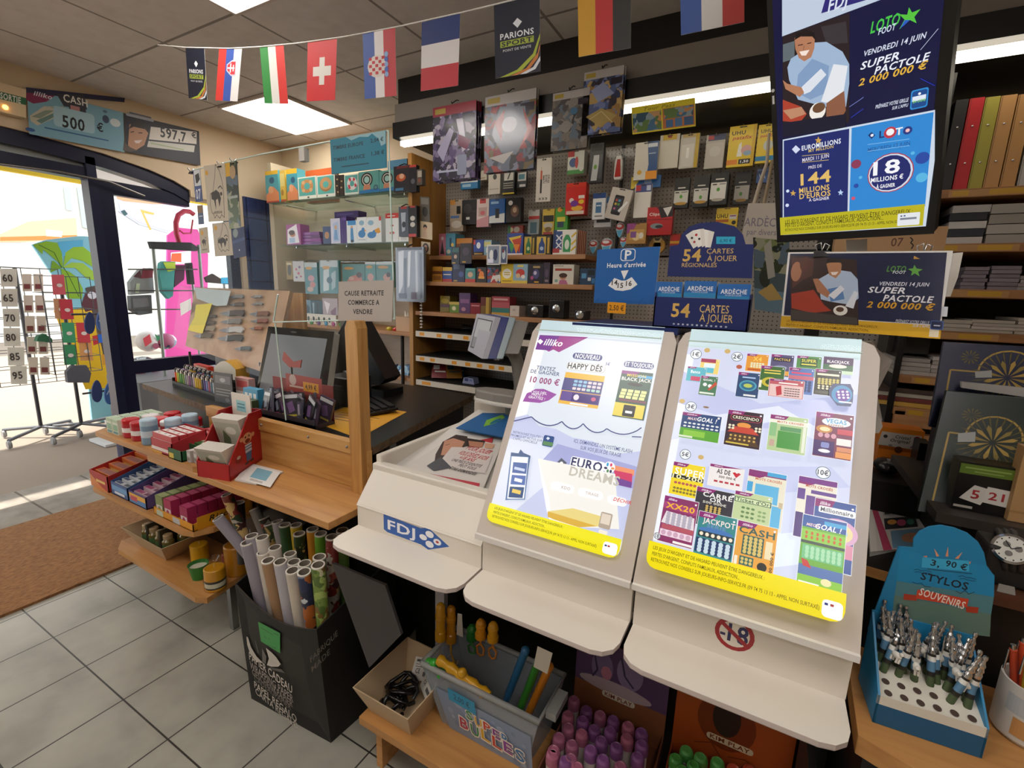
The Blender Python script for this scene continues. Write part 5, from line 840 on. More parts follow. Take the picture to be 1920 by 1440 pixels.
# picture card of the town on the fascia
a, c, d_ = at(1184,202, y=2.16), at(1303,183, y=2.16), at(1186,252, y=2.16); b = MB(); b.slab([a, d_, d_ + (c - a), c][::-1], (0,.004,0), mt('#d8c83a', .4)); F = Face(b, a, c - a, d_ - a); F.draw('r 0 0 1 1 #e8d81a;Tbi .45 .13 .12 .5 #a89a10 Tour Pass;r .01 .25 .48 .95 @coast;r .5 .22 .99 .95 #c8763a;r .52 .24 .97 .6 @coast;r .55 .65 .66 .92 #3f6f9f;r .69 .62 .8 .92 #4a7aa8;r .83 .62 .97 .92 #3a5f8a'); put(b, 'postcard_header', label='yellow edged card with town and coast views fixed on the fascia light strip', cat='picture card')
# ================================================================== bunting
FL = 1.22
b = MB(); b.tube([at(x, y, y=FL) for x, y in ((296,84),(347,89),(430,91),(487,88),(560,81),(640,70),(741,51),(863,24),(926,9),(1012,-12),(1083,-30),(1183,-55),(1274,-78),(1395,-112),(1500,-140))], .0022, mt('#e4e2de', .6),6); put(b, 'bunting_string', label='thin white string carrying the row of hanging flags under the ceiling', cat='string')
def flag(nm, label, tl_, tr, br, bl, spec, bow=.008):
    o, u, v, w = (at(*p, y=FL) for p in (tl_, tr, bl, br)); u = u - o; v = v - o
    b = MB(); F = Face(b, o, u, v, rough=.55); F.draw(spec); nf = len(b.f)
    b2 = MB(); b2.slab([o, o + v, o + v + u, o + u][::-1], F.n * -.0008, mt('#d8d6d2', .6)); 
    for f, k in zip(b2.f, b2.fm): b.add([b2.v[i] for i in f], [tuple(range(len(f)))], b2.mats[k])
    put(b, nm, label=label, cat='flag', group='bunting flags')
PS = 'r 0 0 1 1 #141a2e;p .1,1 .5,.93 .85,.75 1,.5 1,.56 .9,.78 .6,.95 .3,1 #a8b83a;p .35,1 .7,.93 .95,.75 1,.62 1,.68 .95,.82 .75,.96 .5,1 #c87a3a;p .55,1 .85,.93 1,.8 1,.86 .9,.96 .7,1 #d8dce4;p .42,.3 .52,.24 .62,.3 .52,.37 #e4e8f0;Tb .5 .45 .075 .74 #e8ecf4 PARIONS;b .5 .555 .74 .085 #a0b040;Tb .5 .555 .06 .68 #1a2030 SPORT;T .5 .645 .032 .62 #d0d4dc POINT DE VENTE'
flag('bunting_flag', 'small dark navy betting flag, the first one at the far end of the string', (348,90),(383,91),(383,185),(354,184), PS)
flag('bunting_flag', 'red, blue and white flag of Slovakia with a double cross shield', (411,91),(454,90),(446,189),(404,188), 'r 0 0 .34 1 #d83a34;r .34 0 .67 1 #3a5ab0;r .67 0 1 1 #ece8e8;p .4,.3 .62,.22 .82,.22 .82,.52 .62,.52 .4,.42 #d0d0e0;p .44,.31 .62,.25 .78,.25 .78,.49 .62,.49 .44,.41 #d83a44;b .6 .37 .3 .03 #fff;b .58 .37 .05 .17 #fff;b .7 .37 .05 .12 #fff')
flag('bunting_flag', 'green, white and red flag with upright stripes', (487,88),(532,85),(533,193),(496,194), 'r 0 0 .34 1 #2f8f3f;r .34 0 .66 1 #ecebe6;r .66 0 1 1 #e0302a')
flag('bunting_flag', 'red flag with a white cross', (577,80),(632,73),(628,188),(575,190), 'r 0 0 1 1 #e2252a;b .52 .5 .62 .16 #f4efea;b .52 .5 .18 .46 #f4efea')
f_ = 'r 0 0 .36 1 #3f5fb0;r .36 0 .64 1 #ece8ea;r .64 0 1 1 #c8404a;e .43 .52 .3 .17 #e6dcd8;' + ';'.join('b %g %g .09 .045 #c8303a' % (.22 + i * .1,.40 + j * .055) for i in range(5) for j in range(5) if (i + j) % 2 == 0) + ';' + ';'.join('e .72 %g .06 .04 %s' % (.36 + k * .075, ['#8fb0e0', '#4a6ac0'][k % 2]) for k in range(5))
flag('bunting_flag', 'flag of Croatia, blue, white and red with a chequered shield', (680,64),(741,52),(742,182),(684,186), f_)
flag('bunting_flag', 'French flag hung with its stripes lying level', (791,42),(863,25),(861,158),(789,171), 'r 0 0 1 .34 #2f3f7a;r 0 .34 1 .67 #e2dfe2;r 0 .67 1 1 #c43c48')
flag('bunting_flag', 'large dark navy betting flag between the French and German flags', (926,10),(1012,-11),(1011,133),(929,147), PS)
flag('bunting_flag', 'German flag hung sideways in gold, red and black', (1083,-30),(1183,-55),(1181,80),(1085,107), 'r 0 0 .34 1 #c8961c;r .34 0 .67 1 #b8201f;r .67 0 1 1 #17130f')
flag('bunting_flag', 'blue, white and red flag cut by the top edge beside the screen', (1274,-78),(1395,-112),(1393,33),(1277,66), 'r 0 0 .34 1 #2f4f9a;r .34 0 .67 1 #d0ccc8;r .67 0 1 1 #b02a24')
# ================================================================== banners and exit sign on the door wall
def wallposter(nm, label, cat, o, u, v, base, spec, c, th=.003):
    o, u, v = (at(*p, x=XL + .02) for p in (o, u, v)); u = u - o; v = v - o; b = MB(); F = Face(b, o, u, v, rough=.45); F.draw('r 0 0 1 1 %s' % base); F.draw(spec, c)
    b.slab([o, o + v, o + v + u, o + u][::-1], -F.n * th, mt('#c8c4bc', .6)); return put(b, nm, label=label, cat=cat)
wallposter('winner_banner', 'pale blue winner banner reading 500 on the wall over the open doorway', 'banner', (50,165),(231,211),(55,251),
 '#7fb0c4', 'p 150,500 330,540 270,585 200,590 150,560 #8a2f5a;p 145,490 700,600 700,625 340,560 150,520 #2f3050;Tbi 245 545 24 100 #e8e4f0 illiko;p 320,545 370,620 500,650 470,560 #3f4048;Tb 430 592 40 130 #f4f4f0 CASH;'
 'k 450 655 90 75 8 #3a3a48;b 435 645 50 40 #c08a8a;p 190,660 260,610 370,625 375,665 240,720 200,690 #c8c4b0;p 200,665 270,635 320,640 250,680 #8a9a8a;p 300,620 370,620 360,660 #a89a80;p 230,690 330,650 350,665 260,710 #6a8a84;k 440 705 220 110 20 #a8ccd8;Tb 437 724 62 120 #1c1c20 500;Tb 585 760 44 34 #1c1c20 €;e 610 715 18 22 #3a4a68;e 665 740 28 22 #d8e4e8;e 600 670 12 8 #5a7a90;e 205 740 26 10 #2f5a9a;b 470 790 340 7.7 #3f6a9a', (0,0,3))
wallposter('winner_banner', 'dark winner banner reading 597,7 with a smiling face, above the door leaf', 'banner', (232,212),(373,246),(237,285),
 '#1d1f2c', 'k 790 670 150 14 6 #a8acb8;p 735,705 790,690 830,715 845,760 830,830 780,860 740,825 #c09070;p 735,730 745,695 800,688 840,715 850,770 825,740 760,720 #201814;l 6 745,750 765,748 #4a2f24;l 6 790,758 812,760 #4a2f24;p 770,800 815,800 800,818 780,815 #e8d8d0;p 715,790 740,830 800,860 760,862 715,850 #5a5048;'
 'p 855,728 1112,780 1118,850 852,800 #e0dcd4;p 850,808 1110,858 1108,895 846,842 #cfd0c8;Tb 985 785 52 140 #201f22 597,7;Tb 1098 797 30 26 #201f22 €;b 960 850 180 6.6 #a8b890;k 790 657 120 10 4 #6a6e7a', (0,0,3))
t = thing('exit_sign', 'green banded exit sign with a glowing amber lamp on the wall over the door', 'exit sign', at(20,190, x=XL + .03))
o, u, v = (at(*p, x=XL + .05) for p in ((-30,146),(49,168),(-30,202))); u = u - o; v = v - o
b = MB(); F = Face(b, o, u, v); F.draw('r 0 0 1 1 #e4cfa8;p 0,.32 1,.30 1,.55 0,.58 #2f6f4a;Tb .62 .44 .2 .5 #eef0e8 SORTIE'); b.slab([o, o + v, o + v + u, o + u][::-1], -F.n * .05, mt('#d8c8a8', .5)); put(b, 'case', t)
b = MB(); b.ball(at(10,201, x=XL + .052),.012, mt('#ffb050', .4, em=6)); put(b, 'lamp', t)
# ================================================================== acrylic shield with its signs and cards
SY = 1.035
H = thing('counter_shield', 'clear acrylic shield standing over the pine upstand of the counter', 'shield', (-1.4, SY, .89))
def pane(pts, nm):
    b = MB(); q = [at(*p, y=SY) for p in pts]; b.slab(q[::-1], (0,.004,0), GLASS); put(b, nm, H); return q
q = pane([(362,319),(486,290),(728,245),(740,598),(512,604),(352,610)], 'upper_pane')
b = MB()
for i in (1,2,3): b.tube([q[i], q[i + 1]] if i < 3 else [q[3], q[4]], .0022, EDGEG, 6)
b.tube([q[0], q[1]], .0018, EDGEG, 6); put(b, 'pane_edge', H)
q2 = pane([(516,606),(668,602),(690,855),(536,788)], 'lower_pane'); b = MB(); b.tube([q2[0], q2[3]], .0025, EDGEG, 6); b.tube([at(521,552, y=SY), at(513,602, y=SY)], .0028, EDGEG, 6); put(b, 'pane_edge', H)
b = MB(); p = at(568,283, y=SY); b.box(p.x - .012, p.x + .012, SY - .006, SY + .012, p.z - .03, p.z + .008, mt('#d8d4ce', .4)); put(b, 'pane_clip', H)
b = MB(); o, u, v = at(619,262, y=SY - .004), at(723,244, y=SY - .004), at(622,327, y=SY - .004); F = Face(b, o, u - o, v - o)
F.draw('r 0 0 1 1 #1f7f9a;p .3,0 .8,0 .7,.1 .55,.06 .4,.12 #8fb8c4;p .75,0 1,0 1,.35 .92,.4 .88,.2 #8fb8c4;Tb .33 .25 .1 .56 #123a4a TIMBRE EUROPE;Tb .85 .22 .1 .22 #123a4a 2,04 €;Tb .34 .6 .1 .58 #123a4a TIMBRE FRANCE;Tb .86 .57 .1 .22 #123a4a 1,38 €;b .45 .82 .5 0.033 #1a4a5a')
b.slab([o, v, v + u - o, u][::-1], (0,.002,0), mt('#2a7a94', .4)); put(b, 'stamp_sign', label='teal stamp price sign taped to the top corner of the acrylic shield', cat='sign')
b = MB(); o, u, v = at(635,528, y=SY - .004), at(738,525, y=SY - .004), at(634,601, y=SY - .004); F = Face(b, o, u - o, v - o, rough=.6)
F.draw('r 0 0 1 1 #b9b0aa;Tb .48 .30 .115 .72 #2a2726 CAUSE RETRAITE;Tb .48 .53 .115 .58 #2a2726 COMMERCE A;Tb .47 .76 .115 .36 #2a2726 VENDRE'); b.slab([o, v, v + u - o, u][::-1], (0,.002,0), mt('#a8a09a', .6)); put(b, 'notice', label='grey paper notice about the shop sale on the shield above the pine post', cat='notice')
# cards hanging at the shield's end
C8 = (340,280,5.5375)
def hcard(nm, lab, pts, spec, y=SY - .008, th=.001, base='#cbbfae'):
    o, u, v = (at(C8[0] + p[0] / C8[2], C8[1] + p[1] / C8[2], y=y) for p in pts); b = MB(); F = Face(b, o, u - o, v - o, rough=.5); F.draw('r 0 0 1 1 %s;' % base + spec); b.slab([o, v, v + u - o, u][::-1], -F.n * -th if False else (0, th, 0), mt(base, .5)); put(b, nm, label=lab, cat='card', group='cards hanging on the shield')
GOAT = 'p .25,.5 .5,.44 .65,.5 .7,.6 .6,.75 .55,.6 .45,.62 .42,.8 .36,.62 .25,.6 #33281f;l .03 .6,.42 .72,.38 .8,.44 #33281f;c .73 .52 .05 #33281f'
def outline(x, y, s): return 'l .018 ' + ' '.join('%g,%g' % (x + s * a, y + s * c) for a, c in ((.5,-.02),(.42,.2),(.3,.4),(.28,.46),(.12,.5),(.08,.7),(.14,.84),(.2,.86),(.25,.94),(.35,.88),(.5,.95),(.6,.88),(.72,.94),(.74,.8),(.78,.5),(.76,.3),(.66,.1),(.5,-.02))) + ' #33281f'
hcard('sticker_sheet', 'tall beige sticker with a regional outline and goat, the big upper one', ((232,172),(448,140),(285,752)), outline(.08,.02,.98) + ';' + GOAT + ';c .12 .13 .07 #d8a020;Tb .5 .84 .04 .4 #33281f ARDÈCHE', base='#c9bda8')
hcard('sticker_sheet', 'square beige sticker with a small regional outline, below the big one', ((320,772),(508,748),(352,1112)), outline(.15,.02,.9) + ';' + GOAT + ';c .18 .14 .08 #d8a020', base='#c4b9a6')
hcard('sticker_sheet', 'narrow beige goat sticker at the shield end, lowest of the cards', ((182,820),(268,806),(205,1082)), 'c .35 .2 .16 #d8a020;' + GOAT + ';Tb .5 .86 .05 .6 #33281f ARDÈCHE', base='#bfb39c')
hcard('number_plate_sticker', 'blue and white 07 plate sticker at the shield end', ((120,222),(192,208),(150,548)), 'r .1 0 1 .5 #d4d8dc;p .25,.15 .8,.1 .9,.3 .5,.42 .3,.4 #2a2624;r 0 .5 1 1 #3a4f8a;Tb .5 .76 .3 .7 #d8dce8 07', base='#3a4f8a')
hcard('picture_card', 'small blue and brown picture card below the 07 sticker', ((165,585),(220,578),(180,780)), 'r 0 0 1 .4 #8a6a44;r 0 .4 1 1 #4a5f86;r .2 .55 .9 .6 #c8d0dc', base='#e4e0d8')
hcard('picture_card', 'tall dark green landscape card with a yellow tag on the shield', ((455,148),(575,118),(500,830)), 'r 0 0 1 1 @leaf;r 0 .0 .4 .2 #d8a82a;r .1 .5 .9 .54 #a8b0ac;e .6 .15 .25 .1 #b89a70', base='#3a4a44')
hcard('picture_card', 'blue evening sea card hanging at the bottom of the shield cards', ((520,835),(652,800),(545,1135)), 'r 0 0 1 1 #2a3a66;e .3 .15 .2 .15 #8a9a9a;p 0,.4 1,.35 1,.45 0,.5 #3f5486;c .5 .75 .04 #d8dce8', base='#2a3a66')
for px, py, lab in ((358,321, 'clip on the shield edge above the 07 sticker'),(413,309, 'clip on the shield edge above the big goat sticker'),(437,303, 'clip on the shield edge above the green landscape card')): clip(px, py, SY - .006, BLACK, 'binder_clip', 'black binder ' + lab, .010)
# ================================================================== glass shelf goods
G1, G2 = GZ['g1'], GZ['g2']
row(CD, 2.44,.07, G1,(
 ('beach_toy_box', 'blue and orange beach box at the window end of the upper glass shelf', (66,288,152,502), '#4a98a4', 'r 0 0 1 .12 #e0b034;p 0,.75 .6,.5 1,.7 1,1 0,1 #d8875a;e .5 .3 .2 .1 #2f5a78;e .4 .6 .2 .12 #e0a078;r 0 .95 1 1 #c03a2a'),
 ('beach_toy_box', 'blue and orange beach box beside the ring boxes on the upper glass shelf', (208,275,280,492), '#4a98a4', 'r 0 0 1 .15 #e0b034;p 0,.75 .6,.5 1,.7 1,1 0,1 #d8875a;e .6 .35 .2 .1 #2f5a78;e .4 .6 .2 .12 #e0a078'),
 ('swim_ring_box', 'swim ring box with a scalloped beige ring', (284,328,408,486), '#e4e2d6', 'r .05 .05 .95 .84 #5aa8a0;e .5 .42 .34 .3 #c08a5a;e .5 .42 .16 .15 #5aa8a0;e .3 .25 .09 .08 #d8a878;e .7 .25 .09 .08 #d8a878;e .3 .6 .09 .08 #d8a878;e .7 .6 .09 .08 #d8a878;e .55 .92 .06 .04 #555'),
 ('swim_ring_box', 'swim ring box with a plain brown doughnut ring', (411,316,534,474), '#e4e2d6', 'r .05 .05 .95 .84 #5fb0a8;e .5 .42 .34 .32 #a8764a;e .5 .38 .32 .27 #c89a6a;e .5 .42 .16 .15 #5fb0a8;e .55 .92 .06 .04 #555'),
 ('domino_box', 'slim dark speckled box on the upper glass shelf', (536,318,563,462), '#3a2f28', 'e .5 .2 .2 .04 #c8a878;e .4 .5 .2 .04 #c8a878;e .6 .8 .2 .04 #c8a878'),
 ('domino_box', 'second slim dark speckled box on the upper glass shelf', (565,316,592,460), '#3a2f28', 'e .5 .3 .2 .04 #c8a878;e .4 .6 .2 .04 #c8a878'),
 ('swim_ring_box', 'swim ring box with a red and white striped ring', (597,312,692,457), '#e0e0d6', 'r .05 .05 .95 .88 #5aa8a0;e .55 .45 .36 .32 #e4dcd8;p .3,.2 .45,.15 .5,.3 .4,.35 #c83a4a;p .65,.15 .8,.25 .7,.35 .6,.3 #c83a4a;p .8,.45 .9,.6 .75,.65 .7,.5 #c83a4a;p .25,.5 .4,.5 .45,.7 .3,.7 #c83a4a;e .55 .45 .15 .14 #5aa8a0'),
 ('swim_ring_box', 'swim ring box with a black tyre ring, nearer the doughnut boxes', (695,290,830,448), '#5ea49c', 'e .4 .38 .3 .32 #26221f;e .4 .38 .23 .25 #d8d4c8;e .4 .38 .19 .21 #26221f;e .4 .38 .13 .15 #a8d0c8;p .25,.6 .55,.6 .6,.9 .2,.9 #d08a6a;p 0,.85 1,.8 1,1 0,1 #2f78b0;e .84 .76 .11 .11 #2a3a44;e .84 .76 .08 .08 #5a8a90'),
 ('swim_ring_box', 'swim ring box with a black tyre ring, behind the black hanging packs', (832,286,940,436), '#5ea49c', 'e .5 .38 .36 .32 #26221f;e .5 .38 .28 .25 #d8d4c8;e .5 .38 .23 .21 #26221f;e .5 .38 .15 .14 #a8d0c8;p .3,.6 .65,.6 .7,.9 .25,.9 #d08a6a;p 0,.85 1,.8 1,1 0,1 #2f78b0'),
), 'boxed beach toys on the upper glass shelf')
for x0, x1, z0, z1, col, lab in ((152,205,285,500, '#d8b04a', 'yellow side of a beach box standing between the two beach boxes'),):
    pack('beach_toy_box', 'yellow sided box between the two beach boxes on the upper glass shelf', 'box', CD, (x0 + 2, z0, x1 - 6, z1),2.455,.06, col, 'r .1 .1 .9 .5 #e0c87a;e .5 .7 .2 .1 #a87a2a;r 0 .92 1 1 #c04a2a', 'boxed beach toys on the upper glass shelf', floor=G1)
pack('toy_box', 'red and gold party box lying behind the ring boxes', 'box', CD, (335,278,515,330),2.56,.06, '#b8562a', 'e .2 .5 .06 .2 #e8c878;e .4 .4 .06 .2 #d83a3a;e .6 .5 .06 .2 #e8d8b0;e .8 .4 .06 .2 #c83a3a', 'boxed beach toys on the upper glass shelf', floor=G1)
pack('swim_ring_box', 'blue topped box behind the black tyre ring boxes', 'box', CD, (890,214,1020,300),2.56,.08, '#2a3038', 'r 0 0 1 .3 #3f88b0;e .5 .6 .3 .3 #444a50', 'boxed beach toys on the upper glass shelf', floor=G1)
row(CD, 2.44,.08, G2,(
 ('doll_box', 'white fronted doll box lying at the window end of the lower glass shelf', (205,650,300,780), '#a04a8a', 'p .1,.25 .75,.0 .9,.9 .05,.95 #ece4ec;e .45 .5 .2 .12 #c88a70;e .4 .4 .22 .12 #4a2f24;r .2 .65 .6 .9 #a8c0e0'),
 ('doll_box', 'dark blue little box in front of the purple doll boxes', (452,665,505,775), '#3a4a74', 'e .5 .5 .3 .2 #b8865a'),
 ('doll_box', 'violet and white doll box standing on the lower glass shelf', (505,610,580,772), '#d8d4e8', 'r .85 0 1 1 #4a2f7a;p .2,.2 .7,.1 .8,.9 .2,.95 #b8c8e8;e .45 .35 .12 .09 #d8b090;p .35,.45 .55,.45 .65,.85 .25,.85 #7fa8d8'),
 ('doll_box', 'deep violet side of a doll box on the lower glass shelf', (580,595,612,770), '#4a2f7a', 'r .1 .05 .9 .15 #6a4a9a'),
 ('bath_toy_box', 'white toy box with a boy figure on the lower glass shelf', (613,625,682,770), '#e8ecf0', 'r .1 .0 .9 .2 #3f8fd0;p .4,.25 .6,.25 .65,.6 .7,.95 .35,.95 .35,.6 #4a90c8;e .5 .28 .1 .06 #d8b090;r .4 .85 .6 .97 #3a2f2a'),
 ('bath_toy_box', 'white toy box with a blue duck, nearer the doll boxes', (683,602,745,768), '#eef0f2', 'e .5 .22 .28 .1 #9ac0d8;e .5 .65 .4 .15 #3f88c8;e .65 .5 .18 .1 #3f88c8;p .8,.48 1,.52 .8,.58 #e8a83a;r .1 .85 .9 .9 #c8d0d8'),
 ('bath_toy_box', 'white toy box with a blue duck and big orange beak', (746,600,846,768), '#eef0f2', 'e .3 .22 .2 .1 #9ac0d8;e .35 .7 .3 .13 #3f88c8;e .55 .6 .15 .1 #3f88c8;p .55,.5 .85,.42 .95,.6 .8,.65 .6,.6 #e8a02a;r .85 0 1 .15 #d03a2a'),
 ('snowman_box', 'red topped snowman box on the lower glass shelf', (875,575,962,768), '#e6eaea', 'r 0 0 1 .17 #c8342a;b .45 .09 .6 0.0275 #f0e8d8;e .5 .62 .14 .08 #f4f4f4;e .5 .5 .1 .07 #f4f4f4;r .38 .4 .62 .45 #c8342a;e .5 .68 .2 .05 #c8706a'),
 ('snowman_box', 'white end of a snowman box behind the hanging packs', (964,578,1030,766), '#dfe2e0', 'r 0 0 1 .17 #c8342a;r .2 .8 .8 .95 #c8ccd0'),
), 'boxes on the lower glass shelf')
for i in range(4): pack('doll_box', 'purple flat doll box in the pile on the lower glass shelf, %s' % ['lowest', 'second from below', 'third from below', 'topmost'][i], 'box', CD, (302 + 3 * i, 700,440 - 4 * i, 780),2.46,.09, ['#6a2f7a', '#8a3a8a', '#5f2a6a', '#7a3a84'][i], 'r .05 .3 .5 .6 #a86ab0', 'piled purple boxes')
for i, o in enumerate([o for o in COL.objects if o.name.startswith('doll_box') and o.get('group') == 'piled purple boxes']): o.scale.z = .26; o.location.z = G2 + .001 + i * o.dimensions.z * .27 / 1; LOC[o.name] = o.location.copy()
pack('doll_box', 'violet doll box lying across the top at the back of the lower glass shelf', 'box', CD, (530,562,690,606),2.56,.08, '#43306f', 'r .1 .3 .8 .6 #5f4a8f', 'boxes on the lower glass shelf', floor=None)
# hanging packs on the rail under the shelves
for a in (
 ('picture_pack', 'small gold pack on the hook rail at the window end', (205,898,247,1022), '#b08a3a', 'e .5 .5 .3 .3 #3a3428;r .1 .1 .9 .2 #e0d0a0'),
 ('picture_pack', 'white pack with pink dots on the hook rail', (250,898,325,1036), '#e0dcd8', 'e .3 .4 .1 .06 #d8567a;e .6 .3 .1 .06 #7a4a9a;e .5 .6 .12 .07 #d8567a;e .7 .75 .08 .05 #c83a5a;e .3 .8 .1 .05 #8a5aa0'),
 ('sea_toy_pack', 'teal pack with pink shells, first of the sea toys on the hook rail', (330,908,415,1120), '#4a8a90', 'r 0 0 1 .15 #cfd8d4;e .35 .18 .25 .05 #e0a03a;e .5 .5 .25 .1 #e0a0a8;e .6 .7 .22 .1 #d88a80;e .4 .85 .25 .08 #d8b0a0'),
 ('sea_toy_pack', 'teal pack in glossy film, second of the sea toys on the hook rail', (432,893,560,1116), '#5f9a9e', 'r .05 0 .95 .2 #d4dcdc;e .35 .22 .2 .05 #e0a03a;p .2,.3 .5,.25 .45,.9 .15,.95 #dfe8e8;p .6,.4 .85,.3 .8,.8 .6,.9 #b8ccd0;e .5 .6 .15 .1 #3a6a7a'),
 ('sea_toy_pack', 'teal pack with a girl in red, above the grey notice', (584,918,735,1080), '#4f8f88', 'e .3 .18 .22 .06 #e0a03a;p .2,.7 .4,.5 .8,.4 .9,.7 .5,.8 #d88a78;e .75 .45 .12 .12 #5a3a34;e .4 .6 .12 .08 #e0b0a0'),
 ('sea_toy_pack', 'narrow teal pack with a swimmer, by the shield edge', (738,903,808,1075), '#5a9a94', 'e .4 .2 .3 .06 #e0a03a;e .5 .6 .3 .15 #e0a8a0;r 0 0 1 .1 #d8e0dc'),
 ('sea_toy_pack', 'teal pack with a dark haired swimmer, behind the shield edge', (812,905,930,1075), '#568f8a', 'e .4 .2 .3 .06 #e0a03a;e .6 .6 .2 .14 #d8a090;e .7 .5 .12 .1 #4a3a34;r 0 0 1 .1 #d8e0dc'),
): pack(a[0], a[1], 'hanging pack', CD, a[2], 2.52,.02, a[3], a[4], 'packs on the hook rail', film=True)
b = MB()
for px in (225,285,372,495,650,770,865): p = at(CD[0] + px / CD[2], CD[1] + 890 / CD[2], y=2.52); b.tube([(p.x, YB - .09, p.z + .01),(p.x, 2.5, p.z - .01),(p.x, 2.495, p.z)], .003, CHROME, 6)
put(b, 'rail_hooks', G)
# black and silver bags hanging by the side panel
for i, (bx, col, spec, lab) in enumerate((((930,255,1038,430), '#26232a', 'e .45 .45 .3 .15 #b8562a;e .5 .4 .15 .1 #e0b090;r .2 0 .9 .1 #6a2a2a;r .1 .85 .6 .95 #3f78a0', 'black trading pack with an orange burst, hanging by the wooden panel'),((1036,250,1082,432), '#1c1a20', 'r 0 0 1 .08 #b03a34;e .5 .6 .3 .1 #5a5a62', 'black pack edge beside the orange burst pack'),((1084,278,1122,385), '#4a4640', 'r .2 .1 .9 .5 #a8a094;e .5 .7 .3 .15 #7a4a3a', 'last of the black packs by the wooden panel, greyer'),((965,530,1032,732), '#4a5260', 'r .2 0 .8 .08 #b03a34;p .2,.2 .7,.2 .6,.8 .3,.85 #aab4c0;e .5 .6 .2 .1 #2a2f3a', 'silver blue pack hanging below the black trading packs'),((1030,525,1085,735), '#1d1b1f', 'r 0 .9 .9 1 #c03a34;e .5 .4 .3 .08 #c8c4bc;e .5 .6 .3 .08 #c8c4bc;r .2 0 .8 .06 #b03a34', 'black pack with pale spots hanging below the black trading packs'))):
    pack('trading_pack', lab, 'hanging pack', CD, bx, 2.30 + .0 * i, .03, col, spec, 'trading packs by the wooden panel')
for i in range(3): pack('card_bag', 'long silver film bag by the wooden panel, %s' % ['frontmost', 'middle one', 'rearmost'][i], 'hanging pack', CD, (945 + i * 8,805,1132 + i * 4,1172 - i * 4),2.29 + i * .018,.010, '#8f9aa6', 'r .05 0 .95 .05 #2a2426;p .1,.08 .3,.05 .25,.7 .1,.9 #dfe6ec;p .45,.08 .55,.06 .5,.7 .42,.75 #e8eef2;p .7,.08 .78,.06 .8,.8 .72,.85 #cfd8de;p .3,.2 .4,.2 .38,.9 .3,.95 #55616f;p .85,.1 .95,.1 .95,.9 .88,.95 #5f6a78;r .1 .85 .4 .95 #3a4050;r .55 .82 .75 .95 #6a5a6a', 'silver film bags', rough=.15, film=True)
b = MB()
for px, py in ((985,248),(1000,522),(1040,795)): p = at(CD[0] + px / CD[2], CD[1] + py / CD[2], y=2.30); b.tube([(-2.034,2.345, p.z + .01),(p.x, 2.32, p.z + .01),(p.x, 2.275, p.z - .012)], .003, BLACK, 6)
put(b, 'side_hook', U)
# pictures stuck on the wooden panel's face
def panelpic(pts, spec, lab, base): 
    o, u, v = (at(CD[0] + p[0] / CD[2], CD[1] + p[1] / CD[2], y=2.336) for p in pts); u = u - o; v = v - o; b = MB(); F = Face(b, o, u, v); F.draw('r 0 0 1 1 %s;' % base + spec); b.slab([o, o + v, o + v + u, o + u][::-1], (0,.003,0), mt(base, .5)); put(b, 'photo_card', label=lab, cat='photo', group='photos on the wooden panel')
panelpic(((1108,462),(1170,468),(1112,628)), 'r 0 0 1 1 #5a544a;e .5 .6 .3 .2 #2f2a26;r .1 .05 .9 .3 #7a746a', 'dark group photo stuck on the front edge of the wooden panel', '#5a544a')
panelpic(((1098,625),(1190,640),(1098,740)), 'e .48 .3 .14 .14 #2a2220;e .48 .42 .1 .12 #c89a80;p .3,.95 .38,.55 .58,.55 .68,.95 #c8a890', 'cream photo of a person with dark hair on the wooden panel', '#d0bc9c')
panelpic(((1115,765),(1176,772),(1115,845)), 'e .5 .5 .35 .4 #2a2422;e .5 .55 .18 .3 #a87a60', 'small dark portrait photo, lowest on the wooden panel', '#b8a484')
b = MB(); z0 = at(785,565, y=2.33).z; z1 = at(785,612, y=2.33).z; xx = at(790,590, y=2.33).x
for i in range(9): z = z0 + (z1 - z0) * i / 8; b.slab([(xx - .012,2.33, z),(xx + .012,2.33, z - .004),(xx - .012,2.33, z - .01)], (0,.005,0), mt('#d8d0c4', .5))
b.tube([(xx, 2.334, z0 + .1),(xx, 2.334, z1 - .01)], .002, CHROME, 6); put(b, 'clip_strip', label='white toothed hanging strip on the wooden panel under the silver bags', cat='clip strip')
# beech shelf under the rail
WZ = GZ['w']; CE = CD
row(CE, 2.46,.06, WZ, (
 ('charm_bag', 'bag of blue charms with an orange tag on the beech shelf', (282,1160,372,1262), '#6a8a9a', 'r .15 .65 .7 .95 #e0a02a;p .1,.1 .4,.05 .3,.6 #cfdce4;e .7 .4 .2 .2 #2f4a5a'),
 ('charm_bag', 'dark blue film bag on the beech shelf', (374,1165,448,1258), '#33505f', 'p .1,.1 .3,.1 .2,.9 #8fa8b4;r .5 .1 .6 .9 #1d2a34'),
 ('charm_bag', 'crumpled silver and pink bag on the beech shelf', (450,1150,552,1258), '#b8a8b0', 'p .1,.1 .5,.2 .3,.6 #ece4ea;p .5,.5 .9,.3 .8,.9 #8a6a80;e .3 .8 .2 .1 #d88ab0'),
), 'bags on the beech shelf')
row(CE, 2.42,.02, WZ, (('bead_tray', 'white tray of black and white beads along the beech shelf front', (178,1252,540,1292), '#e4dcd0', ';'.join('e %g %g .02 .25 %s' % (.04 + i * .047,.5 + .2 * (i % 2), ['#2a2624', '#8a7a5a', '#3a4a3a', '#c8b8a0'][i % 4]) for i in range(20))),), 'trays', 'tray')
row(CE, 2.43,.12, WZ, (('kraft_box', 'open kraft box with white paper scraps on the beech shelf end', (945,1272,1048,1360), '#b98f62', 'r .0 .0 1 .04 #8a6540'),), 'kraft boxes')
b = MB(); p = at(CE[0] + 1020 / CE[2], CE[1] + 1265 / CE[2], y=2.45)
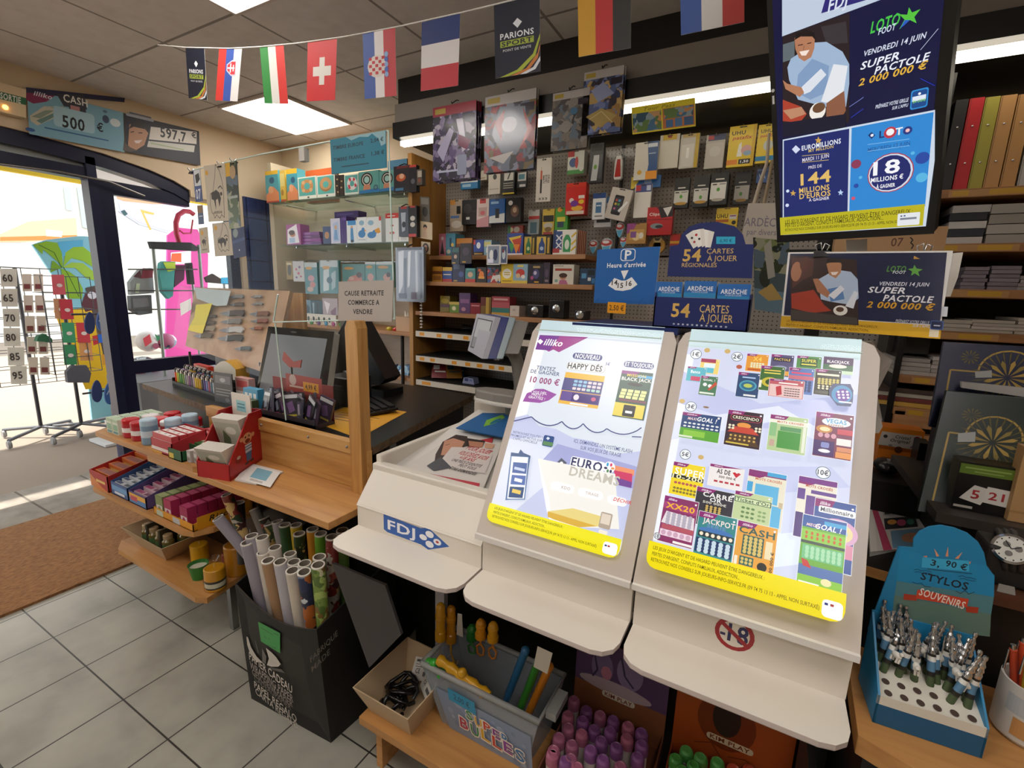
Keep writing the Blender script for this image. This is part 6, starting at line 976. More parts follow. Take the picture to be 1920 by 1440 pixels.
for i in range(5): b.slab([p + Vector((-.03 + i * .01,.01 * i, -.03)), p + Vector((-.02 + i * .015,.01 * i, .03 - .01 * (i % 2))), p + Vector((.0 + i * .012,.01 * i, -.02))], (0,.002,0), mt('#e4e0d8', .6))
put(b, 'paper_scraps', label='white paper scraps sticking out of the open kraft box', cat='paper', kind='stuff')
COLS = ['#3f8a3a', '#d8b03a', '#e0822a', '#d83a2a', '#c84a7a', '#3a8a4a', '#6a3a7a', '#3a8ab0', '#b03a7a', '#4a9a3a', '#7a2a6a']
for i, c in enumerate(COLS):
    p = at(CE[0] + (132 + i * 49) / CE[2], CE[1] + (1292 + i * 4) / CE[2], y=2.385); b = MB(); b.lathe([(.0,0),(.016,0),(.017,.004),(.012,.007),(0,.008)], mt(c, .3), p, 16,(0,-1,0)); b.box(p.x - .004, p.x + .004,2.385,2.40, p.z - .004, p.z + .004, WHITE)
    nm_ = {'#3f8a3a': 'green', '#d8b03a': 'yellow', '#e0822a': 'orange', '#d83a2a': 'red', '#c84a7a': 'pink', '#3a8a4a': 'dark green', '#6a3a7a': 'purple', '#3a8ab0': 'blue', '#b03a7a': 'magenta', '#4a9a3a': 'grass green', '#7a2a6a': 'plum'}[c]
    put(b, 'round_badge', label='%s round badge on the front edge of the beech shelf' % nm_, cat='badge', group='round coloured badges')
for i, (c, lab) in enumerate((('#b03a3a', 'red trinket on the beech shelf behind the pine post'),('#c8b83a', 'yellow green trinket on the beech shelf'),('#c83a34', 'red and white trinket near the kraft box'))):
    p = at((690,730,742)[i], 607, y=2.45); b = MB(); b.lathe([(.02,0),(.024,.012),(.012,.022),(0,.024)], mt(c, .3),(p.x, 2.45, WZ),14); put(b, 'trinket', label=lab, cat='trinket')
# low shelf blue bags, dark goods
LZ = GZ['l']
for i, (px, w, h, c, lab) in enumerate(((712,.16,.05, '@sea', 'blue printed towel bag lying on the low shelf under the beech shelf'),(750,.15,.07, '#4a86b4', 'blue towel bag with a white bird on the low shelf'))):
    p = at(px, 695, y=2.5); b = MB(); b.M = TRN((p.x, 2.56 + .04 * i, LZ + .001)) @ ROT(.2 - .3 * i, 4, 'Z'); b.slab([(-w / 2,-.08,0),(w / 2,-.08,0),(w / 2 - .01,-.06, h),(-w / 2 + .02,-.06, h * .8)], (0,.13,0), art('bag%d' % i, ['#4a86b4', '#2f6a9a', '#8fb8d0', '#d8e0e4', '#3f78a8'], 26)); put(b, 'towel_bag', label=lab, cat='bag', bev=.006)
for i, (px, w, h, c, lab) in enumerate(((640,.13,.12, '#2a2a30', 'dark bundle of belts on the low shelf by the post'),(668,.12,.15, '#34363a', 'grey and white dark bag stack on the low shelf'))):
    p = at(px, 690, y=2.6); b = MB(); b.box(p.x - w / 2, p.x + w / 2,2.6,2.72, LZ + .001, LZ + h, mt(c, .5)); F = Face(b, (p.x - w / 2,2.6, LZ + h),(w, 0,0),(0,0,-h)); F.draw('r .1 .1 .5 .2 #8a8a86;r .3 .4 .9 .46 #c8c8c0;r .1 .65 .7 .72 #6a7a70'); put(b, 'goods_bundle', label=lab, cat='bundle', bev=.008)
# ================================================================== goods on the three end shelves
def bx(nm, label, cat, x0, x1, y0, y1, z0, h, col, front='', top='', group=None, rz=0, rough=.4, bev=0):
    b = MB(); c = Vector(((x0 + x1) / 2,(y0 + y1) / 2, z0))
    if rz: b.M = TRN(c) @ ROT(radians(rz),4, 'Z') @ TRN(-c)
    b.box(x0, x1, y0, y1, z0, z0 + h, mt(col, rough) if not col.startswith('@') else art(col, PAL[col][1], PAL[col][0]))
    if front: Face(b, (x0, y0, z0 + h),(x1 - x0,0,0),(0,0,-h)).draw(front)
    if top: Face(b, (x0, y1, z0 + h),(x1 - x0,0,0),(0,-(y1 - y0),0)).draw(top)
    return put(b, nm, label=label, cat=cat, group=group, bev=bev)
e = .0006
k = 0
for i in range(2):
    for j in range(4):
        x = -2.315 + i * .052; y = .825 + j * .042
        bx('mint_box', 'pale green mint box, %s from the front in the %s row at the door end' % (['first', 'second', 'third', 'fourth'][j], ['outer', 'inner'][i]), 'mint box', x, x + .045, y, y + .036, Z1 + e, .062, '#d3dcc9', 'r 0 0 1 .2 #a8c4a4;r .1 .35 .9 .75 #7fae8c;r .1 .8 .9 .95 #4f8f9a', 'r .1 .1 .9 .9 #b4ccb0', 'pale green mint boxes')
def tin(x, y, z, r, h, body, lid, nm, label, group, sp='#e8e4e0', cat='tin'):
    t = thing(nm, label, cat, (x, y, z), group); b = MB(); b.lathe([(r * .92,0),(r, .006),(r, h * .3),(r, h * .55, sp),(r, h * .72),(r * .98, h * .74)], mt(body, .3),(x, y, z + e),18); put(b, 'body', t)
    b = MB(); b.lathe([(r * .97,0),(r, .003),(r, h * .2),(r * .9, h * .25),(0, h * .25)], mt(lid, .3),(x, y, z + h * .74),18); put(b, 'lid', t); return t
for i, (x, y, lid, lab) in enumerate(((-2.17,.85, '#c8202a', 'front one with a red lid'),(-2.10,.85, '#b81c26', 'second one of the front row'),(-2.17,.92, '#e4dcdc', 'white topped one behind the front row'),(-2.10,.92, '#d8343a', 'red lidded one behind the front row'),(-2.03,.92, '#e8e2e0', 'white topped one next to the blue tubs'),(-2.15,.99, '#c0202a', 'rear one nearest the door'),(-2.07,.99, '#a81c26', 'rear one in the middle'),(-1.99,.99, '#b8222c', 'rear one nearest the till'))):
    tin(x, y, Z1,.03,.075, '#b8303a', lid, 'gum_tub', 'red chewing gum tub, %s' % lab, 'red gum tubs')
for x, y, lab in ((-2.015,.845, 'in front of the others'),(-1.955,.90, 'second, beside the gum cartons'),(-1.965,.965, 'rear one')): tin(x, y, Z1,.028,.10, '#7f9fb8', '#b0cadc', 'gum_tub', 'blue chewing gum tub, %s' % lab, 'blue gum tubs', '#c8d8e4')
def opentray(nm, label, x0, x1, y0, y1, z0, h, col, hb=None, group=None, inner=None, fr='', rz=0):
    t = thing(nm, label, 'tray', ((x0 + x1) / 2,(y0 + y1) / 2, z0), group); b = MB(); w = .003; hb = hb or h
    c = Vector(((x0 + x1) / 2,(y0 + y1) / 2, z0))
    if rz: b.M = TRN(c) @ ROT(radians(rz),4, 'Z') @ TRN(-c)
    m_ = mt(col, .5); b.box(x0, x1, y0, y1, z0 + e, z0 + .004, m_); b.box(x0, x1, y0, y0 + w, z0, z0 + h, m_); b.box(x0, x1, y1 - w, y1, z0, z0 + hb, m_)
    for xx in (x0, x1 - w): b.slab([(xx, y0, z0),(xx, y1, z0),(xx, y1, z0 + hb),(xx, y0, z0 + h)], (w, 0,0), m_)
    if fr: Face(b, (x0, y0, z0 + h),(x1 - x0,0,0),(0,0,-h)).draw(fr)
    put(b, 'carton', t); return t
opentray('gum_carton', 'red and white carton of gum packs with a white speckled lid', -1.93,-1.79,.81,.93, Z1,.05, '#b8343c', .075, fr='r .0 .55 1 .8 #e8dcd8;r 0 .85 .5 1 #d8a83a')
for j in range(4): bx('gum_pack', 'striped gum pack in the red carton, %s from the front' % ['first', 'second', 'third', 'last'][j], 'gum pack', -1.925,-1.797,.815 + j * .028,.838 + j * .028, Z1 + .005,.066, '#c84a50', 'r 0 .3 1 .4 #e8d8d4;r 0 .6 1 .7 #e8d8d4', 'r .02 .1 .98 .9 #e6dfda;e .2 .5 .05 .2 #b8505a;e .5 .4 .05 .2 #a8a0a0;e .8 .6 .05 .2 #b8505a', 'striped gum packs')
t = opentray('sweet_tray', 'small dark green open tin tray at the shelf corner', -1.80,-1.715,.803,.87, Z1,.038, '#1f5a34', fr='r .05 .4 .4 .9 #d8b83a')
bx('sweet_box', 'flat green and yellow box behind the dark green tray', 'sweet box', -1.83,-1.72,.885,.93, Z1 + e, .035, '#2f6a3a', 'r .1 .2 .4 .8 #e0d8b0', 'r .1 .1 .5 .5 #c8ccb0;r .6 .3 .95 .8 #d8dcd0')
for i in range(3): bx('gum_pack', 'small white and grey gum box, %s' % ['next to the dark green tray', 'middle one by the red cartoon display', 'nearest the red cartoon display'][i], 'gum pack', -1.705 + i * .026,-1.683 + i * .026,.815 + .008 * i, .88 + .008 * i, Z1 + e, .042, '#b4aeaa', 'r .1 .2 .9 .5 #d8d4d0;r .2 .6 .8 .8 #8a8480', 'r .1 .1 .9 .9 #d8d2ce', 'white gum boxes')
for i in range(2):
    for j in range(2): bx('cigarette_carton', 'flat red and pink box, %s of the %s layer by the upstand' % (['front', 'rear'][j], ['lower', 'upper'][i]), 'carton', -1.90,-1.74,.945 + j * .03,.972 + j * .03, Z1 + e + i * .024,.023, '#a82a32', 'r .05 .2 .95 .7 #d8a8a4', 'r .05 .1 .95 .9 #c8666a;r .1 .4 .9 .6 #e0b0b0', 'flat red boxes')
# level two
opentray('sweet_display', 'long red snack display box at the door end of the middle shelf', -2.50,-2.34,.81,1.04, Z2,.07, '#b02a26', .12, fr='p 0,1 0,.2 .6,.8 1,1 #d8803a;b .6 .5 .5 0.165 #e8c060')
for j in range(4): bx('snack_bar', 'orange wrapped snack bar in the red display, %s' % ['frontmost', 'second', 'third', 'rearmost'][j], 'snack bar', -2.49,-2.35,.825 + j * .05,.86 + j * .05, Z2 + .005,.062 + j * .012, '#c86a2a', 'r .1 .2 .9 .5 #e8c878;r .2 .6 .8 .8 #8a2a24', 'r .1 .1 .9 .9 #8a3a2a', 'orange snack bars')
opentray('sweet_display', 'blue display box of white sweet sticks on the middle shelf', -2.325,-2.185,.815,1.04, Z2,.055, '#3f5f94', .12, fr='r .05 .2 .95 .6 #6aa0d0;r .2 .65 .8 .85 #d8e0ec')
for j in range(8): bx('sweet_stick', 'white and blue sweet stick in the blue display, number %s from the front' % ['one', 'two', 'three', 'four', 'five', 'six', 'seven', 'eight'][j], 'sweet', -2.315,-2.195,.825 + j * .026,.842 + j * .026, Z2 + .005,.046 + j * .005, '#d8dce0', '', 'r .05 .1 .4 .9 #4a5a80;r .6 .1 .9 .9 #3f4a5c', 'white sweet sticks')
opentray('sweet_display', 'violet display box of pink sweets on the middle shelf', -2.175,-2.04,.815,1.04, Z2,.05, '#5a4a84', .115, fr='r .03 .1 .97 .5 #e8b04a;r .03 .5 .97 .9 #4a86c0;r .1 .3 .5 .7 #c84a5a')
for j in range(6): bx('sweet_stick', 'pink and white sweet stick in the violet display, %s' % ['frontmost', 'second', 'third', 'fourth', 'fifth', 'rearmost'][j], 'sweet', -2.165,-2.05,.83 + j * .033,.85 + j * .033, Z2 + .005,.04 + j * .006, '#d8b8c4', '', 'r .05 .1 .5 .9 #b04a7a;r .6 .1 .95 .9 #7a3a5a', 'pink sweet sticks')
opentray('pastille_tray', 'yellow cardboard tray of pastille boxes at the corner of the middle shelf', -1.985,-1.715,.815,1.04, Z2,.028, '#d8941f', .06, fr='r .08 .1 .25 .9 #b8c4b0;r .5 .1 .68 .9 #b8bcc0')
for i, (x, c, c2, nmx) in enumerate(((-1.975, '#7f8f5a', '#a8b47a', 'green'),(-1.915, '#a8305a', '#c85a80', 'pink'),(-1.805, '#a02a58', '#c04a78', 'crimson'))):
    for j in range(6):
        bx('pastille_box', '%s pastille box, %s from the front in the yellow tray' % (nmx, ['first', 'second', 'third', 'fourth', 'fifth', 'sixth'][j]), 'pastille box', x + j * .002, x + .05 + j * .002,.82 + j * .036,.853 + j * .036, Z2 + .006,.072, c, 'r .1 .5 .9 .9 #d8d0d4;e .5 .7 .2 .15 %s' % c, 'r .05 .1 .95 .9 %s' % c2, '%s pastille boxes' % nmx)
b = MB(); F = Face(b, (-1.712,.83, Z2 + .05),(.012,.19,0),(0,0,-.045)); F.draw('r 0 0 1 1 #d8941f;Tbi .45 .4 .45 .5 #2a2418 Ricola'); b.slab([(-1.7125,.83, Z2 + .001),(-1.7005,1.02, Z2 + .001),(-1.7005,1.02, Z2 + .05),(-1.7125,.83, Z2 + .05)], (-.002,0,0), mt('#d8941f', .5)); put(b, 'side_flap', OBJ['pastille_tray'])
# level three: kraft tray of jars, candles
def tapertray(nm, label, c, w0, d0, w1, d1, z0, h, col, rz=0, mat2=None):
    b = MB(); M = TRN((c[0], c[1], z0)) @ ROT(radians(rz),4, 'Z'); b.M = M; m_ = mt(col, .6); t_ = .003
    B0 = [(-w0,-d0),(w0,-d0),(w0, d0),(-w0, d0)]; T0 = [(-w1,-d1),(w1,-d1),(w1, d1),(-w1, d1)]
    b.poly([(x, y, e) for x, y in B0[::-1]], m_); b.poly([(x * .98, y * .98,.004) for x, y in B0], m_)
    for i in range(4):
        j = (i + 1) % 4; p, q, r, s = (*B0[i], e),(*B0[j], e),(*T0[j], h),(*T0[i], h); b.poly([p, q, r, s], m_)
        f = lambda v: (v[0] * .97, v[1] * .97, v[2] + (.004 if v[2] < .01 else 0)); b.poly([f(p), f(s), f(r), f(q)], m_); b.poly([s, r, f(r), f(s)], m_)
    return put(b, nm, label=label, cat='tray')
tapertray('kraft_tray', 'kraft cardboard tray of little jars on the lowest shelf', (-2.14,.92),.10,.06,.165,.10, Z3,.09, '#b39a78')
for j in range(4):
    for i in range(2):
        x, y = -2.23 + j * .055,.885 + i * .055; t = thing('honey_jar', 'small glass jar with green label in the kraft tray, %s of the %s row' % (['first', 'second', 'third', 'fourth'][j], ['front', 'rear'][i]), 'jar', (x, y, Z3 + .005), 'little jars')
        b = MB(); b.lathe([(.02,0),(.022,.004),(.022,.03),(.0222,.055, '#5a7a4a'),(.022,.065),(.014,.075)], mt('#8a7a44', .15),(x, y, Z3 + .005),14); put(b, 'glass_body', t)
        b = MB(); b.lathe([(.017,0),(.017,.016),(.015,.018),(0,.018)], mt('#c8b088', .5),(x, y, Z3 + .08),14); put(b, 'cork', t)
for j in range(2): bx('picture_card', 'dark card divider standing among the jars, %s' % ['nearest the door', 'nearer the candles'][j], 'card', -2.20 + j * .1,-2.19 + j * .1,.86,.985, Z3 + .006,.11, '#4a4638', rz=12)
def candle(x, y, r, h, c, label, lab='#2a2a24', wrap=False):
    t = thing('candle', label, 'candle', (x, y, Z3)); b = MB(); b.lathe([(r * .96,0),(r, .004),(r, h * .12),(r * 1.005, h * .5, lab) if lab else (r, h * .5),(r, h * .52),(r, h * .96),(r * .9, h),(0, h * .98)], mt(c, .3),(x, y, Z3 + e),20); wx = put(b, 'wax', t)
    b = MB(); b.tube([(x, y, Z3 + h),(x + .002, y, Z3 + h + .012)], .0012, mt('#e8e0c8'),5); put(b, 'wick', wx)
    if lab: b = MB(); b.lathe([(r * 1.01,0),(r * 1.01, h * .2)], mt('#d8d4b8', .5),(x, y, Z3 + h * .2),20); put(b, 'label_band', wx)
    if wrap: b = MB(); b.lathe([(r * 1.05,0),(r * 1.08, h * .6),(r * 1.02, h * 1.0),(r * .25, h * 1.15),(r * .2, h * 1.2),(r * .6, h * 1.45),(r * .5, h * 1.47)], glass('cello', (.92,.92,.92,1),.1,.1),(x, y, Z3 + e),16); put(b, 'cellophane', t)
candle(-1.935,.935,.033,.07, '#d8a81c', 'yellow candle in a glass beside the kraft tray', None)
candle(-1.695,.862,.035,.085, '#d99a20', 'amber candle with a dark label in cellophane on the lowest shelf', '#3a3a34', True)
candle(-1.725,.96,.04,.12, '#c8861c', 'tall amber candle in cellophane behind the labelled one', None, True)
b = MB(); x, y = -1.81,.865; b.lathe([(.024,0),(.034,.055),(.036,.058),(.033,.058),(.031,.045),(0,.045, '#dcd8c4')], mt('#2f7a34', .4),(x, y, Z3 + e),20); put(b, 'candle_pot', label='small green metal pot with a white candle on the lowest shelf', cat='candle')
b = MB(); b.lathe([(.03,0),(.03,.05),(.028,.055),(0,.055)], mt('#8a2a24', .3),(-1.80,.98, Z3 + e),16); put(b, 'candle', label='dark red candle at the back of the lowest shelf', cat='candle')
# ================================================================== on the beech counter
t = thing('card_stand', 'red cardboard display of white joke card packs with a cartoon face on its side', 'display', (-1.53,.88, CZ)); RED = mt('#b01c20', .45)
p0, p1 = at(432,903, z=CZ), at(497,858, z=CZ); lf = at(371,893, z=CZ); D_ = p1 - p0; L_ = lf - p0
b = MB(); up = Vector((0,0,1)); side = [p0, p1, p1 + up * .185, p0 + D_ * .62 + up * .19, p0 + up * .055]
b.slab(side, L_.normalized() * .004, RED); F = Face(b, p0 + up * .19, D_, -up * .19)
F.draw('e .52 .42 .13 .1 #d8a07a;e .36 .40 .05 .04 #d8a07a;e .68 .40 .05 .04 #d8a07a;e .52 .47 .07 .04 #7a2a24;e .47 .39 .02 .02 #2a2a30;e .57 .39 .02 .02 #2a2a30;p .44,.53 .62,.53 .62,.68 .44,.68 #cfd8e4;b .53 .57 .18 .02 #4a6a9a;b .53 .62 .18 .02 #4a6a9a;p .45,.68 .61,.68 .59,.84 .46,.84 #3f6a9a;e .46 .87 .06 .025 #4a2a24;e .6 .87 .06 .025 #4a2a24;e .25 .72 .09 .06 #8a1a1c;e .25 .68 .05 .03 #c8b0a8;b .5 .96 .8 .03 #8a1418'); put(b, 'side_panel', t)
b = MB(); b.slab([p0, lf, lf + up * .055, p0 + up * .055][::-1], D_.normalized() * .004, RED); b.slab([lf, lf + D_, lf + D_ + up * .185, lf + D_ * .62 + up * .19, lf + up * .055][::-1], -L_.normalized() * .004, RED); b.slab([p1, lf + D_, lf + D_ + up * .185, p1 + up * .185], -D_.normalized() * .004, RED); put(b, 'carton', t)
def deckrow(f0, f1, h0, lab, gz):
    for i in range(9):
        a = f0 + (f1 - f0) * i / 9; pa = p0 + D_ * a + L_ * .08 + up * gz; qa = p0 + D_ * a + L_ * .92 + up * gz; d2 = D_ * ((f1 - f0) / 9 * .9); ln = -D_ * .25
        b = MB(); b.slab([pa, qa, qa + up * h0 + ln, pa + up * h0 + ln][::-1], d2, mt('#cfc8be', .5), mt('#ded8cf', .5))
        if i == 0: F = Face(b, qa + up * h0 + ln, pa - qa, -(up * h0 + ln)); F.draw('r .05 .1 .95 .9 #b8b8a8;p .1,.9 .3,.3 .5,.5 .4,.9 #5a6a4a;e .6 .3 .2 .1 #e4e0d4;r .1 .85 .9 .95 #4a5a44')
        put(b, 'joke_card_pack', label='white joke card pack in the %s of the red display, %s' % (lab, ['frontmost', 'second', 'third', 'fourth', 'fifth', 'sixth', 'seventh', 'eighth', 'rearmost'][i]), cat='card pack', group='joke card packs')
deckrow(.16,.50,.10, 'front row', .006); deckrow(.62,.9,.15, 'back row', .03)
o, u, v = at(433,735, y=.97), at(468,742, y=.97), at(437,780, y=.97); b = MB(); F = Face(b, o, u - o, v - o); F.draw('r 0 0 1 1 #ddd6cc;b .5 .5 .5 .45 #8fc4cc;b .5 .42 .4 .05 #3f7f90;b .5 .55 .4 .05 #3f7f90'); b.slab([o, v, v + (u - o), u][::-1], (0,.003,0), mt('#ddd6cc', .5)); put(b, 'price_card', t)
q = [at(*p, z=CZ + .006) for p in ((440,899),(468,868),(531,884),(480,907))]; b = MB(); b.slab([p - up * .005 for p in q][::-1], up * .005, mt('#d4d0cc', .4)); F = Face(b, q[1], q[2] - q[1], q[0] - q[1]); F.n = up; F.k = .0003; F.mb = b; F.draw('r .12 .1 .95 .92 #e4e2de;r .3 .15 .75 .7 #7fb4c8;r .35 .75 .7 .85 #b8b4b0'); put(b, 'leaflet_pile', label='small pile of white leaflets with a blue square lying on the beech counter', cat='leaflets')
# ================================================================== on the black till counter
TZ = .88
q = [at(*p, z=TZ + .001) for p in ((578,787),(665,757),(763,772),(672,822))]; b = MB(); b.poly(q, mt('#e0a01c', .6)); b.poly([p - up * .0006 for p in q][::-1], mt('#e0a01c', .6)); F = Face(b, q[1], q[2] - q[1], q[0] - q[1]); F.n = up; F.k = .0004
F.draw('b .5 .2 .5 0.0385 #5a3a10;b .5 .34 .4 0.033 #5a3a10;b .5 .5 .7 0.022 #7a4a14;b .5 .6 .6 0.022 #7a4a14;b .5 .7 .7 0.022 #7a4a14;b .5 .8 .5 0.022 #7a4a14'); put(b, 'paper_sheet', label='yellow printed sheet lying on the black counter beside the pine post', cat='sheet')
# till monitor
o, u, v = at(503,612, y=1.29), at(627,622, y=1.27), at(478,747, y=1.15); u = u - o; v = v - o
t = thing('till_monitor', 'black till monitor with a blank screen painted in reflecting grey behind the acrylic shield', 'monitor', o + v + u * .5)
b = MB(); F = Face(b, o, u, v, rough=.12); nn = F.n; b.slab([o, o + v, o + v + u, o + u][::-1], -nn * .03, mt('#141212', .25), mt('#a8a39c', .4)); F.draw('r 0 0 1 1 #121111;e .42 .05 .05 .012 #55504c'); ho_ = put(b, 'housing', t, bev=.003)
b = MB(); F = Face(b, o, u, v, rough=.1); F.k = .001; F.draw('p .07,.10 .92,.10 .88,.93 .04,.9 #7d8086'); put(b, 'screen', ho_)  # grey of the screen is its reflection put into the colour
c = o + v * .95 + u * .5 - nn * .05; b = MB(); b.box(c.x - .09, c.x + .09, c.y - .02, c.y + .12, TZ, TZ + .015, BLACK); b.slab([(c.x - .04, c.y + .02, TZ + .01),(c.x + .04, c.y + .02, TZ + .01),(c.x + .04, c.y + .05, TZ + .2),(c.x - .04, c.y + .05, TZ + .2)], (0,.03,0), BLACK); put(b, 'foot', t)
# heap of trading packs in a red carton in front of it
x0, x1 = at(484,760, y=1.06).x, at(596,775, y=1.06).x
t = thing('pack_carton', 'open carton of dark trading card packs with an orange price tag before the till monitor', 'carton', ((x0 + x1) / 2,1.06, TZ)); b = MB(); b.box(x0, x1,1.045,1.13, TZ + e, TZ + .012, mt('#3a2a30', .5)); b.box(x0, x1,1.045,1.048, TZ, TZ + .03, mt('#2a2230', .5)); b.box(x0, x1,1.127,1.13, TZ, TZ + .14, mt('#8a2a2a', .5))
F = Face(b, (x0 + .08,1.1265, TZ + .16),(.2,0,0),(0,0,-.07)); F.draw('r 0 0 1 1 #a83a34;e .2 .3 .1 .3 #c8a8a0;r .1 .6 .9 .7 #d8b8a8;b .7 .55 .42 .5 #e0961c;Tb .7 .55 .25 .3 #4a2a10 4,99 €'); put(b, 'carton', t)
b = MB(); p = at(545,672, y=1.122); b.slab([p + Vector((-.05,0,-.01)), p + Vector((-.01,0,-.035)), p + Vector((.05,0,-.03)), p + Vector((.06,0,.0)), p + Vector((.01,0,-.012)), p + Vector((-.04,0,.02))], (0,.004,0), mt('#a83a30', .4)); b.tube([p + Vector((0,.002,-.03)), p + Vector((0,.002,-.06))], .003, BLACK); put(b, 'topper', t)
random.seed(4)
for i in range(16):
    x = x0 + .03 + (i % 8) * (x1 - x0 - .06) / 7; y = 1.062 + (i // 8) * .04; b = MB(); cc = Vector((x, y, TZ + .014)); b.M = TRN(cc) @ ROT(random.uniform(-.5,.5),4, 'Z') @ ROT(random.uniform(-.3,.1),4, 'X') @ ROT(random.uniform(-.35,.35),4, 'Y')
    h = random.uniform(.075,.10); b.slab([(-.03,0,0),(.03,0,0),(.03,0, h),(-.03,0, h)], (0,.008,0), mt(['#34303c', '#5a5a6a', '#2a2630', '#4a3a50'][i % 4], .2)); F = Face(b, (-.03,0, h),(.06,0,0),(0,0,-h), rough=.2); F.draw('r .05 .05 .95 .2 %s;p .2,.4 .6,.3 .8,.7 .4,.8 %s;r .3 .85 .9 .93 %s' % random.choice([('#c8ccd4', '#8a90a0', '#a83a5a'),('#1d1a20', '#b8b0c0', '#5a6a9a'),('#d8d4dc', '#7a5a8a', '#c8b04a'),('#3a2a30', '#a8a4b0', '#c04a8a')]))
    put(b, 'trading_pack', label='dark foil trading pack in the open carton, %s of the %s row' % (['first', 'second', 'third', 'fourth', 'fifth', 'sixth', 'seventh', 'eighth'][i % 8], ['front', 'rear'][i // 8]), cat='trading pack', group='trading packs before the till')
# second monitor from behind, keyboard, printer, card reader
t = thing('back_monitor', 'black monitor seen edge on behind the pine post', 'monitor', (-1.55,1.55, TZ)); b = MB(); q = [at(*p, y=1.55) for p in ((648,600),(662,600),(722,712),(712,722),(618,722),(625,640))]; b.slab(q[::-1], (-.03,.14,0), mt('#171514', .35)); put(b, 'housing', t, bev=.004); b = MB(); b.box(-1.62,-1.5,1.55,1.68, TZ, TZ + .03, BLACK); put(b, 'foot', t)
b = MB(); q = at(668,772, z=TZ); b.M = TRN((q.x + .02, q.y + .06, TZ)) @ ROT(radians(-25),4, 'Z'); b.slab([(-.11,-.06,.002),(.11,-.06,.002),(.11,-.06,.012),(-.11,-.06,.012)], (0,.13,.012), mt('#151414', .4))
for i in range(4):
    for j in range(10): b.box(-.1 + j * .02,-.083 + j * .02,-.05 + i * .03,-.026 + i * .03,.012,.022 + i * .003, mt('#232121', .35))
put(b, 'keyboard', label='black keyboard on the till counter behind the yellow sheet', cat='keyboard')
b = MB(); b.box(-1.62,-1.48,1.32,1.46, TZ + e, TZ + .12, mt('#1d1b1a', .4)); b.box(-1.6,-1.5,1.315,1.325, TZ + .07, TZ + .09, mt('#333')); put(b, 'receipt_printer', label='black receipt printer between the till monitor and the pine post', cat='printer', bev=.008)
b = MB(); q = at(640,715, y=1.36); b.M = TRN(q) @ ROT(.5,4, 'Y'); b.slab([(-.012,0,-.05),(.012,0,-.05),(.018,0,.05),(-.01,0,.05)], (0,.03,0), mt('#8a8784', .35)); put(b, 'card_reader', label='grey card reader leaning against the receipt printer', cat='card reader', bev=.006)
b = MB(); q = at(642,600, y=1.6); b.box(q.x - .04, q.x + .02,1.62,1.66, TZ + .03, q.z, mt('#8d8a86', .4)); put(b, 'monitor_stand', OBJ['back_monitor'])
# knife display case
o, u, v = at(337,536, y=1.40), at(541,543, y=1.40), at(322,648, y=1.30); u = u - o; v = v - o
t = thing('knife_case', 'slanted clear case of pocket knives on a pine board beside the till', 'display case', o + v + u * .5)
b = MB(); F = Face(b, o, u, v); nn = F.n; w_ = wood('knife_board', [(.3, '#b58a62'),(.6, '#cfa880')], (8,8,8),.5); b.slab([o + u * .12 - nn * .02, o + v * .97 + u * .1 - nn * .02, o + v * 1.2 + u * .9 - nn * .02, o + u * .98 - nn * .02][::-1], -nn * .02, w_); put(b, 'board', t)
b = MB(); b.slab([o, o + v, o + v * 1.28 + u * .93, o + u][::-1], -nn * .002, FILM); b.slab([o, o + u, o + u - nn * .04, o - nn * .04], v.normalized() * .002, FILM); put(b, 'clear_front', t)
b = MB()
for f in (.15,.8): p = o + v * 1.05 + u * f - nn * .02; b.tube([p, Vector((p.x, p.y, TZ + .001))], .006, mt('#3a3836', .4),8); b.box(p.x - .03, p.x + .03, p.y - .03, p.y + .03, TZ + e, TZ + .005, mt('#3a3836', .4))
put(b, 'stand', t)
b = MB(); F = Face(b, o, u, v); F.k = .0012; F.draw('p .16,.02 .52,.05 .5,.28 .4,.3 .2,.2 #b4c0c4;p .03,.3 .14,.2 .16,.38 .06,.5 #f0f0f0;p .2,.3 .36,.26 .3,.75 .15,.72 .2,.5 #e0cc1c'); put(b, 'paper_slips', t)
CK = (300,520,5.142)
kn = ((740,190,150, '#8a8884'),(740,265,150, '#6a5a4a'),(700,350,250, '#5a4a40'),(690,430,210, '#8a8680'),(690,510,250, '#c8c8c4'),(680,590,260, '#3a3836'),(440,500,200, '#9a8a70'),(420,565,190, '#6a5a44'),(480,440,120, '#5a3f2a'),(500,380,110, '#4a3020'),(930,190,120, '#a8a4a0'),(940,260,120, '#9a9690'),(960,355,200, '#8f5f44'),(960,425,180, '#9a5a44'),(930,495,130, '#a86a54'),(800,690,170, '#5f6a6a'))
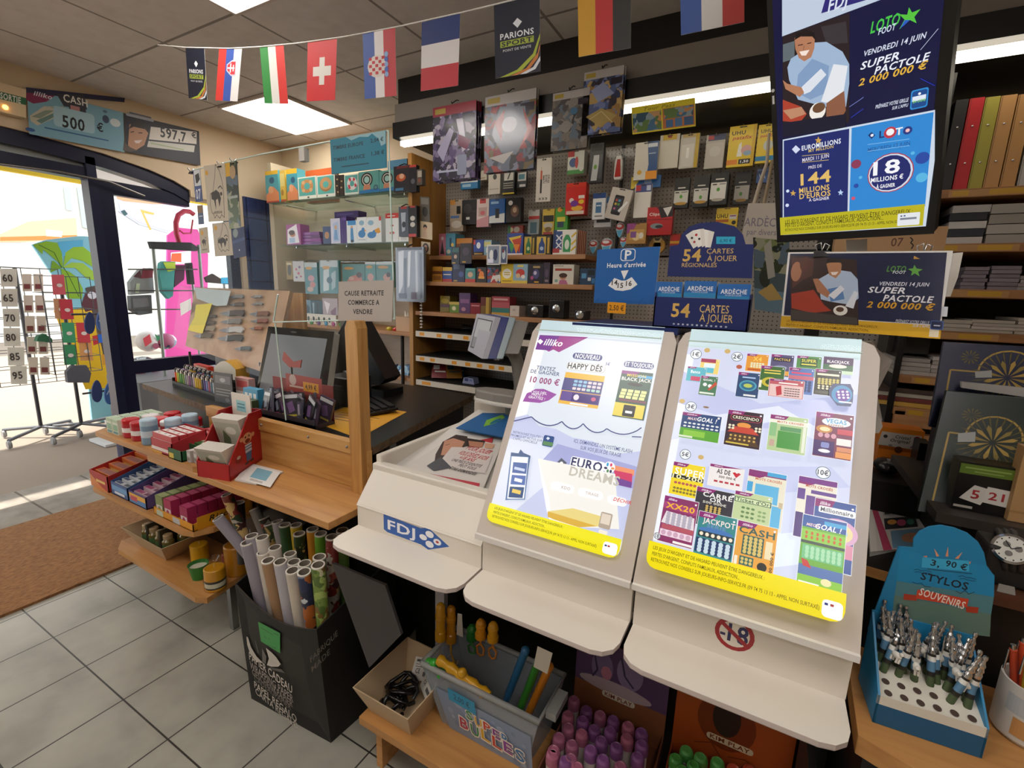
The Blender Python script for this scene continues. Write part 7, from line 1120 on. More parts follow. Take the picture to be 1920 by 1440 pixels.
for i, (cx, cy, w, c) in enumerate(kn):
    a = onp(CK[0] + (cx - w / 2) / CK[2], CK[1] + (cy + 3) / CK[2], o - nn * .014, nn); d = onp(CK[0] + (cx + w / 2) / CK[2], CK[1] + (cy - 3) / CK[2], o - nn * .014, nn); ax = d - a; L0 = ax.length; ax.normalize(); sd = nn.cross(ax)
    k_ = thing('pocket_knife', '%s handled folding knife, %s of the case' % ({'#8a8884': 'grey', '#6a5a4a': 'taupe', '#5a4a40': 'dark brown', '#8a8680': 'steel and grey', '#c8c8c4': 'bright steel', '#3a3836': 'black', '#9a8a70': 'horn', '#6a5a44': 'olive brown', '#5a3f2a': 'walnut', '#4a3020': 'dark walnut', '#a8a4a0': 'pale grey', '#9a9690': 'pewter', '#8f5f44': 'rosewood', '#9a5a44': 'reddish', '#a86a54': 'pink brown', '#5f6a6a': 'slate'}[c], ['top of the middle column', 'second in the middle column', 'third in the middle column', 'fourth in the middle column', 'fifth in the middle column', 'sixth in the middle column', 'low in the door column', 'lowest in the door column', 'beside the yellow slip', 'higher, beside the yellow slip', 'top of the till column', 'second in the till column', 'third in the till column', 'fourth in the till column', 'fifth in the till column', 'alone at the bottom'][i]), 'knife', a, 'pocket knives')
    hw = L0 * .09; P2 = lambda s_, t_: a + ax * (L0 * s_) + sd * (hw * t_)
    b = MB(); b.slab([P2(.42,-.7), P2(.7,-.5), P2(.95,-.9), P2(1,0), P2(.95,.8), P2(.7,.9), P2(.42,.7)], nn * .008, mt(c, .6, sp=.15)); put(b, 'handle', k_)
    b = MB(); b.slab([P2(0,.1), P2(.2,-.45), P2(.42,-.55), P2(.42,.5), P2(.2,.5)], nn * .003, mt('#77777a', .5,.6)); b.slab([P2(.40,-.75), P2(.46,-.75), P2(.46,.75), P2(.40,.75)], nn * .009, mt('#8a8a8a', .4,.8)); put(b, 'blade', k_)
# lighter tray and neighbours
x0, x1 = -2.46,-2.02
t = thing('lighter_tray', 'black tray of coloured lighters on the till counter near the door', 'tray', ((x0 + x1) / 2,1.14, TZ)); b = MB(); b.M = TRN((x1,1.10, TZ)) @ ROT(radians(-6),4, 'Z') @ TRN((-x1,-1.10,-TZ)); TM = b.M
b.box(x0, x1,1.10,1.22, TZ + e, TZ + .012, BLACK); b.box(x0, x1,1.10,1.104, TZ, TZ + .025, BLACK); b.box(x0, x1,1.216,1.22, TZ, TZ + .05, BLACK); b.box(x0, x0 + .004,1.1,1.22, TZ, TZ + .04, BLACK); b.box(x1 - .004, x1,1.1,1.22, TZ, TZ + .04, BLACK); put(b, 'tray', t)
LC = ['#d8401c', '#c8c03a', '#6aa04a', '#3f8a44', '#7a9a4a', '#8a8f94', '#a89a9f', '#8a5a8a', '#6a6a74', '#b8a0a8', '#d8b83a', '#c8a024', '#c89a2a', '#4a4a5a', '#5a4a8a', '#7a8ab8', '#a85a70', '#5f7f90', '#b8c0c8', '#4a6a9a']
LN = ['orange red', 'yellow green', 'leaf green', 'dark green', 'moss green', 'grey', 'pale mauve', 'violet', 'slate', 'rose grey', 'yellow', 'gold', 'amber', 'charcoal', 'indigo', 'lavender', 'dusty pink', 'teal grey', 'silver', 'denim blue']
for i in range(20):
    for j in range(2):
        c = LC[(i + j * 7) % 20]; p = TM @ Vector((x0 + .014 + i * .0215,1.118 + j * .04, TZ + .013)); k_ = thing('lighter', '%s lighter, %s of the tray, %s from the door end' % (LN[(i + j * 7) % 20], ['front row', 'back row'][j], ['1st', '2nd', '3rd', '4th', '5th', '6th', '7th', '8th', '9th', '10th', '11th', '12th', '13th', '14th', '15th', '16th', '17th', '18th', '19th', '20th'][i]), 'lighter', p, 'coloured lighters'); z1 = .055 + .012 * j
        b = MB(); b.lathe([(.0085,0),(.0095,.004),(.0095, z1)], mt(c, .25), p, 10); put(b, 'body', k_); b = MB(); b.lathe([(.0095,0),(.0095,.012),(.006,.014),(.006,.018),(0,.018)], mt('#cfcfcf', .25,1) if i % 2 else mt('#26231f', .3), p + Vector((0,0, z1)),10); put(b, 'cap', k_)
b = MB(); b.M = TM; b.box(x0 + .02, x0 + .17,1.19,1.215, TZ + .05, TZ + .10, mt('#c03a2a', .4)); F = Face(b, (x0 + .02,1.19, TZ + .10),(.15,0,0),(0,0,-.05)); F.draw('r 0 .4 1 .5 #c8c04a;r 0 .5 1 1 #8a2a20;b .5 .22 .7 0.138 #e8e0d0'); put(b, 'tray_header', t)
q = at(425,690, y=1.25); b = MB(); n_ = 10; b.M = TRN((q.x, 1.24, TZ)) @ ROT(radians(15),4, 'Z'); arcp = [(-.06,0,.05)] + [(-.06 + .12 * i / n_, 0,.10 + .035 * sin(pi * i / n_)) for i in range(n_ + 1)] + [(.06,0,.05)]; b.slab(arcp, (0,.08,0), mt('#e8e2d4', .4), mt('#d8a84a', .4)); b.box(-.06,.06,0,.08,.001,.05, mt('#3a3632', .5)); put(b, 'sweet_dispenser', label='round topped white and amber box beside the lighters under the knife case', cat='dispenser')
o2, u2, v2 = at(399,697, y=1.09), at(434,702, y=1.09), at(404,762, y=1.09); b = MB(); F = Face(b, o2, u2 - o2, v2 - o2); F.draw('r 0 0 1 1 #3a3a3e;r .1 .08 .9 .3 #6a6a70;e .5 .2 .15 .06 #a8a8b0;r .1 .45 .9 .48 #8a8a8e;r .1 .53 .9 .56 #8a8a8e;r .1 .61 .8 .64 #8a8a8e;e .7 .75 .12 .06 #6a6a70;r .1 .9 .7 .93 #b03a5a'); b.slab([o2, v2, v2 + u2 - o2, u2][::-1], (0,.004,0), mt('#333338', .3)); b.box(o2.x, o2.x + .12,1.09,1.14, TZ + e, TZ + .006, GLASS); put(b, 'sign_holder', label='dark printed card in a clear holder beside the lighter tray', cat='sign')
for i, (px, c, sp, lab) in enumerate(((452, '#c89a94', 'r 0 .5 1 1 #e8e4e0;r .1 .1 .9 .35 #c85a5a', 'pale pink box by the knife case foot'),(470, '#4aa0c8', 'r .1 .2 .3 .9 #e8eef0;r .4 .2 .6 .9 #e8eef0;r .7 .2 .9 .9 #e8eef0', 'blue and white striped packs by the trading pack carton'),(462, '#4a5a3a', 'r .1 .1 .6 .6 #7a8a5a;r .5 .5 .9 .9 #2f3a24', 'dark green pouch by the trading pack carton'))):
    q = at(px, (700,715,735)[i], y=1.12 - .03 * i); b = MB(); b.box(q.x - .045, q.x + .045,1.12 - .035 * i, 1.148 - .035 * i, TZ + e, TZ + (.11,.085,.05)[i], mt(c, .4)); F = Face(b, (q.x - .045,1.12 - .035 * i, TZ + (.11,.085,.05)[i]),(.09,0,0),(0,0,-(.11,.085,.05)[i])); F.draw(sp); put(b, 'sweet_box', label=lab, cat='box')
b = MB(); q = at(425,700, y=1.36); b.box(q.x - .2, q.x + .35,1.42,1.5, TZ + e, TZ + .14, mt('#23252f', .5)); put(b, 'goods_box', label='dark navy box behind the knife case on the till counter', cat='box')
b = MB(); q = at(545,580, y=1.62); b.box(q.x - .06, q.x + .1,1.62,1.64,1.05,1.33, PINEV); b.box(q.x - .14, q.x - .06,1.60,1.64,.88,1.30, PINE); b.box(q.x + .02, q.x + .06,1.62,1.66,.88,1.06, PINEV); put(b, 'pine_stand', label='pine board stand behind the knife case', cat='stand')
# customer display terminal on its stalk
CT = mt('#8b8782', .35); t = thing('game_terminal', 'grey and blue game terminal with a tilted screen behind the lit poster', 'terminal', (-.85,1.53,.70))
qs = [at(893,590, y=1.50), at(880,658, y=1.44), at(903,672, y=1.44), at(925,600, y=1.50)]; d3 = Vector((.03,.03,0))
qs = [at(*p, y=y) for p, y in (((894,588),1.56),((877,657),1.48),((904,673),1.42),((929,595),1.50))]
n3 = (qs[2] - qs[1]).cross(qs[0] - qs[1]).normalized(); back = Vector((.07,.05,-.0))
b = MB(); b.slab(qs, back * .25, mt('#a8a8b4', .35)); Fq = Face(b, qs[0], qs[3] - qs[0], qs[1] - qs[0]); Fq.n = -back.normalized(); Fq.k = .001; Fq.draw('p .12,.1 .92,.1 .9,.9 .1,.9 #3a3a40;p .15,.13 .88,.13 .86,.87 .14,.87 #b4b8bc;p .15,.6 .86,.6 .86,.87 .14,.87 #8a8c92'); put(b, 'screen_bezel', t, bev=.002)
b = MB(); b.slab([p + back * .25 for p in qs], back * .35, mt('#1c2a78', .35)); put(b, 'blue_band', t, bev=.002)
b = MB(); b.slab([p + back * .6 for p in qs], back * .3, mt('#9fb2bc', .35)); cc = sum(qs, Vector()) / 4; r4 = [cc + (p - cc) * .8 + back * .9 for p in qs]; b.slab(r4, back * .7, CT); put(b, 'rear_housing', t, bev=.004)
b = MB(); cc = cc + back * 1.25; b.tube([cc + Vector((0,0,-.02)), cc + Vector((.03,.02,-.10)), cc + Vector((.03,.04,-.2)), Vector((cc.x + .02, cc.y + .04,.71))], [.03,.025,.02,.03], CT, 12); put(b, 'neck', t)
b = MB(); q = at(928,742, y=1.40); pts = [(-.085,0),(-.06,-.03),(.02,-.045),(.1,-.045),(.1,.05),(0,.05),(-.06,.035)]; b.slab([(q.x + x, 1.40 + y, q.z - .01) for x, y in pts], (0,0,.03), CT); b.slab([(q.x + x * 1.05,1.40 + y * 1.1, q.z - .022) for x, y in pts], (0,0,.012), mt('#cfcac2', .4)); b.tube([(q.x + .05,1.41, q.z - .02),(q.x + .05,1.46,.71)], .015, CT, 8); put(b, 'printer_head', t, bev=.006)
b = MB(); b.box(-1.0,-.7,1.44,1.72,.60,.70, BLACK); b.box(-.98,-.72,1.46,1.70,0,.60, BLACK); put(b, 'terminal_table', label='low black table behind the tray desk carrying the game terminal', cat='table')
# papers in the tray of the low desk
def trayp(px, dz): n_ = Vector((0,-.085,.495)).normalized(); return onp(px[0], px[1], Vector((-.925,.955,.845 + dz)), n_), n_
def traysheet(nm, label, pts, base, spec, dz, th=.004, px=None):
    q = [trayp(p, dz)[0] for p in pts]; n_ = trayp(pts[0], dz)[1]; b = MB(); b.slab([p - n_ * th for p in q], n_ * th, mt(base, .45)); F = Face(b, q[0], q[1] - q[0], q[3] - q[0]); F.n = n_; F.k = .0005; F.draw(spec, px) if px else F.draw(spec); return put(b, nm, label=label, cat='paper')
CM = (480,440,3)
traysheet('newspaper', 'red banded newspaper at the bottom of the white tray', ((835,838),(925,820),(890,930),(740,885)), '#b8323c', 'r 0 .85 1 1 #d8d0cc;r .02 .3 .98 .8 #a82a38', .004)
traysheet('betting_leaflet', 'betting leaflet with two faces and a red headline in the white tray', ((855,815),(940,835),(905,918),(752,880)), '#cfcac4', '', .012)
b = MB(); n_ = trayp((0,0),0)[1]; o_ = trayp((855,815),.0135)[0]; F = Face(b, o_, (1,0,0),(0,-.98,-.17),.3,.3); F.n = n_; F.k = .0003; F.px = CM
F.draw('p 1125,1125 1190,1135 1180,1190 1120,1220 1000,1310 1010,1235 1050,1165 #3a2a26;p 1060,1160 1110,1145 1175,1165 1150,1210 1090,1240 1040,1240 #c08a70;l 5 1065,1185 1090,1178 #3a2420;l 4 1075,1225 1100,1218 #8a4a40;p 1185,1145 1290,1160 1270,1200 1180,1190 #2a201c;p 1195,1160 1280,1170 1270,1200 1200,1190 #b07a60;p 1290,1172 1345,1180 1330,1205 1285,1200 #c89a80;p 1100,1195 1290,1200 1330,1240 1290,1345 1015,1300 #d0c8c4;p 960,1300 1040,1250 1100,1310 1000,1330 #4a4c54;Tbi 1255 1212 24 170 #b8343c POUR JOUER;Tbi 1225 1243 24 200 #b8343c VOUS DEVEZ AVOIR;Tbi 1190 1262 20 110 #b8343c +18 ANS;Tb 1185 1285 16 210 #4a464a UNE PIÈCE D\'IDENTITÉ;Tb 1190 1308 16 120 #4a464a PEUT VOUS;Tb 1165 1330 16 190 #4a464a ÊTRE DEMANDÉE;p 800,1310 1260,1400 1250,1430 830,1340 #b83a48;b 1060 1380 300 5.5 #e0c8c8', CM)
put(b, 'print', OBJ['betting_leaflet'])
traysheet('folder', 'blue folder with a green emblem at the back of the white tray', ((905,774),(960,775),(945,820),(855,802)), '#1f5f9a', 'p .75,.1 1,.3 1,.7 .8,.9 .55,.5 #7ab03a;e .9 .55 .1 .2 #1f6a8a', .02)
# ================================================================== paper roll bin
bt = [(-1.375,.775),(-1.02,.80),(-1.0,1.04),(-1.36,1.03)]; tp = [(-1.375,.755,.44),(-.985,.745,.445),(-.975,1.05,.52),(-1.40,1.05,.52)]
t = thing('roll_bin', 'black cardboard bin of gift wrap rolls printed with a pale eye shape', 'bin', (-1.2,.9,0)); BM = mt('#0c0b0b', .55)
b = MB(); lo = [Vector((*p, e)) for p in bt]; hi = [Vector(p) for p in tp]
b.poly(lo[::-1], BM); inn = [Vector((p[0] * .98 - .02, p[1] * .97 + .03,.01)) for p in bt]
rim = [hi[0] + (hi[1] - hi[0]) * (i / 8) + Vector((0,0,-.045 * sin(pi * i / 8))) for i in range(9)]
b.add(rim + [lo[1], lo[0]], [tuple(range(10,-1,-1))], BM); fr_in = [p + Vector((0,.004,0)) for p in rim]; b.add(fr_in + [lo[1] + Vector((0,.004,.004)), lo[0] + Vector((0,.004,.004))], [tuple(range(11))], mt('#2a2622', .6))
for i in range(8): b.poly([rim[i], rim[i + 1], fr_in[i + 1], fr_in[i]], mt('#3a302c', .5))
for i, j in ((1,2),(2,3),(3,0)): b.slab([lo[i], lo[j], hi[j], hi[i]], (Vector((-1.19,.92,0)) - (lo[i] + lo[j]) / 2).normalized() * .004, BM)
put(b, 'carton', t)
b = MB(); fo, fu, fv = hi[0].lerp(lo[0], .0), hi[1] - hi[0], lo[0] - hi[0]; F = Face(b, hi[0], fu, fv); F.k = .001; CW = (440,1140,5.538)
F.n = (lo[1] - lo[0]).cross(hi[0] - lo[0]).normalized(); F.k = .0016
F.draw('p 140,290 160,300 195,400 260,490 340,555 250,540 180,460 150,380 #c8c0b6;p 375,390 440,430 500,480 550,545 520,575 440,582 385,570 410,500 #c8c0b6;p 240,310 250,330 290,460 275,450 #5a5652;p 330,400 380,480 370,560 330,540 #6a6662;p 400,585 560,600 600,635 450,615 #55504c', CW)
F.px = CW
for x, y, h, w, c, s in ((420,640,78,470, '#d0c8be', 'PAPIER CADEAU'),(430,735,70,470, '#a09890', 'WRAPPING PAPER'),(440,800,62,440, '#8a827a', 'GESCHENKPAPIER'),(445,850,52,400, '#68625c', 'CADEAUPAPIER'),(475,940,66,460, '#c8c0b6', 'PAPEL REGALO'),(490,1010,62,460, '#c0b8ae', 'CARTA REGALO')):
    F.px = CW; u = F.uv(x, y); F.text(u[0], u[1], F.lv(x, y, h), F.lu(x, y, w), c, s, .004, rot=-.10)
F.px = False
F.draw('p 285,120 548,220 546,432 318,325 #3f9a4e;l 6 320,180 470,250 #2a6a3a;l 6 470,225 530,245 #2a6a3a;l 7 360,265 385,290 #2a5a3a;l 7 410,280 425,300 #2a5a3a;l 6 400,355 500,385 #2a6a3a', CW)
put(b, 'front_print', t)
b = MB(); F = Face(b, hi[1], hi[2] - hi[1], lo[1] - hi[1]); F.n = (lo[2] - lo[1]).cross(hi[1] - lo[1]).normalized(); F.k = .0016; F.px = CW
for x, y, h, w, s in ((960,375,50,250, 'FABRIQUE'),(935,505,46,180, 'MADE')): F.px = CW; u = F.uv(x, y); F.text(u[0], u[1], .045,.30 if s == 'FABRIQUE' else .2, '#8a847c', s, .004)
F.px = False; put(b, 'side_print', t)
CR = (380,900,4.8)
RO = (  # top px, depth y of the top, colour or palette, radius, inside look, label
 (535,515,.80, '#d5cdc5', 0, 'white roll in clear film at the left of the front row'.replace('at the left', 'nearest the candles')),(440,500,.79, '#a7a1ab', 1, 'lilac grey film wrapped roll leaning by the bin rim'),(398,560,.775, '#a09aa4', 1, 'lilac grey film wrapped roll at the corner of the bin'),
 (650,605,.815, '#d8d0c4', 0, 'cream roll behind the brown roll'),(543,650,.79, '#cfc6ba', 0, 'cream roll just behind the brown paper roll'),(588,720,.772, '#a5815f', 0, 'brown kraft paper roll in the front row'),(697,732,.778, '#b9b5bd', 0, 'white roll with silver bow print in the front row'),
 (787,662,.83, '#d4ccc2', 0, 'crumpled ended cream roll in the second row'),(820,735,.805, '#c6c2c0', 0, 'white roll behind the front cream roll'),(807,812,.772, '#cfc4b4', 0, 'plain cream roll at the very front'),(918,748,.80, '#b8b8bc', 0, 'grey white roll behind the navy roll'),(912,825,.768, '@navyw', 0, 'navy roll printed with little foxes'),
 (1050,690,.82, '#8a927a', 0, 'grey green roll behind the pale green one'),(1038,762,.785, '@green', 0, 'pale green roll printed with animals'),(868,480,.90, '@xmas', 0, 'green and red festive roll in the middle'),(840,402,.93, '#d8b82e', 0, 'yellow ended roll towards the back'),(738,400,.92, '#3a5a34', 0, 'dark green patterned roll towards the back'),
 (988,440,.92, '#d8922e', 0, 'orange and white roll towards the back'),(1062,480,.90, '#6aa02f', 0, 'bright green roll with a bird print'),(1162,510,.87, '@wrap', 0, 'red brown patterned roll next to the desk'),(1258,450,.92, '#5a7a34', 0, 'mossy roll furthest along the bin'),(672,370,.95, '#b8b0b4', 0, 'pale lilac roll at the back'),(598,390,.95, '@xmas', 0, 'gold and red festive roll at the back'),(462,260,1.0, '#8f8a84', 1, 'slanting grey roll at the back of the bin'),(550,340,.98, '@wrap', 0, 'dark red patterned roll at the back'))
import random as rnd
rnd.seed(2)
for i, (x, y, yy, c, film, lab) in enumerate(RO):
    T_ = at(CR[0] + x / CR[2], CR[1] + y / CR[2], y=yy); B0 = Vector((max(-1.33, min(-1.04, T_.x * .78 + -1.19 * .22 + (.0 if i < 14 else .0))), min(1.0, max(.835, yy + .012)),.02)); ax = (B0 - T_).normalized(); R_ = .0185
    m_ = art('roll%d' % i, PAL[c][1], 34) if c[0] == '@' else mt(c, .3 if film else .5)
    k_ = thing('wrap_roll', 'gift wrap: %s' % lab, 'gift wrap roll', B0, 'gift wrap rolls in the bin')
    b = MB(); L0 = (B0 - T_).length; b.lathe([(R_ * .78,.05),(R_ * .80,0, mt('#8a8074', .6)),(R_, 0, mt('#e0dad0', .5)),(R_, .004, mt('#e0dad0', .5)),(R_, L0)], m_, T_, 16, ax); pa_ = put(b, 'paper', k_)
    b = MB(); b.lathe([(0,.052),(R_ * .79,.052)], mt('#4a443c', .7), T_, 16, ax); put(b, 'core', pa_)
    if film: b = MB(); b.lathe([(R_ * .3,-.03),(R_ * .9,-.012),(R_ * 1.06,0),(R_ * 1.06, L0 * .9)], FILM, T_, 12, ax); put(b, 'film', pa_)
for (x0_, y0_, x1_, y1_, yy, c, lab) in ((135,340,365,790,.78, '#9a94a0', 'lilac grey roll leaning far out towards the candles'),(215,130,385,560,.84, '@wrap', 'red patterned roll leaning out under the counter edge'),(330,200,420,480,.90, '#2f2a2c', 'dark roll leaning behind the red patterned one')):
    T_ = at(CR[0] + x0_ / CR[2], CR[1] + y0_ / CR[2], y=yy); Q_ = at(CR[0] + x1_ / CR[2], CR[1] + y1_ / CR[2], y=yy + .03); B0 = T_ + (Q_ - T_) * 1.75; B0.z = max(B0.z, .03); B0.x = min(B0.x, -1.06); B0.y = .90; ax = (B0 - T_).normalized(); R_ = .0175; L0 = (B0 - T_).length
    k_ = thing('wrap_roll', 'gift wrap: %s' % lab, 'gift wrap roll', B0, 'gift wrap rolls in the bin'); b = MB(); b.lathe([(R_ * .78,.05),(R_ * .80,0, mt('#8a8074', .6)),(R_, 0, mt('#c8c4c0', .5)),(R_, L0)], art('rollx', PAL[c][1], 34) if c[0] == '@' else mt(c, .3), T_, 16, ax); pa_ = put(b, 'paper', k_)
    b = MB(); b.lathe([(0,.052),(R_ * .79,.052)], mt('#4a443c', .7), T_, 16, ax); put(b, 'core', pa_)
# ================================================================== on the low bench
k_ = tapertray('kraft_tray', 'kraft tray of black cables in clear bags on the low bench', (-.80,.90),.075,.075,.10,.115, BZ, .10, '#c2a987', 0)
random.seed(7); b = MB()
for i in range(7):
    c = Vector((-.80 + random.uniform(-.03,.03),.875 + random.uniform(-.04,.05), BZ + .035 + .005 * i)); r = random.uniform(.025,.042)
    b.tube([c + Vector((r * cos(a * .52) * (1 + .2 * sin(a * 1.3 + i)), r * .9 * sin(a * .52),.012 * sin(a * .9 + i))) for a in range(13)], .006, mt('#100f10', .25),6)
put(b, 'cable_bundle', label='tangle of black coiled cables in the kraft tray on the bench', cat='cables', kind='stuff')
for i, (x, y, rz, tl2, lab) in enumerate(((-.785,.945,.3,-.9, 'white printed label card of a cable bag, the upright one'),(-.745,.91,-.6,-.5, 'white printed label card of a cable bag, the lower one'))):
    b = MB(); b.M = TRN((x, y, BZ + .06)) @ ROT(rz, 4, 'Z') @ ROT(tl2,4, 'X'); b.box(-.035,.035,0,.002,-.01,.05, mt('#d4d0c8', .5)); F = Face(b, (-.035,0,.05),(.07,0,0),(0,0,-.06)); F.draw('r .1 .1 .6 .2 #333;r .1 .3 .5 .33 #555;r .1 .4 .8 .43 #555;r .6 .25 .9 .4 #222;Tb .25 .6 .2 .2 #333 CE;r .5 .6 .9 .8 #555'); put(b, 'bag_label', label=lab, cat='label card')
# clear tub of bubble wands
t = thing('bubble_tub', 'clear plastic tub of bubble wands with a blue price note on the low bench', 'tub', (-.55,.97, BZ)); TUBM = mt('#aeb8c2', .2, al=.42)
b = MB(); Bq = [(-.675,.90),(-.41,.90),(-.40,1.03),(-.67,1.03)]; Tq = [(-.735,.885),(-.375,.885),(-.375,1.05),(-.735,1.05)]
for i in range(4): j = (i + 1) % 4; b.slab([(*Bq[i], BZ + .002),(*Bq[j], BZ + .002),(*Tq[j], .345),(*Tq[i], .345)], (Vector((-.55,.97,0)) - (Vector((*Bq[i], 0)) + Vector((*Bq[j], 0))) / 2).normalized() * .002, TUBM)
b.poly([(*p, BZ + .002) for p in Bq], TUBM); put(b, 'wall', t)
b = MB(); rimm = mt('#a8aaa8', .3, al=.75); b.tube([(*Tq[i % 4], .347) for i in range(5)], .008, rimm, 8); b.box(-.372,-.345,.92,1.0,.33,.35, rimm); put(b, 'rim', t)
b = MB(); F = Face(b, (-.735,.885,.345),(.36,0,0), Vector((.03,.015,-.173))); F.k = .003; F.draw('p .1,.30 .92,.30 .88,1 .16,1 #8494ac'); random.seed(3)
for i in range(26): F.draw('c %g %g %g %s' % (random.uniform(.2,.85), random.uniform(.38,.92), random.uniform(.015,.04), random.choice(['#93a2b8', '#7888a4', '#a0acc0', '#8c9cc0'])))
put(b, 'printed_band', t)
b = MB(); F = Face(b, (-.735,.885,.345),(.36,0,0), Vector((.03,.015,-.173))); F.k = .006
SC = ['#3a8a5a', '#d8a82a', '#c84a3a', '#8a4a9a', '#3a7ab0', '#b03a5a']
for i, ch in enumerate('SUPER'): F.text(.40 + i * .075,.50 + i * .02 + (i % 2) * .02,.17,.075, '#e8e0d4', ch, .06, rot=-.1); F.text(.40 + i * .075,.50 + i * .02 + (i % 2) * .02,.15,.06, SC[i], ch, .022, rot=-.1)
for i, ch in enumerate('BULLES'): F.text(.33 + i * .095,.72 + (i % 2) * .02,.21,.09, '#e8e0d4', ch, .06, rot=-.1); F.text(.33 + i * .095,.72 + (i % 2) * .02,.185,.072, SC[(i + 5) % 6], ch, .022, rot=-.1)
F.draw('p .24,.16 .48,.18 .47,.42 .23,.38 #2a90b8'); F.text(.355,.285,.10,.14, '#1a4a6a', '2,00 €', .012, rot=-.1); put(b, 'lettering', t)
def wand(px, py, y, h, c, c2, lab, tilt=0, fork=True):
    p = at(px, py, y=y); k_ = thing('bubble_wand', lab, 'bubble wand', p - Vector((0,0, h * 1.9)), 'bubble wands'); r = .0135; b = MB(); Mx = TRN(p) @ ROT(tilt, 4, 'Y'); b.M = Mx
    b.lathe([(0,0),(r * .6,-.004),(r, -.012),(r, -h * .3),(r * 1.15,-h * .33),(r * 1.15,-h * .42),(r, -h * .45),(r, -h * .75),(r * 1.2,-h * .78),(r * 1.2,-h),(0,-h)][::-1], mt(c, .25),(0,0,0),14); bo_ = put(b, 'bottle', k_)
    if fork:
        b = MB(); b.M = Mx; m_ = mt(c2,.3); b.tube([(0,0,-h),(0,0,-h * 1.35)], .003, m_, 6)
        for q in (-1,1): b.tube([(0,0,-h * 1.35),(q * .012,0,-h * 1.55),(q * .010,0,-h * 1.9),(0,0,-h * 2.0)], .003, m_, 6)
        put(b, 'fork', bo_)
Y1, Y2 = '#d0951a', '#c8861a'
wand(826,1130,.97,.12, Y1, Y2, 'big yellow wand bottle at the tray end of the tub'); wand(846,1135,1.0,.12, Y2, Y1, 'big yellow wand bottle just behind the first'); wand(902,1160,1.0,.06, Y2, '#c87a2a', 'short yellow capped wand with an orange fork, next to the white tag'); wand(925,1165,1.0,.06, Y1, '#c87a2a', 'short yellow capped wand with an orange fork, further along the tub'); wand(885,1170,1.02,.05, '#2f7a34', '#3a8a3a', 'green capped wand at the back of the tub')
for pts, c, nm, lab in (([(822,1236),(845,1252),(868,1268),(895,1290),(918,1305)], '#d09a1c', 'bubble_wand', 'yellow knobbly wand lying across the tub rim'),([(800,1242),(815,1250),(830,1265)], '#3fae3a', 'bubble_wand', 'bright green wand tip lying over the tub rim')):
    b = MB(); P = [at(*p, y=.90) for p in pts]; Q = []; 
    for i in range(len(P) - 1):
        for j in range(4): Q.append(P[i].lerp(P[i + 1], j / 4))
    b.tube(Q + [P[-1]], [.013 * (1 + .22 * sin(i * 1.9)) for i in range(len(Q) + 1)], mt(c, .25),12); b.ball(P[len(P) // 2] + Vector((0,-.004,.014)),.013, mt(c, .25)); put(b, nm, label=lab, cat='bubble wand', group='bubble wands')
for i, (a, d, c, lab) in enumerate((((1010,1240),(975,1330), '#3a8a2f', 'long green stick leaning in the tub'),((1030,1250),(992,1335), '#c87a1f', 'long orange stick leaning in the tub'),((985,1220),(950,1310), '#2f6a9a', 'dark blue stick leaning in the tub'))):
    b = MB(); b.tube([at(*a, y=.99), at(*d, y=.985)], [.011,.010], mt(c, .3),10); b.ball(at(*a, y=.99),.012, mt(c, .3)); put(b, 'bubble_wand', label=lab, cat='bubble wand', group='bubble wands')
b = MB(); q = [at(*p, y=.96) for p in ((1008,1212),(1036,1225),(1026,1264),(1000,1250))]; b.slab(q[::-1], (0,.001,0), mt('#d8cfc0', .6)); put(b, 'paper_tag', label='cream paper tag hanging over the sticks in the tub', cat='tag')
b = MB(); q = [at(*p, y=1.0) for p in ((858,1150),(866,1152),(868,1195),(856,1190))]; b.slab(q[::-1], (0,.001,0), mt('#d8d4cc', .6)); put(b, 'paper_tag', label='narrow white tag by the big yellow wand bottles', cat='tag')
# cartons of bubble tubes
def carton(nm, lab, x0, x1, y0, y1, hb, pal, spec, px):
    t = thing(nm, lab, 'carton', ((x0 + x1) / 2, y0, BZ)); b = MB(); m_ = mt(pal, .5)
    b.box(x0, x1, y1 - .004, y1, BZ, BZ + hb, m_); b.box(x0, x1, y0, y0 + .004, BZ, BZ + .05, m_); b.box(x0, x0 + .004, y0, y1, BZ, BZ + .05, m_); b.box(x1 - .004, x1, y0, y1, BZ, BZ + .05, m_); b.box(x0, x1, y0, y1, BZ + e, BZ + .004, m_); put(b, 'carton', t)
    b = MB(); F = Face(b, (x0, y1 - .004, BZ + hb),(x1 - x0,0,0),(0,0,-hb)); F.k = .001; F.draw(spec); put(b, 'print', t); return t
carton('bubble_carton', 'violet and orange display carton of pink capped bubble tubes under the desks', -.37,-.115,.865,1.13,.26, '#7a4a34', 'r 0 0 1 1 #8a5638;r 0 0 1 .55 #5a4468;e .3 .3 .12 .2 #7a6a90;e .6 .25 .14 .2 #8a7aa0;e .45 .5 .4 .08 #b0a0a8;e .35 .35 .06 .08 #b87a90;l .02 .2,.15 .25,.35 .2,.45 #3a3450;l .02 .5,.1 .55,.3 .65,.4 #3a3450;k .5 .6 .36 .07 .03 #d8d0c0;Tb .5 .6 .045 .3 #7a3a24 KIM PLAY', None)
carton('bubble_carton', 'orange display carton of green and red capped bubble tubes under the scratch ticket desk', -.095,.17,.90,1.13,.26, '#a04a1c', 'r 0 0 1 1 #a84e1e;e .45 .35 .25 .3 #7a3414;e .45 .3 .12 .2 #2a1c18;k .5 .55 .4 .07 .03 #d8c8a8;Tb .5 .55 .045 .34 #7a3414 KIM PLAY;l .01 .2,.7 .35,.62 .45,.75 #6a2c10;l .01 .5,.7 .65,.65 .75,.72 #6a2c10', None)
PT = None
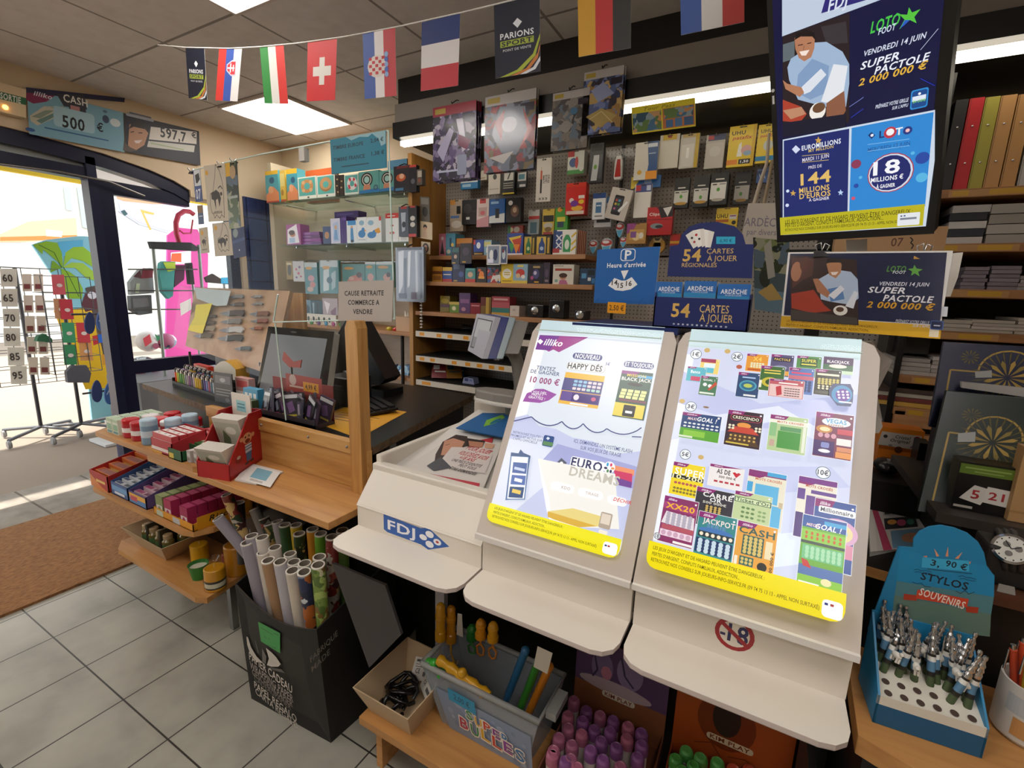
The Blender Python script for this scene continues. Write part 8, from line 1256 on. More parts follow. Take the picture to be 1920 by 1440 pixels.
def tubeset(pts, z, caps, nmcol, cy0):
    for i, (x, y) in enumerate(pts):
        c, cn = caps[i % len(caps)]; p = at(1000 + x / 3,1240 + y / 3, z=z); p.y = min(max(p.y, .885),1.11); b0 = Vector((p.x, p.y, BZ + .005)); k_ = thing('bubble_tube', 'bubble tube with %s cap, %s' % (cn, nmcol(i)), 'bubble tube', b0, 'capped bubble tubes'); h = z - b0.z; r = .0165
        b = MB(); b.lathe([(r * .85,0),(r * .9,.004),(r * .9, h * .72)], mt('#cfc4c0', .35), b0,14); put(b, 'body', k_)
        b = MB(); b.lathe([(r, 0),(r, h * .15),(r * .93, h * .21),(r * .72, h * .255),(r * .6, h * .262),(r * .5, h * .25),(0, h * .25)], mt(c, .3), b0 + Vector((0,0, h * .72)),16); put(b, 'cap', k_)
PK = [('#9a5a78', 'dusty pink'),('#7a4a7f', 'violet'),('#a8607a', 'rose'),('#84508a', 'purple')]
pp = [(230,205),(300,262),(197,290),(280,320),(378,290),(452,318),(536,352),(612,388),(198,360),(345,370),(275,395),(435,380),(147,415),(385,435),(530,420),(612,455),(220,455),(470,470),(117,488),(325,485),(213,535),(590,525),(85,560),(395,540),(495,580),(165,590),(245,597)]
od = ['back row by the tub', 'second of the back row', 'third of the back row', 'behind the first violet one', 'fifth along the back', 'sixth along the back', 'seventh along the back', 'back corner by the orange carton', 'under the back row', 'tenth, in the middle', 'eleventh, in the middle', 'twelfth, in the middle', 'along the tub wall', 'in the very middle', 'fifteenth, past the middle', 'below the back corner one', 'seventeenth, along the tub', 'eighteenth, past the middle', 'nineteenth, along the tub wall', 'twentieth, near the front', 'twenty first, near the front', 'by the carton end, near the front', 'front row along the tub wall', 'front row in the middle', 'front row past the middle', 'front row, second from the tub', 'front row, third from the tub']
tubeset(pp, .285, PK, lambda i: od[i] + ' of the violet carton', 0)
tubeset([(865,490),(805,535),(945,530),(905,575),(1040,555),(840,600)], .272, [('#4f9a4a', 'green'),('#45903f', 'leaf green')], lambda i: ['back one', 'one at the carton end', 'third one', 'fourth one', 'one beside the red caps', 'front one'][i] + ' of the orange carton', 0)
tubeset([(1130,595),(1220,600)], .268, [('#b0442a', 'red'),('#a83c24', 'dark red')], lambda i: ['beside the green caps', 'furthest along'][i] + ' in the orange carton', 0)
b = MB(); b.box(.172,.186,.9,1.1, BZ + .001, BZ + .3, mt('#1c1a1a')); b.slab([(.10,.80,.0),(.2,.80,.0),(.24,.82,.10),(.2,.83,.16),(.13,.83,.12)], (0,.05,0), mt('#2a2826', .6)); put(b, 'floor_bag', label='dark bag on the floor under the scratch ticket desk end', cat='bag')
# ================================================================== side counter: souvenir pens
O_ = Vector((.224,.855, VZ + e)); Up = Vector((0,0,1)); Ux = Vector((1,.06,0)).normalized(); Dx = Vector((-.06,1,0)).normalized(); PW = .135
t = thing('pen_display', 'blue cardboard souvenir pen display with a rounded header on the beech ledge', 'display', O_ + Ux * .067 + Dx * .05)
Lc = lambda x, d, z: O_ + Ux * x + Dx * d + Up * z
BL = mt('#1f7fb0', .45); WHT = mt('#d8d4c8', .5)
b = MB(); b.slab([Lc(0,0,0), Lc(PW, 0,0), Lc(PW, 0,.036), Lc(0,0,.036)], Dx * .003, mt('#185a84', .45)); b.slab([Lc(0,.1,0), Lc(0,0,0), Lc(0,0,.052), Lc(0,.1,.14)], Ux * .003, BL); b.slab([Lc(PW, 0,0), Lc(PW, .1,0), Lc(PW, .1,.14), Lc(PW, 0,.052)], -Ux * .003, BL)
b.slab([Lc(0,0,.036), Lc(PW, 0,.036), Lc(PW, 0,.052), Lc(0,0,.052)], Dx * .003, WHT); b.slab([Lc(0,.1,.0), Lc(PW, .1,.0), Lc(PW, .1,.14), Lc(0,.1,.14)][::-1], -Dx * .003, BL); put(b, 'tray', t)
b = MB(); tr = lambda u, v: Lc(.003 + u * (PW - .006),.003 + v * .094,.048 + v * .03); F = Face(b, tr(0,1), tr(1,1) - tr(0,1), tr(0,0) - tr(0,1)); b.slab([tr(0,0), tr(1,0), tr(1,1), tr(0,1)], -Up * .003, WHT); F.k = .0004
for i in range(6):
    for j in range(5): F.disc(.10 + i * .16,.10 + j * .2,.042,.042 * F.w / F.h, '#4a3a34')
put(b, 'holed_deck', t)
b = MB(); nB = -Dx; hp = lambda px, py: onp(px, py, Lc(0,.1,0), nB)
out = [Lc(0,.1,.10)] + [hp(*p) for p in ((1685,1025),(1712,1027),(1713,1010),(1724,997),(1742,988),(1765,985),(1790,990),(1815,1000),(1834,1016),(1845,1036),(1850,1060),(1863,1078))] + [Lc(PW, .1,.10)]
b.slab(out[::-1], Dx * .003, BL, mt('#2a86b4', .5)); CPN = (1600,860,4.5); F = Face(b, Lc(0,.1,.34), Ux * PW, -Up * .3); F.k = .0005
F.draw('p 365,1030 1185,1160 1160,1320 345,1160 #4f7f8a;p 345,1150 1160,1310 1150,1500 320,1400 #5f7a70;p 395,745 365,1030 1185,1165 1190,985 1110,900 600,820 #1f86b8;p 680,755 725,820 700,825 #d89a7a;p 798,740 800,825 775,822 #d89a7a;p 920,785 885,845 855,840 #d89a7a;p 585,822 620,815 620,835 #c88a70;p 990,860 960,885 985,885 #c88a70;p 580,830 975,860 975,950 575,915 #3aa8d4', CPN)
F.px = CPN
for x, y, h, w, c, s, bd in ((690,880,50,80, '#1c2430', '3,', .02),(868,898,50,190, '#1c2430', '90 €', .02),(765,1030,62,420, '#1d2a3a', 'STYLOS', .02)): F.px = CPN; u = F.uv(x, y); F.text(u[0], u[1], F.lv(x, y, h), F.lu(x, y, w), c, s, bd, rot=-.02)
F.px = False
F.draw('l 7 620,928 1000,968 #2a4a5a;l 6 510,935 545,930 575,945 610,940 660,955 #1d4a60;l 6 515,955 550,950 580,965 615,960 655,970 #1d4a60;l 6 885,990 920,985 950,1000 985,1000 1035,1015 #1d4a60;l 6 895,1010 930,1008 960,1020 1030,1030 #1d4a60;l 6 495,1035 530,1050 570,1045 600,1075 650,1080 #1d3a4a;l 6 860,1110 900,1135 940,1105 970,1140 1020,1120 #1d3a4a;p 425,1135 540,1150 530,1195 420,1185 #a83a24;p 945,1240 1055,1250 1045,1300 950,1290 #a83a24;p 540,1100 970,1180 955,1250 525,1175 #c8432a', CPN)
F.px = CPN; u = F.uv(745,1175); F.text(u[0], u[1], F.lv(745,1175,62), F.lu(745,1175,410), '#eadfd4', 'SOUVENIRS', .015, rot=-.12); F.px = False
put(b, 'header', t)
random.seed(11)
PENS = [(i, j) for j in range(5) for i in range(6) if not (j == 4 and i < 6) and not (j == 3 and i in (0,1,2,3))]
for n_i, (i, j) in enumerate(PENS + [(0.5,.5),(2.5,.4),(4.6,1.4),(1.4,1.5),(3.5,1.6),(5,2.6)]):
    p = tr(.10 + i * .16,1 - (.10 + j * .2)); k_ = thing('souvenir_pen', 'souvenir pen, %s of the blue display' % ('row %s from the header, %s along' % (['one', 'two', 'three', 'four'][int(j)], ['first', 'second', 'third', 'fourth', 'fifth', 'sixth'][int(i)]) if n_i < len(PENS) else 'loose one near the %s' % ['back', 'middle back', 'far side', 'near side', 'centre', 'front side'][n_i - len(PENS)]), 'pen', p, 'souvenir pens')
    tx, ty = random.uniform(-.25,.25), random.uniform(-.15,.3); M = TRN(p) @ ROT(tx, 4, 'Y') @ ROT(-ty, 4, 'X') @ ROT(random.uniform(0,6),4, 'Z')
    b = MB(M); b.lathe([(.0055,-.002),(.0055,.014, '#4a5a3a'),(.0057,.022, '#26221f'),(.0057,.038, '#5a86a8'),(.0057,.046, '#e4e4e0'),(.005,.05)], mt('#26221f', .3),(0,0,0),10); bar_ = put(b, 'barrel', k_)
    b = MB(M); b.lathe([(.0052,.05),(.0055,.056),(.004,.06),(.0052,.064),(.0038,.069),(.0046,.074),(.003,.078),(.0022,.083),(.0034,.087),(.0028,.091),(0,.092)], CHROME, (0,0,0),10); b.box(.005,.0065,-.0015,.0015,.03,.07, CHROME); put(b, 'clip', bar_)
    if n_i % 2 == 0:
        b = MB(M @ TRN((.012,0,.036))); w_ = mt('#dcd8d0', .6)
        b.ball((0,0,0),.0065, w_, 10,6,(1.5,.8,.85)); b.ball((.009,0,.005),.004, w_, 8,5,(1.1,.9,.9)); 
        for qx in (-.006,.006): b.tube([(qx, .002,-.003),(qx, .002,-.011)], .0018, w_, 6); b.tube([(qx, -.002,-.003),(qx, -.002,-.011)], .0018, w_, 6)
        b.ball((.012,.0,.004),.0015, mt('#222'),6,4); put(b, 'animal_charm', bar_)
# mug of pens
c = at(1905,1395, z=VZ) + Vector((.02,.03,0)); t = thing('pen_mug', 'white printed mug of pens beside the souvenir pen display', 'mug', c); b = MB(); r = .042; b.lathe([(r * .9,0),(r, .006),(r, .095),(r * .93,.095),(r * .92,.02),(0,.02)], mt('#d4cfc8', .3), c + Up * e, 28); put(b, 'body', t)
b = MB()
for a0, a1, z0, z1, cl in ((3.6,4.2,.05,.08, '#b8bcc0'),(3.9,4.5,.015,.045, '#c8925a'),(4.6,5.1,.03,.06, '#a83a44'),(4.3,4.55,.055,.085, '#8a9aa8'),(4.7,5.2,.065,.088, '#d8b870')):
    n_ = 6; vs = [c + Vector((r * 1.01 * cos(a0 + (a1 - a0) * i / n_), r * 1.01 * sin(a0 + (a1 - a0) * i / n_), z)) for z in (z0, z1) for i in range(n_ + 1)]; b.add(vs, [(i, i + 1, n_ + 2 + i, n_ + 1 + i) for i in range(n_)], cl)
put(b, 'picture_print', t)
for i, (dx, dy, h, cl, lab) in enumerate(((-.022,.0,.14, '#b8442a', 'red pen in the mug, nearest the souvenir display'),(-.012,.012,.145, '#c84a2a', 'orange red pen in the mug'),(-.016,-.012,.15, '#c8a030', 'yellow topped pen in the mug'),(.0,.005,.148, '#26348a', 'blue pen in the mug'),(.006,-.01,.14, '#2a3f9a', 'second blue pen in the mug'),(.016,.0,.15, '#1c1c24', 'black pen in the mug'))):
    k_ = thing('ballpoint_pen', lab, 'pen', c + Vector((dx, dy, .022)), 'pens in the mug'); T_ = c + Vector((dx * 1.7, dy * 1.7, h)); B0 = c + Vector((dx * .7, dy * .7,.022)); b = MB(); b.tube([B0, T_], .005, mt(cl, .25),10); bar_ = put(b, 'barrel', k_); b = MB(); b.tube([T_, T_ + (T_ - B0).normalized() * .008], .0035, CHROME, 8); b.tube([T_ + Vector((-.006,-.003,0)), T_ + Vector((-.0065,-.003,-.035))], .0015, CHROME, 6); put(b, 'clip', bar_)
# dark rack behind: watch ledge, clock ledge
t = thing('side_rack', 'dark rack with a red brown watch ledge and a black upper ledge beside the pens', 'rack', (.6,1.2,0)); b = MB(); b.box(.395,.95,1.06,1.30,.855,.88, wood('red_ledge', [(.3, '#4a2a1a'),(.6, '#5f3826')], (2,20,20),.5)); put(b, 'watch_ledge', t)
b = MB(); b.box(.345,.95,1.20,1.62,.935,.955, mt('#3a3430', .4)); put(b, 'upper_ledge', t); b = MB(); b.box(.42,.95,1.305,1.6,0,.935, mt('#141212', .5)); put(b, 'body', t)
b = MB(); b.box(.40,.95,1.09,1.12,0,.855, mt('#141212', .5)); put(b, 'front_board', t)
p = at(1895,1030, y=1.09); k_ = thing('wrist_watch', 'steel wrist watch with a white dial on the red brown ledge', 'watch', p)
ax = Vector((-.25,-1,.55)).normalized(); b = MB(); b.lathe([(.0,-.004),(.024,-.004),(.026,0),(.026,.006),(.022,.008),(.022,.0065),(0,.0065, '#c8c8c0')], CHROME, p, 32, ax); put(b, 'case', k_)
b = MB(); qd = Vector((0,0,1)).rotation_difference(ax).to_matrix()
for a, rr in ((0,.009),(2.1,.009),(4.2,.009)): b.lathe([(0,.0068),(.005,.0068)], mt('#8a8480', .3), p + qd @ Vector((rr * cos(a), rr * sin(a),0)),14, ax)
for a in range(12): v_ = qd @ Vector((.019 * cos(a * pi / 6),.019 * sin(a * pi / 6),.0069)); b.ball(p + v_, .0013, mt('#333'),6,4)
b.tube([p + ax * .0075, p + ax * .0075 + qd @ Vector((.013,.004,0))], .0008, mt('#222'),5); b.tube([p + ax * .0075, p + ax * .0075 + qd @ Vector((-.005,.014,0))], .0008, mt('#222'),5); put(b, 'dial', k_)
b = MB(); lp = [p + Vector((-.012 + .0,0,0)) + qd @ Vector((0,.026 * sin(s_),0)) * 1 for s_ in (0,)]
ring = [p - ax * .022 + qd @ Vector((0,.034 * cos(a),.026 * sin(a))) for a in [pi * .28 - 2 * pi * i / 24 * .78 for i in range(25)]]; 
for s_ in (-.009,0,.009): b.tube([q_ + qd @ Vector((s_, 0,0)) for q_ in ring], .0055, mt('#3a3836', .4),6)
put(b, 'strap', k_)
b = MB(); b.box(p.x - .03, p.x + .05,1.085,1.15,.8805,.955, mt('#201d1c', .5)); b.box(p.x - .04, p.x + .06,1.075,1.16,.8802,.895, GLASS); put(b, 'watch_cushion', label='dark watch cushion in a clear tray on the red brown ledge', cat='cushion', bev=.006)
b = MB(); q = at(1885,1100, y=1.07); b.slab([(q.x - .012,1.062,.8805),(q.x + .012,1.062,.8805),(q.x + .01,1.066,.893),(q.x - .01,1.066,.893)], (0,.002,0), mt('#8a8680', .5)); put(b, 'price_tag', label='small pale price tag at the foot of the watch cushion', cat='tag')
# calendars
def calendar(nm, lab, y, tl_, bl, wid, col, y2, lx, ly, ax, cx, rx, ry, sy):
    o, v = at(*tl_, y=y), at(*bl, y=y2); v = v - o; u = Vector((wid, 0, 0)); b = MB(); F = Face(b, o, u, v, rough=.25); b.slab([o, o + v, o + v + u, o + u][::-1], Vector((0, .012, 0)), mt(col, .3)); G_ = '#c0a050'; as_ = wid / v.length
    F.draw('l .014 %g,.98 %g,%g %g,%g ' % (lx, lx, ly, ax, ly) + ' '.join('%g,%g' % (cx + rx * cos(pi + a * pi / 10), ly + ry * sin(pi + a * pi / 10)) for a in range(11)) + ' ' + G_)
    def ray_(a, r0, r1, w, c, x0, y0): F.pol([(x0 + r * cos(a + d), y0 + r * sin(a + d) * as_) for r, d in ((r0, 0), (r1 * .8, -w), (r1, 0), (r1 * .8, w))], c); F.k -= .00004
    for a in range(28): ray_(a * pi / 14, .10, .25, .03, '#6f663c', cx, sy)
    F.k += .0003
    for a in range(12): ray_(a * pi / 6 + .2, .02, .16, .13, G_ if a % 2 else '#a08a48', cx, sy)
    for a in range(12): ray_(a * pi / 6, .01, .07, .12, '#6f663c', lx + .12, ly - .16)
    F.draw('p %g,%g %g,%g %g,%g %g,%g #b4b6b2' % (ax - .05, ly, ax + .06, ly - .03, ax + .07, ly + .05, ax - .04, ly + .07)); put(b, nm, label=lab, cat='box')
    b = MB(); b.slab([p + Vector((0,-.002,0)) for p in (o, o + v, o + v + u, o + u)][::-1], Vector((0,.0005,0)), FILM); put(b, 'clear_wrap', OBJ[nm] if nm == 'gift_box' and 'gift_box.001' not in bpy.data.objects else OBJ['gift_box.001'])
calendar('gift_box', 'big navy gift box with a gold starburst standing behind the green one', 1.46,(1770,641),(1742,800),.25, '#1b2244', 1.40, .08, .32, .3, .47, .2, .26, .36); calendar('gift_box', 'big dark green gift box with a gold starburst on the black ledge', 1.38,(1775,733),(1721,958),.25, '#16281f', 1.26, .08, .34, .19, .37, .18, .17, .38)
for o_ in [o for o in COL.objects if o.name.startswith('gift_box')]:
    lo_ = min((o_.matrix_basis @ v.co).z for v in o_.data.vertices)
    if lo_ > .957: 
        b = MB(); b.box(o_.location.x - .1, o_.location.x + .1,1.43,1.50,.956, lo_, mt('#1a1a24', .5)); put(b, 'box_riser', label='dark box under the navy gift box on the black ledge', cat='box')
b = MB(); b.slab([at(1803,727, y=1.40), at(1925,745, y=1.40), at(1925,728, y=1.40), at(1803,716, y=1.40)], (0,.01,0), mt('#b0aeac', .5)); put(b, 'paper_strip', label='grey paper edge sticking up between the two gift boxes', cat='paper')
x0, zt = at(1800, 868, y=1.245).x, at(1830,868, y=1.245).z; t = thing('clock_box', 'black boxed flip clock reading 5 and 21 in front of the green gift box', 'clock box', (x0 + .05,1.25,.9555))
b = MB(); b.box(x0, x0 + .098,1.245,1.29,.956, zt, mt('#121111', .3)); F = Face(b, (x0,1.245, zt),(.098,0,0),(0,0,.956 - zt)); F.draw('r .02 .04 .98 .24 #5f7a2a;r .1 .1 .8 .13 #8fa85a;r .25 .17 .7 .19 #8fa85a;p .3,.45 .58,.5 .45,.84 .1,.76 #d8d4cc;p .5,.44 .86,.46 .84,.8 .46,.77 #dcd8d0;r .04 .9 .34 .95 #b8b4ac')
F.text(.34,.64,.17,.13, '#b03038', '5', .022); F.text(.66,.62,.15,.24, '#b03038', '21', .022); put(b, 'box', t)
b = MB(); b.box(x0 - .004, x0 + .102,1.241,1.294,.9558, zt + .012, FILM); put(b, 'wrap', t)
b = MB(); q = at(1893,835, y=1.23) + Vector((.022, 0, 0)); b.box(q.x, q.x + .09,1.23,1.262,.956, q.z, mt('#b08a5c', .6)); F = Face(b, (q.x, 1.23, q.z),(.09,0,0),(0,0,.956 - q.z)); F.draw('r .5 0 .8 1 #a88254;r 0 .85 1 .88 #a07a4c'); put(b, 'kraft_box', label='tall plain kraft box on the black ledge beside the flip clock', cat='box')
# dark table behind the ticket desk with newspapers, mouse, pen boxes
t = thing('back_table', 'dark table behind the ticket desk with a beech front edge', 'table', (.33,1.6,0)); b = MB(); b.slab([(.255,1.24,.785),(.41,1.22,.785),(.41,1.95,.785),(.235,1.95,.785)], (0,0,-.02), mt('#191716', .4)); b.slab([(.255,1.235,.7855),(.41,1.215,.7855),(.41,1.22,.7855),(.255,1.24,.7855)], (0,0,-.022), BEECH); put(b, 'top', t); b = MB(); b.box(.27,.385,1.32,1.92,0,.764, mt('#141212', .5)); put(b, 'body', t)
def flat(nm, lab, cat, pts, z, th, base, spec, px=None):
    q = [at(*p, z=z + th) for p in pts]; b = MB(); b.slab([p - Up * th for p in q][::-1], Up * th, mt('#d4d0c8', .5)); b.v = [v for v in b.v]; F = Face(b, q[0], q[1] - q[0], q[3] - q[0]); F.n = Up.copy(); F.k = .0004; F.draw('r 0 0 1 1 %s' % base); F.draw(spec, px) if px else F.draw(spec); return put(b, nm, label=lab, cat=cat)
flat('newspaper', 'newspaper pile with a pink column and a photo, behind the pen display', 'newspaper', ((1627,952),(1758,942),(1800,1000),(1632,1035)),.786,.012, '#d8d2cc', 'r .0 .0 .08 1 #e4e0da;p .05,.0 .12,.0 .25,1 .15,1 #c04a6a;r .2 .05 .5 .25 #b8b4b0;r .22 .1 .3 .22 #3a3634;e .4 .15 .08 .1 #5a4440;r .2 .32 .62 .58 #3a3a40;e .3 .42 .06 .06 #d89a4a;e .42 .45 .06 .08 #c85a7a;e .54 .45 .05 .07 #4a8a7a;r .26 .62 .7 .98 #7fa8c8;e .5 .8 .12 .1 #d8a080;r .6 .05 .85 .3 #b8c0c8;r .8 .1 .98 .6 #d8b498')
flat('booklet', 'green booklet with a white swirl emblem on the dark table', 'booklet', ((1630,905),(1690,905),(1715,945),(1630,935)),.80,.004, '#1f4a34', 'e .45 .5 .35 .35 #4a7a60;e .45 .5 .3 .3 #1f4a34;e .45 .5 .2 .2 #4a7a60;e .45 .5 .16 .16 #1f4a34;tb .45 .5 .35 #d8e0d8 S')
for o_ in [o for o in COL.objects if o.name.startswith('booklet')][-1:]: o_.location.z = .8
q = at(1660, 884, z=.89); b = MB(); b.box(q.x - .05, q.x + .07, q.y - .09, q.y + .08, .786, .885, mt('#1a1819', .5)); put(b, 'scanner', label='black boxy scanner on the dark table carrying the mouse', cat='scanner')
b = MB(); b.ball((q.x, q.y, .9085), .03, mt('#1f1e20', .25), 18, 10, (1, 1.5, .75)); b.box(q.x - .004, q.x + .004, q.y - .035, q.y - .01, .924, .933, mt('#8a8a8c', .3)); put(b, 'computer_mouse', label='black computer mouse with a grey wheel on the scanner', cat='mouse')
BX0, BX1, BYY = at(1640,860, y=1.70).x, at(1722,870, y=1.70).x, 1.70
zb = .786; zm = at(1680,838, y=1.7).z; zt = at(1680,803, y=1.7).z
bx('pen_box', 'lower orange pen box on the dark table', 'pen box', BX0 + .004, BX1 - .004,1.70,1.78, zb, zm - zb - .001, '#d8761c', 'r 0 0 1 .06 #a8560f;e .5 .04 .1 .06 #5a2c0c;Tbi .55 .6 .3 .42 #8a420c BIC')
bx('pen_box', 'orange and white pen box standing on the lower one', 'pen box', BX0, BX1,1.70,1.77, zm, zt - zm, '#e0801f', 'p .05,.25 .95,.25 1,1 0,1 #c8c0b8;Tbi .55 .45 .16 .35 #4a4440 Cristal;Tbi .5 .66 .16 .45 #4a4440 Original;c .86 .42 .07 #a8343c;c .15 .5 .05 #3a3634;l .02 .75,.95 .97,.35 #3a3a5a;e .3 .95 .05 .06 #8a8480', 'r .05 .1 .95 .9 #d8761c')
b = MB(); b.box(at(1722,845, y=1.6).x, at(1745,845, y=1.6).x, 1.6,1.66,.786, at(1735,832, y=1.6).z, BLACK); put(b, 'file_holder', label='black file holder beside the orange pen boxes', cat='holder')
# wooden drawer fronts and goods on the paper shelving
for i, (y0_, y1_, lab) in enumerate(((772,800, 'upper'),(812,850, 'lower'))):
    z1 = at(1700, y0_, y=2.3).z; z0 = at(1700, y1_, y=2.3).z; b = MB(); b.box(.475,.80,2.30,2.33, z0, z1, wood('drawer_pine', [(.3, '#9a6a40'),(.6, '#b9855a')], (2,20,20),.5)); put(b, 'drawer_front', OBJ['paper_shelving'])
def stack(nm, lab, grp, px0, px1, pyb, n, h, cols, shelf_z, y=2.33, dep=.2, cat='paper stack'):
    x0, x1 = at(px0, pyb, y=y).x, at(px1, pyb, y=y).x; hh = h / n; random.seed(int(px0))
    for i in range(n):
        dx = random.uniform(-.004,.004); b = MB(); b.box(x0 + dx, x1 + dx, y + random.uniform(-.004,.006), y + dep, shelf_z + e + i * hh, shelf_z + (i + .93) * hh, mt(cols[i % len(cols)], .5)); put(b, nm, label='%s, %s of its pile' % (lab, ['lowest', 'second from below', 'third from below', 'fourth from below', 'fifth from below', 'sixth from below'][i] if i < n - 1 or n == 1 else 'topmost'), cat=cat, group=grp)
hz = lambda px, py0, py1: at(px, py0, y=2.33).z - at(px, py1, y=2.33).z
stack('paper_pack', 'dark and white paper pack by the shelf edge', 'paper packs on the second shelf', 1772,1842,455,5, hz(1800,378,452), ['#c8c4c0', '#2a2c38', '#d0ccc8', '#23252f', '#b8b4b0'], RZ['r2'])
stack('paper_pack', 'silver wrapped paper pack', 'paper packs on the second shelf', 1846,1935,452,4, hz(1880,372,448), ['#a8a29a', '#b4aea6', '#9c968e', '#aaa49c'], RZ['r2'])
stack('notebook_pack', 'lilac grey notebook pack next to the poster', 'notebook packs on the third shelf', 1800,1846,540,6, hz(1820,495,538), ['#7a707a', '#857b84'], RZ['r3'])
stack('notebook_pack', 'lilac grey notebook pack, second pile from the poster', 'notebook packs on the third shelf', 1850,1906,540,6, hz(1880,492,538), ['#8a8088', '#7f757e'], RZ['r3'])
stack('notebook_pack', 'pale notebook pack, third pile from the poster', 'notebook packs on the third shelf', 1909,1990,540,4, hz(1920,510,538), ['#a09898', '#958d8d'], RZ['r3'])
stack('envelope_pack', 'cream envelope pack, pile nearest the poster', 'envelope packs on the fourth shelf', 1764,1818,622,3, hz(1790,600,622), ['#b5aca0', '#c0b7ab'], RZ['r4'])
stack('envelope_pack', 'cream envelope pack, taller pile in the middle', 'envelope packs on the fourth shelf', 1820,1902,622,4, hz(1860,597,622), ['#bcb3a6', '#c8bfb3', '#b5ac9f'], RZ['r4'])
stack('envelope_pack', 'cream envelope pack, pile furthest from the poster', 'envelope packs on the fourth shelf', 1905,1990,622,5, hz(1915,590,622), ['#bcb3a6', '#c8bfb3'], RZ['r4'])
stack('pad_pack', 'white writing pad beside the white plastic sheet', 'writing pads on the fifth shelf', 1672,1742,702,4, hz(1700,668,700), ['#b8b2ac', '#a8a29c'], RZ['r5'])
stack('pad_pack', 'white writing pad by the navy gift box', 'writing pads on the fifth shelf', 1744,1800,702,5, hz(1750,662,700), ['#c4beb8', '#b0aaa4'], RZ['r5'])
stack('magazine', 'colourful magazine lying on the sixth shelf', 'magazines on the sixth shelf', 1640,1762,760,4, hz(1700,728,762), ['#c8a04a', '#7a3a34', '#b8b0a0', '#4a3a34'], RZ['r6'], cat='magazine')
b = MB(); b.box(at(1665,640, y=2.4).x, at(1745,640, y=2.4).x, 2.4,2.6, RZ['r5'] + .001 + hz(1700,668,700) + .01, at(1700,625, y=2.4).z - .01, mt('#2a2624', .4)); F = Face(b, b.v[1], (.2,0,0),(0,0,-.05)); put(b, 'storage_box', label='dark storage box with a pale edge on the fifth shelf', cat='box')
for i, (a, w, top, cl, lab) in enumerate(((1762,24,190, '#1f1d1f', 'black ring binder partly behind the screen'),(1787,28,187, '#c02028', 'red box binder on the top shelf'),(1815,28,185, '#a8a040', 'olive yellow box binder on the top shelf'),(1843,30,182, '#c09058', 'tan box binder beside the olive one'),(1874,30,180, '#bd8d56', 'tan box binder further from the screen'),(1907,26,222, '#b8b4ae', 'grey white binder on the top shelf'),(1934,30,218, '#39466a', 'navy binder at the picture edge'))):
    x0, x1 = at(a, 345, y=2.33).x, at(a + w, 345, y=2.33).x; zt = at(a + 15, top, y=2.33).z; k_ = thing('box_binder', lab, 'binder', ((x0 + x1) / 2,2.4, RZ['r1']), 'binders on the top shelf'); b = MB(); b.box(x0 + .001, x1 - .001,2.33,2.6, RZ['r1'] + e, zt, mt(cl, .45)); F = Face(b, (x0 + .001,2.33, zt),(x1 - x0 - .002,0,0),(0,0, RZ['r1'] - zt)); F.draw('r .06 0 .09 1 #2a2420'); ca_ = put(b, 'case', k_, bev=.001)
    b = MB()
    for fz in (.3,.7): b.ball(((x0 + x1) / 2,2.329, RZ['r1'] + (zt - RZ['r1']) * fz),.004, CHROME, 8,5)
    put(b, 'stud', ca_)
# tote bags and boxes hanging between the pegboard and the screen
b = MB(); q = [at(*p, y=1.75) for p in ((1403,381),(1470,381),(1475,470),(1385,470))]; b.slab(q[::-1], (0,.03,0), mt('#cfc6ba', .8)); F = Face(b, at(1385,381, y=1.75),(at(1470,381, y=1.75) - at(1385,381, y=1.75)), Vector((0,0,-.2))); F.draw('Tn 1338 775 62 330 #8a8290 ARDÈCHE;Tn 1300 850 44 220 #8a8290 par divers', CB); p0_, p1_ = at(1432,302, y=1.76), at(1450,300, y=1.76)
t = put(b, 'tote_bag', label='pale cotton tote bag with grey lettering hanging beside the screen', cat='bag', bev=.008)
b = MB(); b.tube([at(1414,382, y=1.765), at(1425,345, y=1.765), at(1438,305, y=1.765), at(1442,250, y=1.765)], [.006,.006,.005,.004], mt('#c8bba8', .8),8); b.tube([at(1432,382, y=1.765), at(1440,345, y=1.765), at(1448,300, y=1.765)], .005, mt('#a8967c', .8),8); put(b, 'strap', t)
b = MB(); q = [at(*p, y=1.74) for p in ((1412,445),(1480,452),(1468,588),(1415,580))]; b.slab(q[::-1], (0,.03,0), mt('#3a4438', .7)); F = Face(b, q[0], q[1] - q[0], q[3] - q[0]); F.draw('r 0 0 1 .45 @leaf;r 0 .45 1 .7 #4a5a60;r 0 .7 1 1 #6a8698;p .1,.75 .5,.6 .8,.8 .4,.85 #b89a5a;e .3 .55 .15 .12 #2a2e24;p .3,.1 .5,0 .6,.5 .4,.55 #a8a498'); put(b, 'picture_bag', label='shopping bag printed with trees and water behind the jackpot poster', cat='bag')
bx0, bx1 = at(1660,460, y=1.7), at(1772,460, y=1.7); zz = at(1710,440, y=1.7).z
b = MB(); b.box(bx0.x - .12, bx1.x, 1.7,1.8, at(1700,490, y=1.7).z, zz + .02, mt('#b8926a', .7)); F = Face(b, (bx0.x - .12,1.7, zz + .02),(bx1.x - bx0.x + .12,0,0),(0,0,-.1)); F.draw('Tn 726 1362 46 66 #5a2a24 07;l 8 800,1335 815,1350 802,1365 818,1380 806,1400 #2a2422', (1440,0,3)); put(b, 'gift_bag', label='kraft bag marked 07 showing under the lower edge of the screen', cat='bag')
bk = MB(); bk.box(-.1,.4,1.72,1.74,.0,.9, BLACK); bk.box(.10,.14,1.76,1.80,.9, zz - .03, BLACK); bk.box(-.02,.40,1.76,1.80, zz - .06, zz - .03, BLACK); bk.box(.10,.14,1.76,1.80, zz - .03, ZC, BLACK); put(bk, 'post_stand', label='black post stand behind the desks that carries the bags', cat='stand')
